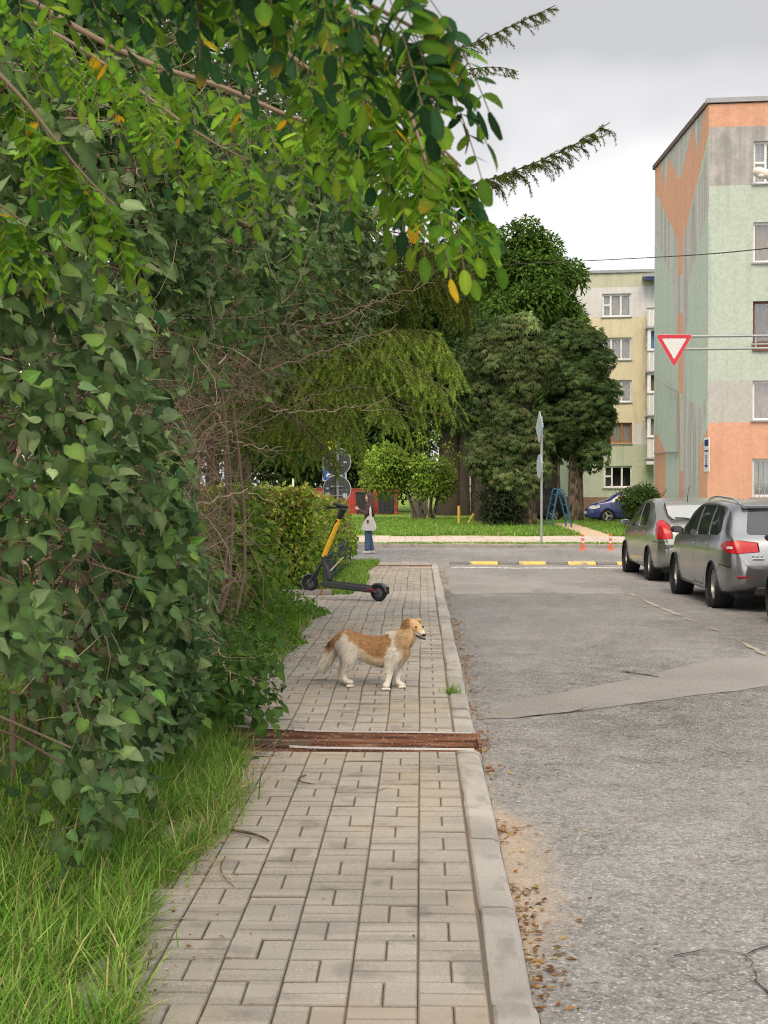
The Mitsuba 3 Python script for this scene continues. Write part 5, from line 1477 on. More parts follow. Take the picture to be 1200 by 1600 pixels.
    for nm, rear, side, lm, out in lights:
        # a lamp is the body's own surface inside an outline seen from behind (or ahead) and one seen from the side
        R_ = man(*prism(rear, -1, L + 1, 'xz')); S_ = sideprism(side, -2, 2)
        cut = R_ ^ S_
        v, f = tm(whole ^ cut)
        body = body - man(*prism(Polygon(rear).buffer(.006), -1, L + 1, 'xz')) .__xor__(sideprism(Polygon(side).buffer(.006), -2, 2))
        if len(f):
            c = v.mean(0); cc = np.array([0, c[1] + (.6 if out < 0 else -.6), c[2]])
            v = v + unit(v - cc) * abs(out)
            put(nm, (W3(v), f), lm, t, smooth=30)
    for poly in list(gaps) + list(doors):
        body = body - both(LineString(poly).buffer(.0055, cap_style=2), .58)
    v, f = tm(body)
    put('body', (W3(v), f), mat, t, smooth=28)
    fl = cbox((-W * .40, .25, .17), (W * .40, L - .25, .45), .03)
    put('underbody', (W3(fl[0]), fl[1]), 'mat_black', t)
    tw = .205
    for s in wheels:
        for sgn in (-1, 1):
            o = W / 2 - .03
            prof = np.array([(wr - .115, -tw * .5), (wr - .02, -tw * .5), (wr - .004, -tw * .38), (wr, -tw * .2), (wr, tw * .2), (wr - .004, tw * .38), (wr - .022, tw * .5), (wr - .06, tw * .54), (wr - .105, tw * .5), (wr - .115, tw * .40)])
            pc = prof.copy(); pc[:, 1] = pc[:, 1] * sgn
            v, f = lathe(pc, 40, 'x', (sgn * (o - tw / 2), s, wr))
            if sgn < 0: f = f[:, ::-1]
            wh = put('wheel', (W3(v), f), 'mat_rubber', t, smooth=40)
            rr_ = wr - .11; parts = []
            xo = sgn * (o - .035)
            def out(m, c=(xo, s, wr), g=sgn):
                v_, f_ = m
                return (v_ * [g, 1, 1] + c, f_ if g > 0 else f_[:, ::-1])
            ring = out(lathe(np.array([(rr_ + .004, -.02), (rr_ + .004, .016), (rr_ - .016, .018), (rr_ - .022, -.02)]), 40, 'x'))
            parts.append(ring); hub = out(lathe(np.array([(0, .006), (.045, .004), (.06, -.02), (.06, -.05)]), 20, 'x')); parts.append(hub)
            for k in range(spokes):
                a = 2 * np.pi * k / spokes + .3 * s
                for da in (-.16, .16):
                    w0, w1 = .022, .016
                    pts = np.array([(.04, -w0), (rr_ - .006, -w1 + da * .0), (rr_ - .006, w1), (.04, w0)])
                    pv, pf = prism(Polygon(pts), -.03, .0, 'yz')
                    pv[:, 1], pv[:, 2] = pv[:, 1] * math.cos(a + da * 1.0) - pv[:, 2] * math.sin(a + da), pv[:, 1] * math.sin(a + da) + pv[:, 2] * math.cos(a + da)
                    parts.append(out((pv, pf)))
            v, f = cat(parts); put('rim', (W3(v), f), 'mat_alloy', wh, smooth=35)
            v, f = out(lathe(np.array([(0, -.06), (rr_ - .02, -.06)]), 32, 'x'))
            put('brake_disc', (W3(v), f), 'mat_black', wh)
            v, f = lathe(np.array([(arch - .012, -.17), (arch - .012, .10)]), 32, 'x', (sgn * (W / 2 - .16), s, wr - .01))
            put('wheel_arch', (W3(v), f), 'mat_black', t)
    for (s, z) in doors and [] or []:
        pass
    def add(nm, v, f, mt, sm=35):
        put(nm, (W3(v), f), mt, t, smooth=sm)
    if extras: extras(add, T, Pl, W)
    return t

def mirror_pair(add, s, z, hw, mat):
    for sgn in (-1, 1):
        b = [((sgn * (hw + .10), s - .01, z + .03), (.085, .035, .055), (sgn * (hw + .13), s + .05, z + .03), (.07, .06, .05))]
        m = blob(b, .03, 4); add('mirror', np.array(m.vertices), np.array(m.faces), mat)
        v, f = tube([(sgn * (hw - .03), s + .03, z - .02), (sgn * (hw + .05), s + .03, z + .005)], .018, 6); add('mirror_arm', v, f, 'mat_black')
        add('mirror_glass', *cbox((sgn * (hw + .10) - .06, s - .052, z - .01), (sgn * (hw + .10) + .06, s - .045, z + .07), .003), 'mat_car_glass')
def handles(add, pts, Pl, W, mat):
    for s, z in pts:
        for sgn in (-1, 1):
            x = sgn * (float(Pl(s)) * W / 2 * .987)
            m = blob([((x, s, z), (.018, .018, .014), (x, s + .17, z + .004), (.016, .016, .012))], .02, 2)
            add('door_handle', np.array(m.vertices), np.array(m.faces), mat)

def wagon_extras(add, T, Pl, W):
    mirror_pair(add, 3.02, .98, .87, 'mat_black')
    handles(add, [(1.28, .86), (2.22, .835)], Pl, W, 'mat_paint_grey')
    for sgn in (-1, 1):
        p = np.array([(sgn * .595, .55, 1.405), (sgn * .605, .68, 1.455), (sgn * .615, 1.0, 1.485), (sgn * .62, 1.6, 1.50), (sgn * .615, 2.2, 1.485), (sgn * .60, 2.55, 1.44)])
        v, f = tube(spline(p, 20), .017, 8); add('roof_rail', v, f, 'mat_chrome')
        add('reflector', *cbox((sgn * .62 - .13, .0, .455), (sgn * .62 + .13, .06, .49), .006), 'mat_lens_dark_red')
    v, f = cbox((-.60, .39, 1.355), (.60, .62, 1.405), .012); add('spoiler', v, f, 'mat_paint_grey')
    v, f = cbox((-.52, -.015, .22), (.52, .10, .36), .03); add('rear_valance', v, f, 'mat_black')
    v, f = cbox((-.55, -.005, .70), (-.40, .05, .715), .003); add('badge', v, f, 'mat_chrome')
    for k in range(3):
        v, f = cbox((-.56 + k * .055, .012, .735), (-.52 + k * .055, .055, .760), .004); add('badge', v, f, 'mat_chrome')
    v, f = cbox((-.26, -.012, .76), (.26, .03, .87), .004); add('number_plate', v, f, 'mat_white')
    v, f = tube([(-.02, .20, 1.09), (.25, .22, 1.10), (.38, .235, 1.12)], .009, 5); add('wiper', v, f, 'mat_black')
RW = [(-.60, 1.02), (-.53, 1.335), (.53, 1.335), (.60, 1.02)]
car('estate_car', 'grey estate car parked nearest in view, with roof rails and split red tail lamps', (4.84, 19.22, .012), 4.58, 1.80,
    [(0, .60), (.03, .74), (.07, .88), (.11, .97), (.18, 1.06), (.42, 1.35), (.55, 1.415), (.85, 1.455), (1.6, 1.475), (2.3, 1.455), (2.85, 1.34), (3.35, 1.09), (3.6, 1.0), (4.1, .92), (4.42, .78), (4.54, .62), (4.58, .52)],
    [(0, .84), (.2, .96), (.6, .985), (1.5, .97), (3.2, .92), (4.2, .80), (4.58, .6)],
    [(0, .70), (.03, .80), (.10, .89), (.25, .955), (.6, .99), (1.2, 1.0), (3.2, .995), (3.9, .965), (4.3, .86), (4.5, .70), (4.58, .52)],
    [(0, .36), (.10, .30), (.5, .22), (1.0, .20), (3.6, .20), (4.2, .21), (4.58, .28)],
    (.95, 3.68), .325,
    [[(2.17, .965), (2.17, 1.375), (2.55, 1.365), (2.82, 1.25), (3.16, 1.03), (3.16, .945)], [(1.32, .985), (1.32, 1.385), (2.09, 1.38), (2.09, .968)], [(.52, 1.06), (.66, 1.29), (.84, 1.37), (1.25, 1.385), (1.25, .99), (.72, 1.0)]],
    [('tail_lamp', [(-.95, .80), (-.95, .905), (-.72, .945), (-.47, .915), (-.46, .80), (-.75, .775)], [(-.1, .7), (-.1, 1.1), (.24, .96), (.46, .86), (.22, .80)], 'mat_lens_red', .012), ('tail_lamp', [(.95, .80), (.95, .905), (.72, .945), (.47, .915), (.46, .80), (.75, .775)], [(-.1, .7), (-.1, 1.1), (.24, .96), (.46, .86), (.22, .80)], 'mat_lens_red', .012),
     ('lamp_strip', [(-.88, .835), (-.88, .865), (-.55, .865), (-.55, .835)], [(-.1, .82), (-.1, .88), (.20, .88), (.20, .82)], 'mat_lens_clear', .016), ('head_lamp', [(-.9, .62), (-.9, .76), (-.45, .70), (-.5, .6)], [(4.0, .55), (4.0, .8), (5, .8), (5, .55)], 'mat_lens_clear', -.005), ('head_lamp', [(.9, .62), (.9, .76), (.45, .70), (.5, .6)], [(4.0, .55), (4.0, .8), (5, .8), (5, .55)], 'mat_lens_clear', -.005)],
    'mat_paint_grey', 'mat_car_glass', RW, .25,
    gaps=[[(.12, .60), (.5, .62), (.60, .52)]], doors=[[(3.22, .93), (3.22, .45), (3.10, .28), (2.30, .26), (2.13, .30), (2.13, 1.0)], [(2.13, .30), (1.55, .29), (1.34, .50), (1.14, .70), (1.18, .99)]], rail=True, extras=wagon_extras, group=None)

def hatch_extras(add, T, Pl, W):
    mirror_pair(add, 3.02, .97, .85, 'mat_paint_sage')
    handles(add, [(1.32, .87), (2.25, .84)], Pl, W, 'mat_paint_sage')
    v, f = tube(spline([(-.18, .90, 1.40), (-.18, .88, 1.52), (-.165, .80, 1.68)], 8), np.linspace(.008, .003, 8), 5); add('aerial', v, f, 'mat_black')
    v, f = tube(spline([(-.50, .35, 1.13), (-.30, .34, 1.12), (-.10, .27, 1.075)], 8), .014, 5); add('wiper', v, f, 'mat_black')
    for sgn in (-1, 1):
        v, f = tube(spline([(sgn * .585, .92, 1.375), (sgn * .60, .70, 1.28), (sgn * .60, .45, 1.17), (sgn * .52, .29, 1.09)], 14), .011, 6); add('window_seal', v, f, 'mat_black')
    v, f = cbox((-.74, -.004, .60), (.74, .10, .705), .03); add('bumper_trim', v, f, 'mat_paint_sage')
    v, f = cbox((-.26, .0, .78), (.26, .06, .89), .004); add('number_plate', v, f, 'mat_white')
    v, f = tube([(.45, -.02, .25), (.45, .25, .25)], .03, 8); add('exhaust', v, f, 'mat_alloy')
SL = [(-.1, .70), (-.1, 1.2), (.40, 1.13), (.36, .92), (.20, .76)]
car('hatchback_car', 'sage silver hatchback ahead of the estate car, with tall red tail lamps and aerial', (4.92, 25.5, .012), 4.57, 1.76,
    [(0, .60), (.03, .76), (.08, .93), (.16, 1.03), (.28, 1.075), (.75, 1.29), (1.2, 1.43), (1.7, 1.475), (2.25, 1.46), (2.85, 1.33), (3.45, 1.04), (3.65, .98), (4.1, .90), (4.42, .76), (4.53, .62), (4.57, .5)],
    [(0, .82), (.2, .98), (.6, 1.0), (1.5, .975), (3.2, .91), (4.2, .78), (4.57, .6)],
    [(0, .70), (.03, .80), (.10, .885), (.25, .95), (.6, .985), (1.2, 1.0), (3.2, .995), (3.9, .96), (4.3, .85), (4.5, .68), (4.57, .5)],
    [(0, .34), (.10, .29), (.5, .22), (1.0, .20), (3.6, .20), (4.2, .21), (4.57, .27)],
    (.97, 3.65), .315,
    [[(2.18, .955), (2.18, 1.365), (2.50, 1.355), (2.80, 1.24), (3.18, 1.03), (3.20, .925)], [(1.18, 1.06), (1.30, 1.26), (1.50, 1.35), (1.75, 1.38), (2.10, 1.375), (2.10, .96), (1.30, .985)]],
    [('tail_lamp', [(-.95, .76), (-.95, 1.10), (-.70, 1.10), (-.60, .95), (-.60, .78)], SL, 'mat_lens_red', .012), ('tail_lamp', [(.95, .76), (.95, 1.10), (.70, 1.10), (.60, .95), (.60, .78)], SL, 'mat_lens_red', .012)],
    'mat_paint_sage', 'mat_car_glass_sky', [(-.60, 1.10), (-.565, 1.385), (.565, 1.385), (.60, 1.10)], .25,
    gaps=[[(.05, .71), (.5, .72), (.62, .55)]], doors=[[(3.24, .91), (3.24, .45), (3.10, .28), (2.30, .26), (2.14, .30), (2.14, .98)], [(2.14, .30), (1.55, .29), (1.36, .50), (1.16, .72), (1.10, 1.04)]], spokes=7, extras=hatch_extras)
def plain_extras(mat):
    def fn_(add, T, Pl, W):
        mirror_pair(add, 2.95, 1.0, W / 2 - .02, mat)
        handles(add, [(1.3, .87), (2.2, .84)], Pl, W, mat)
        v, f = cbox((-.26, 4.25 - .02, .40), (.26, 4.27, .51), .004); add('number_plate', v, f, 'mat_white')
    return fn_
MPV = dict(L=4.25, W=1.74, top=[(0, .6), (.04, .85), (.15, 1.15), (.35, 1.45), (.7, 1.57), (1.5, 1.61), (2.2, 1.57), (2.8, 1.36), (3.25, 1.08), (3.5, .98), (3.9, .88), (4.12, .74), (4.22, .58), (4.25, .48)],
    belt=[(0, .9), (.3, 1.0), (1.5, .98), (3.2, .90), (4.0, .76), (4.25, .58)], plan=[(0, .72), (.1, .9), (.4, .97), (1.2, 1), (3.2, .99), (3.8, .93), (4.1, .78), (4.25, .55)], bottom=[(0, .34), (.4, .22), (3.6, .20), (4.0, .2), (4.25, .25)],
    wheels=(.75, 3.35), wr=.31, win=[[(2.12, .95), (2.12, 1.46), (2.42, 1.43), (2.72, 1.30), (3.15, 1.04), (3.15, .92)], [(1.15, .97), (1.15, 1.49), (2.04, 1.47), (2.04, .955)], [(.38, 1.05), (.5, 1.35), (.75, 1.46), (1.08, 1.49), (1.08, .98)]],
    lights=[('head_lamp', [(-.95, .62), (-.95, .80), (-.48, .75), (-.45, .64)], [(3.70, .70), (3.72, .86), (5, .80), (5, .55), (3.9, .62)], 'mat_lens_clear', -.004), ('head_lamp', [(.95, .62), (.95, .80), (.48, .75), (.45, .64)], [(3.70, .70), (3.72, .86), (5, .80), (5, .55), (3.9, .62)], 'mat_lens_clear', -.004)],
    doors=[[(3.18, .9), (3.18, .45), (3.0, .28), (2.2, .26), (2.08, .3), (2.08, .97)]])
xw = P(950, 812, 66)[0] 
car('blue_car', 'dark blue car behind the round bush, only its front half showing', (xw + 3.35, 66.9, math.pi / 2), mat='mat_paint_blue', extras=plain_extras('mat_paint_blue'), spokes=3, **MPV)
xf = P(739, 790, 70)[0]
car('dark_car', 'black car nosing out from behind the ivy at the foot of the front chestnut', (xf + 4.25, 70, math.pi / 2 + .25), mat='mat_paint_black', extras=plain_extras('mat_paint_black'), **MPV)
car('black_car', 'black car at the right edge, only a sliver of its front wheel and wing showing', (5.07, 14.42, 0.0), mat='mat_paint_black', extras=plain_extras('mat_paint_black'), **MPV)

# ------------------------------------------------------------------ the dog
DY = 11.02
def D(px, py, dy=0.0):
    return P(px, py, DY + dy)
GZ = .0
bones = []
def chain(*pts):
    for (a, ra), (b, rb) in zip(pts[:-1], pts[1:]):
        bones.append((a, ra, b, rb))
chain((D(544, 1004, .12), (.088, .088, .096)), (D(560, 1008, .08), .088), (D(580, 1015, .04), .098), (D(598, 1017, .0), .114), (D(611, 1017, -.03), .116), (D(623, 1015, -.06), .086))
chain((D(540, 1001, .13), .078), (D(533, 998, .15), .045))
chain((D(612, 1007, -.04), .094), (D(625, 1001, -.07), .084), (D(638, 993, -.09), .068), (D(644.5, 981, -.10), .054))
chain((D(644.5, 977, -.10), (.052, .054, .048)), (D(650.5, 981, -.13), .042), (D(656, 986, -.165), .028), (D(660.5, 990, -.19), .0195))
chain((D(648, 985, -.12), .030), (D(654, 993.5, -.165), .016), (D(658, 997, -.18), .0105))
for px, dy, dx in ((0, -.11, 0), (13, .03, 0)):
    if dx == 0 and px == 0:
        chain((D(616, 1018, -.09), .066), (D(611, 1036, -.10), .044), (D(609, 1046, -.10), .034), (D(606.5, 1061, -.115), .0235), (D(604.5, 1069, -.125), .023), (D(603, 1071.5, -.15), (.027, .03, .018)))
    else:
        chain((D(623, 1020, .0), .060), (D(622, 1038, .01), .040), (D(621, 1048, .01), .031), (D(620, 1060, .0), .0215), (D(622, 1067.5, -.01), .022), (D(627, 1069.5, -.025), (.030, .028, .017)))
for (ox, oy) in ((0, 0), (-4.5, .13)):
    chain((D(546 + ox * .3, 1006, .04 + oy), .082), (D(547 + ox * .5, 1026, .03 + oy), .062), (D(545 + ox, 1038, .03 + oy), .040), (D(538 + ox, 1050, .05 + oy), .026), (D(537.5 + ox, 1059, .05 + oy), .021), (D(540 + ox, 1063.5, .04 + oy), .0215), (D(546 + ox, 1065.5, .015 + oy), (.030, .026, .016)))
tail = [(D(534, 995, .15), .030), (D(525, 1004, .17), .036), (D(518, 1015, .18), .041), (D(511, 1028, .19), .040), (D(504, 1040, .20), .030), (D(498.5, 1048, .20), .012)]
chain(*tail)
chain((D(640, 970, -.055), .020), (D(633.5, 973, -.045), .019), (D(630.5, 981, -.045), .009))
chain((D(652, 969, -.06), .015), (D(656, 969, -.02), .012), (D(657, 974, -.01), .006))
dogm = blob(bones, .011, 9, .5)
# toes
v = np.array(dogm.vertices)
v[:, 2] = np.maximum(v[:, 2], .002)
Wt, Tn, TL, CR, BK, GR = (.70, .66, .58), (.45, .25, .115), (.60, .42, .24), (.72, .58, .38), (.03, .025, .022), (.40, .34, .27)
Zd = lambda q: [(480 + a / 5.4545, 940 + b / 5.4545) for a, b in q]
sad = Polygon(Zd([(330, 215), (400, 215), (480, 225), (560, 250), (620, 290), (690, 265), (722, 285), (720, 360), (690, 440), (650, 470), (540, 440), (468, 410), (440, 370), (370, 335)]))
flank = Polygon(Zd([(455, 400), (560, 430), (690, 430), (690, 500), (650, 545), (560, 520), (470, 450)]))
rump = Polygon(Zd([(190, 300), (260, 215), (330, 235), (320, 275), (262, 330), (222, 392), (180, 400)]))
neckp = Polygon(Zd([(752, 330), (785, 235), (820, 200), (905, 235), (940, 330), (915, 410), (862, 480), (800, 420)]))
headp = Polygon(Zd([(760, 240), (770, 130), (1010, 120), (1012, 215), (985, 262), (905, 262), (880, 250)]))
def coat(p, rr=np.random.default_rng(5)):
    px, py, w = proj(p)
    nz = (meshkit.fbm(p * 28, 3, 2) - .5); n2 = (meshkit.fbm(p * 28 + 9, 3, 4) - .5)
    qx, qy = px + nz * 9, py + n2 * 9
    c = np.tile(np.array(Wt), (len(p), 1))
    def setc(poly, col, soft=1.0):
        import shapely
        d = shapely.distance(shapely.points(qx, qy), poly.exterior) * np.where(shapely.contains_xy(poly, qx, qy), 1, -1)
        k = np.clip(d / (2.2 * soft) + .5, 0, 1)[:, None]
        c[:] = c * (1 - k) + np.array(col) * k
    setc(flank, CR, 1.6); setc(sad, Tn, 1.2); setc(rump, Tn); setc(neckp, TL, 1.4); setc(headp, (.60, .40, .20), 1.0)
    # darker strands in the saddle, cream in the neck
    st = meshkit.fbm(p * np.array([60, 60, 18]), 3, 7)[:, None]
    tan = np.clip((c[:, :1] - c[:, 2:3]) * 3 - .2, 0, 1)
    c = c * (1 - tan * .55 * np.clip((st - .5) * 3, 0, 1)) 
    k = np.clip(1 - np.hypot(px - 517.5, py - 1004) / 6.5, 0, 1)[:, None] ** .7
    c = c * (1 - k) + np.array(BK) * k
    # muzzle: white sides, mouth line
    k = np.clip((px - 651) / 4, 0, 1)[:, None] * np.clip((py - 984) / 3, 0, 1)[:, None] * np.clip((1003 - py) / 3, 0, 1)[:, None]
    c = c * (1 - k) + np.array((.70, .63, .54)) * k
    k = (np.clip(1 - np.abs(py - (991.0 + .42 * (px - 648))) / 1.5, 0, 1) * (px > 646.5) * (px < 664) * (p[:, 1] < DY - .09))[:, None]
    c = c * (1 - k) + np.array((.05, .02, .02)) * k
    ear = ((px < 641) & (py < 982) & (p[:, 2] > .42))[:, None]
    c = np.where(ear, c * [.62, .52, .45], c)
    low = np.clip((.03 - p[:, 2]) / .03, 0, 1)[:, None]
    return np.clip(c * (1 - .25 * low), .01, .9)
col = coat(v)
t = thing('dog', 'white dog with ginger tan saddle standing sideways on the pavement, looking back', 'dog')
put('body', (v, np.array(dogm.faces)), 'mat_vc', t, smooth=True, color=col)
dm = trimesh.Trimesh(v, np.array(dogm.faces), process=False)
rr = np.random.default_rng(77)
ar = dm.area_faces; fi = rr.choice(len(ar), 32000, p=ar / ar.sum()); bc = rr.dirichlet([1, 1, 1], 32000)
fp = (v[dm.faces[fi]] * bc[:, :, None]).sum(1); fnorm = dm.face_normals[fi]
px, py, _ = proj(fp)
head = (px > 640) & (py < 1003); leg = fp[:, 2] < .135; tl = (px < 532) & (py > 994)
flow = np.tile([-.9, .12, -.55], (len(fp), 1)); flow[leg] = [0, 0, -1]; flow[tl] = unit(np.array([-.55, .05, -1.0])); flow[head] = [-.8, .4, -.3]
tang = flow - (flow * fnorm).sum(1, keepdims=True) * fnorm
Ln = rr.uniform(.016, .032, len(fp)); Ln[leg] *= .5; Ln[head] *= .28; Ln[tl] *= 1.9
ruff = (px > 600) & (px < 642) & (py > 1000) & ~leg; Ln[ruff] *= 1.25
belly = (fnorm[:, 2] < -.4) & ~leg; Ln[belly] *= 1.6
dr_ = unit(unit(tang) + fnorm * np.where(leg | head, .12, .26)[:, None] + rr.normal(0, .13, (len(fp), 3)))
cf = coat(fp) * np.exp(rr.normal(0, .10, (len(fp), 1)))
FURT = (np.array([(-.09, 0, 0), (.09, 0, 0), (.05, .6, .02), (-.05, .6, .02), (0, 1, 0)], float), np.array([(0, 1, 2), (0, 2, 3), (3, 2, 4)]))
kf = ~(head & (px > 650) & (py > 977)) & (fp[:, 2] > .02)
vv, ff, cc = scatter(*FURT, fp[kf] - fnorm[kf] * .002, dr_[kf], fnorm[kf] + rr.normal(0, .25, (kf.sum(), 3)), Ln[kf], cf[kf])
put('fur', (vv, ff), 'mat_vc', t, color=cc, kind='stuff')
M('mat_wet_black', (.012, .011, .011), .22, .6)
M('mat_claw', (.10, .08, .07), .4, .4)
def ball(c, r):
    s = trimesh.creation.icosphere(subdivisions=3, radius=1.0); return np.array(s.vertices) * r + c, np.array(s.faces)
def onsurf(px, py, push=.0):
    o = CAM; d = unit(P(px, py, DY) - CAM)
    loc, _, _ = dm.ray.intersects_location([o], [d], multiple_hits=True)
    return loc[np.argmin(np.linalg.norm(loc - o, axis=1))] + d * push if len(loc) else P(px, py, DY - .12)
put('nose', ball(onsurf(662.3, 992.3, .004), (.0155, .0165, .013)), 'mat_wet_black', t, smooth=True)
for q in ((650.2, 980.2), (660.6, 979.6)):
    e = put('eye', ball(onsurf(*q, .003), (.0095, .009, .0085)), 'mat_wet_black', t, smooth=True)
M('mat_tongue', (.42, .13, .13), .4, .4)
mo = [onsurf(650.5, 992.6, -.002), onsurf(655, 996, -.003), onsurf(659, 997.6, -.003), onsurf(661, 997, -.002)]
put('mouth', tube(spline(np.array(mo), 10), [.003] + [.006] * 8 + [.003], 6), 'mat_wet_black', t, smooth=True)
for pawx, pawy, dy in ((603, 1072.5, -.175), (627.5, 1070.5, -.05), (546.5, 1066.6, -.01), (542, 1066.2, .12)):
    c = D(pawx, pawy, dy); c[2] = .010
    ax = np.array([.6, -.8, 0]) if pawx != 603 else np.array([0.05, -1, 0]); pl = np.array([-ax[1], ax[0], 0])
    toes = [blob([(c + pl * o + ax * .0, (.012, .012, .0105), c + pl * o * 1.05 + ax * .014, (.0095, .0095, .0085))], .01, 2) for o in (-.021, -.007, .007, .021)]
    tv = cat([(np.array(a.vertices), np.array(a.faces)) for a in toes])
    put('toes', tv, M('mat_paw', (.70, .66, .58), .8, .2) if 'mat_paw' not in scene else 'mat_paw', t, smooth=True)
    put('claws', cat([tube([c + pl * o + ax * .02, c + pl * o + ax * .029 + [0, 0, -.006]], [.003, .001], 5) for o in (-.021, -.007, .007, .021)]), 'mat_claw', t)

# ------------------------------------------------------------------ the kick scooter
M('mat_scooter_yellow', (.90, .50, .02), .38, .5, coat=.5)
M('mat_scooter_dark', (.045, .047, .05), .5, .4)
M('mat_scooter_orange', (.78, .24, .03), .4, .5)
M('mat_fender', (.10, .105, .11), .5, .4)
t = thing('kick_scooter', 'yellow and dark grey electric kick scooter standing across the pavement behind the dog', 'scooter')
def Q(zx, zy):
    px, py = 460 + zx / 5.93, 680 + zy / 5.93
    return P(px, py, 19.55 + (592 - px) / 106 * .45)
ax_ = unit((Q(152, 1450) - Q(783, 1450)) * [1, 1, 0]); lt = np.array([-ax_[1], ax_[0], 0.0])   # forward, sideways
def wheel_s(c, r, w, parent):
    prof = [(r - .045, -w * .35), (r - .02, -w * .5), (r - .006, -w * .42), (r, -w * .15), (r, w * .15), (r - .006, w * .42), (r - .02, w * .5), (r - .045, w * .35)]
    v, f = lathe(prof, 36, 'y'); a = math.atan2(ax_[1], ax_[0])
    k = put('wheel', (rot(v, a, 'z') + c, f), 'mat_rubber', parent, smooth=40)
    v, f = cat([lathe([(0, -w * .3), (r - .075, -w * .34), (r - .045, -w * .2), (r - .045, w * .2), (r - .075, w * .34), (0, w * .3)], 28, 'y'), lathe([(0, -w * .42), (.022, -w * .42), (.026, -w * .3)], 16, 'y'), lathe([(.05, -w * .36), (.056, -w * .39), (.062, -w * .36)], 24, 'y')])
    put('hub', (rot(v, a, 'z') + c, f), 'mat_fender', k, smooth=35)
rw = Q(783, 1450); fw = Q(152, 1368)
rw[2] = .112 + float(walkz(19.5))
wheel_s(rw, .112, .075, t); wheel_s(fw, .108, .07, t)
def arc_fender(c, r, a0, a1, w, name):
    n = 18; aa = np.linspace(a0, a1, n); v = []
    for a in aa:
        for (o, q) in ((-w, r - .018), (-w * .9, r), (w * .9, r), (w, r - .018)):
            v.append(c + ax_ * math.cos(a) * q + np.array([0, 0, 1]) * math.sin(a) * q + lt * o)
    f = []
    for i in range(n - 1):
        for j in range(3):
            p = i * 4 + j; f += [(p, p + 1, p + 5), (p, p + 5, p + 4)]
    f = np.array(f); return put(name, (np.array(v), f), 'mat_fender', t, smooth=40)
arc_fender(rw, .135, .25, 3.0, .045, 'rear_fender'); arc_fender(fw, .132, -.9, 1.75, .042, 'front_fender')
e = rw - ax_ * .13 + [0, 0, .015]
put('tail_light', (rot(cbox((-.012, -.03, -.05), (.012, .03, .05), .006)[0], math.atan2(ax_[1], ax_[0]), 'z') + e + [0, 0, .02], cbox((-.012, -.03, -.05), (.012, .03, .05), .006)[1]), 'mat_black', t)
d0, d1 = Q(275, 1375), Q(735, 1430)
dk = cbox((0, -.075, -.042), (float(np.linalg.norm(d1 - d0)), .075, .042), .016)
da = unit(d1 - d0); db = unit(np.cross([0, 0, 1.0], da)); dc = np.cross(da, db)
put('deck', (dk[0][:, :1] * da + dk[0][:, 1:2] * db + dk[0][:, 2:] * dc + d0, dk[1]), 'mat_scooter_dark', t)
mt = cbox((.05, -.06, .0425), (float(np.linalg.norm(d1 - d0)) - .05, .06, .046), .001)
put('deck_mat', (mt[0][:, :1] * da + mt[0][:, 1:2] * db + mt[0][:, 2:] * dc + d0, mt[1]), 'mat_rubber', t)
put('rear_arm', cat([tube([d1 + lt * .055 * s - da * .02, rw + lt * .052 * s], [.028, .02], 8) for s in (-1, 1)]), 'mat_scooter_dark', t, smooth=True)
rf_ = cbox((float(np.linalg.norm(d1 - d0)) - .07, -.0785, -.016), (float(np.linalg.norm(d1 - d0)) + .05, .0785, .016), .004)
put('side_reflector', (rf_[0][:, :1] * da + rf_[0][:, 1:2] * db + rf_[0][:, 2:] * dc + d0, rf_[1]), 'mat_lens_dark_red', t)
st0, st1, st2 = Q(320, 1345), Q(272, 1130), Q(430, 730)
put('neck', tube(spline([Q(322, 1350), Q(300, 1240), Q(270, 1150), Q(282, 1110)], 10), [.038, .038, .037, .036, .035, .035, .035, .034, .033, .033], 10), 'mat_scooter_dark', t, smooth=True)
put('fork', cat([tube([Q(255, 1180), Q(225, 1230), Q(200, 1290)], [.026, .024, .020], 8)] + [tube([Q(205, 1270) + lt * .05 * s, fw + lt * .05 * s], [.016, .014], 8) for s in (-1, 1)] + [tube([Q(205, 1270) - lt * .055, Q(205, 1270) + lt * .055], .016, 8)]), 'mat_scooter_dark', t, smooth=True)
put('stem', tube([Q(272, 1125), Q(300, 1055), Q(420, 765)], [.034, .033, .031], 14), 'mat_scooter_yellow', t, smooth=35)
sa = unit(Q(420, 765) - Q(272, 1125))
put('stem_mark', cat([tube([Q(272, 1125) + sa * (h) - lt * .0345 * .98 + np.array([0, -.002, 0]), Q(272, 1125) + sa * (h + .012) - lt * .0345 + np.array([0, -.002, 0])], .008, 6) for h in (.02, .05, .08)] + [tube([Q(420, 765) - sa * h - lt * .032 + np.array([0, -.003, 0]), Q(420, 765) - sa * (h + .01) - lt * .032 + np.array([0, -.003, 0])], .006, 6) for h in (.02, .05, .09)]), 'mat_black', t, label='small black dots on the stem')
put('cable', tube(spline([Q(405, 790) + lt * .04, Q(350, 870), Q(318, 960), Q(295, 1060)], 12), .011, 6), 'mat_black', t, smooth=True)
put('head', tube(spline([Q(415, 775), Q(440, 715), Q(460, 672)], 6), [.032, .042, .046, .046, .05, .046], 10), 'mat_black', t, smooth=True)
hb = Q(425, 668)
put('display', (lambda b: (b[0][:, :1] * unit(Q(350, 632) - Q(480, 668)) + b[0][:, 1:2] * lt + b[0][:, 2:] * np.cross(unit(Q(350, 632) - Q(480, 668)), lt) + Q(475, 664), b[1]))(cbox((0, -.045, -.02), (.185, .045, .02), .012)), 'mat_black', t)
put('handlebar', tube([Q(400, 668) - lt * .27, Q(405, 668), Q(400, 668) + lt * .27], .013, 8), 'mat_black', t, smooth=True)
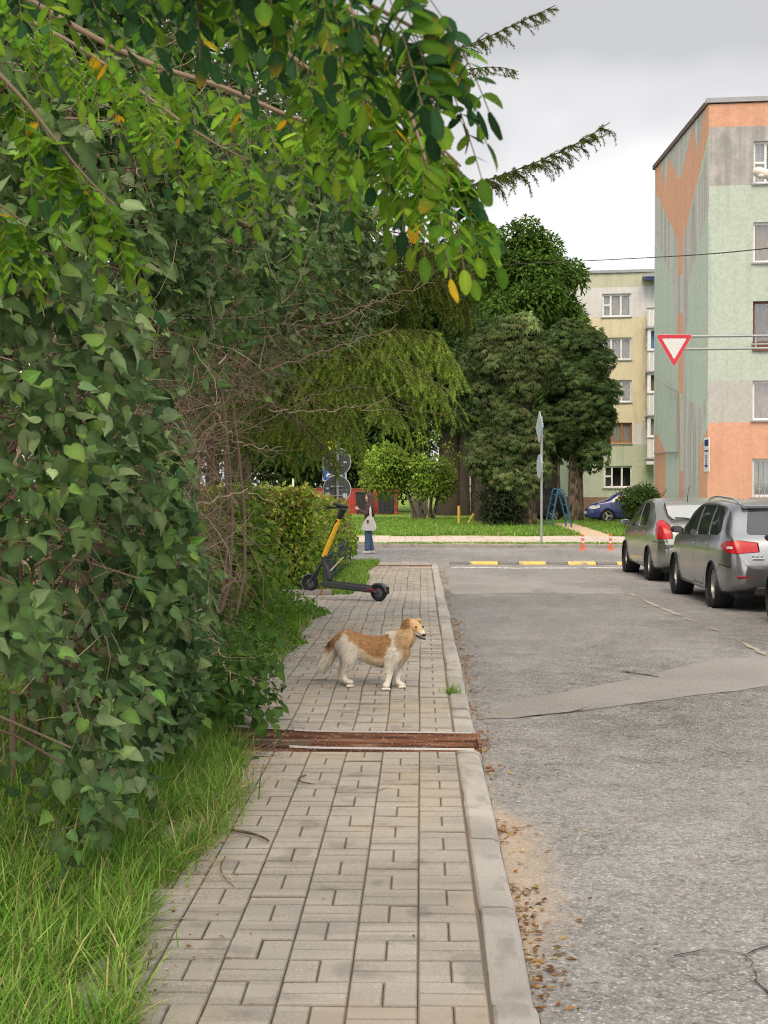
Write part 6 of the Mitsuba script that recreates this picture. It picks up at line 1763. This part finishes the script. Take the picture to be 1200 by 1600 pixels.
for s in (-1, 1):
    put('grip', tube([Q(400, 668) + lt * s * .15, Q(400, 668) + lt * s * .275], .019, 10), 'mat_rubber', t, smooth=True)
    put('brake_lever', tube(spline([Q(395, 672) + lt * s * .13, Q(330, 676) + lt * s * .16, Q(290, 684) + lt * s * .22], 6), .0075, 6), 'mat_fender', t, smooth=True)
kf_ = PG(500.5, 928.5, float(walkz(20)) + .008)
put('kickstand', tube([Q(268, 1395), kf_], [.014, .012], 8), 'mat_scooter_orange', t, smooth=True)

# ------------------------------------------------------------------ the woman
PYD = 37.8
t = thing('person', 'long haired person in dark top and jeans, white bag on shoulder, reading a phone', 'person')
o = RG(576.5, 864.5); o = np.array([P(576.5, 864.5, PYD)[0], PYD, float(roadz(PYD))])
def B(x, z, y=0.0):
    return o + np.array([x, y, z])
SK = M('mat_skin', (.58, .36, .26), .55, .4)
legs = []
for s, dx in ((-1, -.04), (1, .07)):
    y = .085 * s
    legs += [(B(.0, .80, y * .9), (.10, .095, .11), B(dx * .4 - .02, .46, y), .070), (B(dx * .4 - .02, .46, y), .070, B(dx + .0, .11, y), (.066, .060, .03))]
legs += [(B(.01, .80, -.05), .115, B(.01, .80, .05), .115), (B(.01, .80, 0), .12, B(.0, .92, 0), .108)]
M('mat_bag', (.52, .50, .48), .9, .2)
put('jeans', blob(legs, .03, 6), M('mat_denim', (.065, .11, .19), .85, .2), t, smooth=True)
torso = [(B(.0, .90, 0), (.112, .145, .10), B(-.01, 1.07, 0), (.115, .15, .12)), (B(-.01, 1.07, 0), (.115, .15, .12), B(.0, 1.22, 0), (.10, .165, .09)), (B(.0, 1.24, -.13), .058, B(.0, 1.24, .13), .058), (B(.0, 1.24, 0), .075, B(-.01, 1.30, 0), .055)]
for s in (-1, 1):
    torso += [(B(.0, 1.23, .15 * s), .060, B(-.06, 1.02, .185 * s), .047), (B(-.06, 1.02, .185 * s), .047, B(-.245, 1.12, .10 * s), .034)]
put('jacket', blob(torso, .025, 5), M('mat_top', (.095, .055, .055), .85, .2), t, smooth=True)
headb = [(B(-.005, 1.30), .048, B(-.015, 1.38), .05), (B(.0, 1.455), (.088, .072, .095), B(-.02, 1.415), (.075, .062, .08)), (B(-.035, 1.385), (.05, .045, .035), B(-.03, 1.40), (.055, .05, .04)), (B(-.092, 1.432), (.010, .010, .013), B(-.085, 1.45), (.009, .009, .012)), (B(.01, 1.43, -.072), (.016, .010, .026), B(.01, 1.43, .072), (.016, .010, .026))]
put('head', blob(headb, .016, 4), SK, t, smooth=True)
for s in (-1, 1):
    put('eye', ball(B(-.072, 1.447, .028 * s), (.009, .012, .007)), 'mat_wet_black', t)
    hand = [(B(-.245, 1.12, .10 * s), .026, B(-.30, 1.155, .045 * s), .028), (B(-.30, 1.155, .045 * s), (.022, .024, .028), B(-.315, 1.17, .035 * s), .022)]
    for k in range(4):
        b0 = B(-.315, 1.185 - .018 * k, .04 * s); b1 = b0 + np.array([-.03, -.01 * s, .01]); b2 = b1 + np.array([-.006, -.028 * s, .012 - .004 * k])
        hand += [(b0, .0095, b1, .009), (b1, .009, b2, .0078)]
    hand += [(B(-.29, 1.175, .04 * s), .011, B(-.30, 1.205, .03 * s), .0095), (B(-.30, 1.205, .03 * s), .0095, B(-.318, 1.222, .015 * s), .008)]
    put('hand', blob(hand, .008, 3), SK, t, smooth=True)
    put('shoe', blob([(B((-.04, .07)[s > 0] + .03, .045, .085 * s), (.045, .042, .045), B((-.04, .07)[s > 0] - .085, .032, .09 * s), (.045, .043, .032))], .02, 4), 'mat_bag', t, smooth=True)
hair = [(B(.02, 1.475), (.095, .085, .088), B(.035, 1.42), (.085, .085, .09)), (B(.04, 1.42), (.08, .09, .09), B(.085, 1.20), (.065, .115, .08)), (B(.085, 1.20), (.062, .11, .08), B(.12, .99), (.035, .075, .04)), (B(.0, 1.40, -.07), (.035, .022, .06), B(.02, 1.22, -.09), (.035, .024, .07)), (B(.0, 1.40, .07), (.035, .022, .06), B(.02, 1.22, .09), (.035, .024, .07))]
put('hair', blob(hair, .022, 3), M('mat_hair', (.07, .032, .02), .5, .4), t, smooth=True)
ph = cbox((-.006, -.038, -.075), (.006, .038, .075), .004)
tag(put('phone', (rot(ph[0], -.55, 'y') + B(-.335, 1.215), ph[1]), 'mat_black'), 'dark phone held up in the hands of the person on the kerb', 'phone')
bag = Polygon([(-.19, .66), (-.17, .61), (.17, .61), (.20, .66), (.18, .77), (.12, .88), (.07, .95), (.0, .95), (-.07, .88), (-.14, .77)]).buffer(.02)
bv, bf = prism(bag, -.245, -.135, 'xz'); mm = man(bv, bf).refine_to_length(.03); bv, bf = tm(mm); bm = trimesh.Trimesh(bv, bf); trimesh.smoothing.filter_taubin(bm, iterations=10)
tb = thing('shoulder_bag', 'white cloth shoulder bag hanging at the side of the person with the phone', 'bag')
put('pouch', (np.array(bm.vertices) * [.9, 1, 1] + o, np.array(bm.faces)), 'mat_bag', tb, smooth=True)
put('strap', tube(spline([B(.02, .93, -.19), B(.03, 1.12, -.205), B(.03, 1.27, -.14), B(.05, 1.12, -.20), B(.055, .93, -.185)], 18), .02, 6), 'mat_bag', tb, smooth=True)
put('charm', ball(B(-.02, .83, -.255), (.03, .02, .045)), 'mat_top', tb, smooth=True)

# ------------------------------------------------------------------ signs, posts and street furniture
M('mat_sign_back', (.085, .098, .095), .55, .3)
M('mat_sign_white', (.60, .61, .62), .45, .4)
M('mat_sign_red', (.52, .03, .055), .4, .4)
M('mat_sign_blue', (.02, .10, .52), .4, .4)
M('mat_sign_black', (.02, .02, .02), .5, .4)
M('mat_sign_yellow', (.85, .80, .03), .5, .4)
SGY = 33.0
t = thing('sign_post', 'sign post seen from behind with two dark round sign backs above the hedge', 'sign')
xs_ = P(527.5, 760, SGY)[0]
put('post', tube([(xs_, SGY, float(roadz(SGY)) - .1), (xs_, SGY, P(0, 690, SGY)[2])], .032, 10), 'mat_galv', t, smooth=True)
for (py, seed) in ((721.5, 1), (764.5, 2)):
    c = P(526.5, py, SGY + .05); r = .315
    d = put('disc', lathe([(0, -.004), (r - .01, -.004), (r, .0), (r, .012), (r - .014, .020)], 48, 'y', c), 'mat_sign_back', t, smooth=35)
    put('face', lathe([(0, .014), (r - .012, .014)], 48, 'y', c), 'mat_sign_red', d)
    put('rim', lathe([(r - .012, -.008), (r + .003, -.004), (r + .003, .022)], 48, 'y', c), 'mat_sign_white', d, smooth=True)
    for dz in (-.145, .06) if seed == 2 else (-.09, .2):
        put('bracket', cbox((c[0] - .14, SGY - .05, c[2] + dz - .012), (c[0] + .14, SGY + .044, c[2] + dz + .012), .004), 'mat_galv', d)
    rr = np.random.default_rng(seed)
    for (dx, dz, w, h) in (((-.21, -.12, .05, .045), (.18, -.15, .05, .055), (-.10, .06, .045, .018), (-.21, .02, .03, .02), (.07, -.01, .015, .010), (.21, -.015, .012, .010), (.11, -.01, .012, .01)) if seed == 2 else ((-.18, .02, .035, .03), (-.12, -.05, .02, .016), (-.05, -.04, .014, .022), (.18, -.01, .035, .018), (.05, .17, .016, .01), (.10, .17, .014, .01))):
        put('sticker', cbox((c[0] + dx - w, SGY + .040, c[2] + dz - h), (c[0] + dx + w, SGY + .0455, c[2] + dz + h)), 'mat_sign_white', d)
CWY = 39.5
t = thing('crossing_sign', 'blue pedestrian crossing sign under a yellow board, half hidden by the round sign backs', 'sign')
c = P(522.5, 733, CWY)
put('post', tube([(c[0] + .02, CWY + .06, float(roadz(CWY))), (c[0] + .02, CWY + .06, P(0, 688, CWY)[2])], .035, 10), 'mat_galv', t)
hw = .32
def rsq(h, r=.04):
    return sbox(-h, -h, h, h).buffer(-r).buffer(r)
def panel(poly, y0, y1, cc, mat, nm, parent):
    v, f = prism(poly, y0, y1, 'xz'); return put(nm, (v + [cc[0], cc[1], cc[2]], f), mat, parent)
pn = panel(rsq(hw), 0, .02, c, 'mat_sign_white', 'plate', t)
panel(rsq(hw - .02), -.004, -.0005, c, 'mat_sign_blue', 'blue_field', pn)
panel(Polygon([(-.235, -.20), (.235, -.20), (0, .23)]), -.008, -.0045, c, 'mat_sign_white', 'triangle', pn)
walker = shapely.unary_union([sbox(-.012, .10, .03, .145).buffer(.008), LineString([(0, .09), (-.005, -.02)]).buffer(.028), LineString([(-.005, -.02), (-.06, -.10), (-.10, -.17)]).buffer(.018), LineString([(-.005, -.02), (.05, -.09), (.075, -.17)]).buffer(.018), LineString([(0, .075), (-.07, .02), (-.085, -.02)]).buffer(.012), LineString([(0, .075), (.06, .03), (.09, .0)]).buffer(.012)])
panel(walker, -.012, -.0085, c, 'mat_sign_black', 'walker', pn)
panel(shapely.unary_union([sbox(-.17 + k * .09, -.195, -.12 + k * .09, -.165) for k in range(4)]), -.012, -.0085, c, 'mat_sign_black', 'stripes', pn)
c2 = P(519, 699, CWY)
panel(Polygon([(-.30, -.20), (-.06, .24), (.06, .24), (.30, -.20)]), .0, .015, c2, 'mat_sign_yellow', 'yellow_board', t)

# tall thin pole with two plates seen nearly edge on
SPY = 42.35
t = thing('sign_post', 'thin grey post on the far pavement with two sign plates turned edge on', 'sign')
xs_ = P(846, 800, SPY)[0]
put('post', tube([(xs_, SPY, -.2), (xs_, SPY, P(0, 652, SPY)[2])], .036, 10), 'mat_galv', t, smooth=True)
def plate(poly, zc, ang, mat, nm, face):
    v, f = prism(poly, -.012, .012, 'xz'); v = rot(v + [0, -.06, 0], ang, 'z') + [xs_, SPY, zc]
    k = put(nm, (v, f), mat, t)
    v, f = prism(poly.buffer(-.02), .0125, .016, 'xz'); put('face', (rot(v + [0, -.06, 0], ang, 'z') + [xs_, SPY, zc], f), face, k)
z1, z2 = P(0, 668.5, SPY)[2], P(0, 729, SPY)[2]
plate(Polygon([(0, -.44), (.44, 0), (0, .44), (-.44, 0)]).buffer(.02), z1, -1.43, 'mat_sign_pale', 'upper_plate', 'mat_sign_white') if M('mat_sign_pale', (.36, .43, .46), .5, .4, metallic=.2) else None
plate(Polygon([(.32 * math.cos(a), .34 * math.sin(a)) for a in np.linspace(0, 6.283, 40)[:-1]]), z2, -1.43, 'mat_sign_pale', 'lower_plate', 'mat_sign_white')
for z in (z1 + .1, z1 - .25, z2 + .12, z2 - .15):
    put('clamp', cbox((xs_ - .06, SPY - .06, z - .02), (xs_ + .05, SPY + .05, z + .02), .006), 'mat_galv', t)

# give way sign on its double arm
GY = 30.0
t = thing('give_way_sign', 'red bordered white triangle give way sign on a double horizontal arm above the parked cars', 'sign')
c = P(1053.5, 523, GY); s1 = .345
tri = Polygon([(-s1 + .035, -.035), (s1 - .035, -.035), (0, -.575)]).buffer(.035)
inner = Polygon([(-s1 + .115, -.085), (s1 - .115, -.085), (0, -.475)]).buffer(.012)
pl = panel(tri.buffer(.006), .004, .02, c, 'mat_sign_white', 'plate', t)
panel(tri.difference(inner), -.003, .0035, c, 'mat_sign_red', 'red_border', pl)
xe = P(1262, 500, GY)[0]
for py in (528, 547.5):
    z = P(0, py, GY)[2]; zr = z
    put('arm', tube([(c[0] + (-.05 if py < 540 else .1), GY + .07, z), (xe, GY + .07, z + .02)], .026, 8), 'mat_galv', t, smooth=True)
xk = P(1182, 530, GY)[0]
put('brace', tube([(xk, GY + .07, P(0, 546.5, GY)[2]), (xk, GY + .07, P(0, 529, GY)[2])], .024, 8), 'mat_galv', t)
put('post', tube([(xe, GY + .07, -.2), (xe, GY + .07, 5.2)], .07, 12), 'mat_galv', t, smooth=True)
# street lamp head at the right edge
t = thing('street_lamp', 'pale street lamp head at the upper right edge in front of the top floor window', 'street lamp')
LY = 33.0; c = P(1189, 270, LY); xp = P(1245, 300, LY)[0]
m = blob([(c + [-.06, 0, .02], (.13, .13, .11), c + [.12, 0, -.03], (.12, .12, .11))], .03, 5)
put('head', m, M('mat_lamp', (.66, .63, .57), .5, .4), t, smooth=True)
put('lens', ball(c + [0, -.02, -.07], (.10, .10, .07)), 'mat_lens_clear', t, smooth=True)
put('arm', tube(spline([c + [.08, 0, -.02], c + [.25, 0, -.22], [xp, LY, c[2] - .55], [xp + .1, LY, c[2] - 1.2]], 12), .03, 8), 'mat_galv', t, smooth=True)
put('pole', tube([(xp + .1, LY, -.2), (xp + .1, LY, c[2] - 1.0)], [.10, .06], 12), 'mat_galv', t, smooth=True)
# overhead wire
w = [P(560, 424, 60), P(820, 412, 48), P(1024, 402, 40), P(1105, 397, 36.5), P(1190, 389, 33), P(1330, 372, 29)]
tag(put('overhead_wire', tube(spline(w, 50), .013, 5), 'mat_black', smooth=True), 'thin black wire sagging across the sky and the end wall', 'wire')
# delineator posts
M('mat_post_orange', (.72, .13, .07), .5, .4)
for i, px in enumerate((910.5, 954)):
    t = thing('delineator_post', ['orange and white delineator post nearer the sign pole', 'orange and white delineator post nearer the parked cars'][i], 'bollard', 'delineator posts at the far kerb')
    yk = 40.4; x = P(px, 860, yk)[0]; z = float(roadz(yk))
    put('base', lathe([(0, .025), (.07, .028), (.12, .016), (.125, 0)][::-1], 20, 'z', (x, yk, z)), 'mat_post_orange', t)
    put('tube', lathe([(.05, .02), (.045, .1), (.04, .40), (.034, .425), (.0, .43)], 16, 'z', (x, yk, z)), 'mat_post_orange', t, smooth=40)
    for h in (.20, .32):
        put('band', lathe([(.0455, h), (.0445, h + .055)], 16, 'z', (x, yk, z)), 'mat_sign_white', t)
# blue climbing frame
M('mat_blue_paint', (.03, .12, .21), .45, .4)
t = thing('climbing_frame', 'blue painted tubular climbing frame on the lawn between the chestnuts', 'climbing frame')
def cf(zx, zy, Y):
    return P(700 + zx / 4, 600 + zy / 4, Y)
def hoop(l0, l1, r1, r0, Y):
    a, b, c_, d = cf(*l0, Y), cf(*l1, Y), cf(*r1, Y), cf(*r0, Y)
    m_, rad = (b + c_) / 2, np.linalg.norm(c_ - b) / 2
    arc = [m_ + (b - m_) * math.cos(k) + np.array([0, 0, rad * .9]) * math.sin(k) for k in np.linspace(0, np.pi, 11)]
    return np.vstack([[a + (b - a) * k for k in np.linspace(0, .98, 14)], arc, [c_ + (d - c_) * k for k in np.linspace(.02, 1, 14)]])
A, Bc = hoop((613, 858), (652, 672), (690, 672), (738, 862), 60), hoop((645, 890), (684, 675), (722, 675), (773, 892), 58)
for q in (A, Bc):
    q[0, 2] = q[-1, 2] = -.16
    put('hoop', tube(q, .034, 8), 'mat_blue_paint', t, smooth=True)
for i in (4, 8, 12, 26, 30, 34):
    put('rung', tube([A[i], Bc[i]], .022, 6), 'mat_blue_paint', t, smooth=True)
# iron fence
M('mat_fence', (.05, .075, .06), .6, .3)
t = thing('iron_fence', 'low iron picket fence in front of the hedge', 'fence')
fx = -1.40
for z in (.12, .46):
    put('rail', cbox((fx - .012, 21.3, z), (fx + .012, 29.0, z + .02)), 'mat_fence', t)
for k in range(35):
    y = 21.4 + k * .215; put('picket', tube([(fx, y, float(walkz(y)) + .02), (fx, y, .50 + .012 * (k % 3))], .008, 5), 'mat_fence', t)
for y in (21.3, 24.0, 26.6, 29.0):
    put('fence_post', cbox((fx - .022, y - .022, -.1), (fx + .022, y + .022, .56), .004), 'mat_fence', t)
put('loose_rail', tube([P(515, 893, 22.3), P(536, 871, 25.5)], .012, 6), 'mat_twig_grey', t)
# red wall enclosure and bins
M('mat_red_block', (.42, .075, .055), .85, .2); M('mat_red_block_pale', (.46, .14, .10), .85, .2); M('mat_red_joint', (.24, .07, .055), .9, .1)
t = thing('brick_enclosure', 'red block wall enclosure round the rubbish bins beyond the cross street', 'wall')
wy = 87.0; wz0 = -.16; x0 = P(470, 780, wy)[0]; x1 = P(622, 780, wy)[0]; H = P(0, 762, wy)[2] - wz0
put('core', cat([cbox((x0 + .02, wy + .02, wz0), (x1 - .02, wy + .18, wz0 + H - .02)), cbox((x1 - .18, wy - 2.1, wz0), (x1 - .02, wy + .1, wz0 + H * .72))]), 'mat_red_joint', t)
nb = int((x1 - x0) / .4); rows_ = int(H / .2); rr = np.random.default_rng(2)
for r in range(rows_):
    for k in range(nb + 1):
        a = x0 + k * .4 + (r % 2) * .2 - .2; b = a + .388
        a, b = max(a, x0), min(b, x1)
        if b - a < .05: continue
        put('block', cbox((a, wy - rr.uniform(0, .008), wz0 + r * .2), (b, wy + .19, wz0 + r * .2 + .19)), 'mat_red_block_pale' if k < nb * .42 and rr.random() < .8 else 'mat_red_block', t)
for r in range(int(rows_ * .75)):
    for k in range(5):
        a = wy - 2.1 + k * .4 + (r % 2) * .2
        put('block', cbox((x1 - .2, a, wz0 + r * .2), (x1 + .002, min(a + .388, wy - .01), wz0 + r * .2 + .19)), 'mat_red_block', t)
for i, (pa, pb, lb) in enumerate(((556, 582, 'black rubbish bin half behind the person with the phone'), (590, 617, 'black rubbish bin at the right end of the red block wall'))):
    t = thing('rubbish_bin', lb, 'rubbish bin', None)
    by = 85.4; xa, xb = P(pa, 790, by)[0], P(pb, 790, by)[0]; bh = 1.08
    pts = np.array([(xa + .06, by - .35, -.05), (xb - .06, by - .35, -.05), (xb - .06, by + .35, -.05), (xa + .06, by + .35, -.05), (xa, by - .42, bh), (xb, by - .42, bh), (xb, by + .42, bh), (xa, by + .42, bh)])
    h = trimesh.convex.convex_hull(pts); put('body', h, 'mat_bin', t) if M('mat_bin', (.03, .032, .035), .5, .4) else None
    for k in range(4):
        xx = xa + (xb - xa) * (k + .5) / 4; put('rib', cbox((xx - .02, by - .43, .15), (xx + .02, by - .39, bh - .1)), 'mat_bin', t)
    put('lid', cbox((xa - .04, by - .47, bh), (xb + .04, by + .47, bh + .12), .05), 'mat_bin', t)
    for s in (xa + .12, xb - .12):
        put('castor', lathe([(0, -.025), (.09, -.025), (.09, .025), (0, .025)], 14, 'x', (s, by - .25, -.06)), 'mat_rubber', t)
# small things on the lawn
M('mat_yellow_post', (.62, .42, .06), .6, .3)
y = 63.0; p = P(717, 812, y)
tag(put('yellow_post', cat([tube([(p[0], y, -.2), (p[0], y, P(0, 791, y)[2])], .06, 8), lathe([(0, .03), (.065, 0)][::-1], 8, 'z', (p[0], y, P(0, 791, y)[2]))]), 'mat_yellow_post'), 'upright yellow post on the lawn left of the black car', 'post')
a, b = P(732, 814, y), P(740, 803, y)
tag(put('yellow_post', cat([tube([a - [0, 0, .1], b], .055, 8), lathe([(0, .02), (.058, 0)][::-1], 8, 'z', b)]), 'mat_yellow_post'), 'leaning yellow post in front of the black car', 'post')
y = 74.5; p = P(655, 812, y)
bl_ = trimesh.creation.icosphere(subdivisions=3).vertices * [.42, .3, .95]; bl_ = bl_ + (meshkit.fbm(bl_ * 3, 3, 3)[:, None] - .5) * .25
put('boulder', trimesh.convex.convex_hull(bl_ + [p[0], y, .45]), M('mat_stone', (.30, .26, .22), .9, .2), smooth=40, label='pale concrete stub between the trunks of the small tree', cat='boulder')
# teal fence panel and white pole glimpsed left of the sign backs
y = 70.0; p = P(455, 775, y)
t = thing('fence_panel', 'teal fence panel with a white pole glimpsed above the far end of the hedge', 'fence')
M('mat_teal', (.05, .20, .18), .6, .3)
for k in range(8):
    put('board', cbox((p[0] - 1.1 + k * .14, y, -.15), (p[0] - 1.1 + k * .14 + .13, y + .03, P(0, 762, y)[2]), .004), 'mat_teal', t)
put('pole', tube([(p[0] + .1, y - .1, -.2), (p[0] + .1, y - .1, P(0, 748, y)[2])], .05, 8), 'mat_white', t)
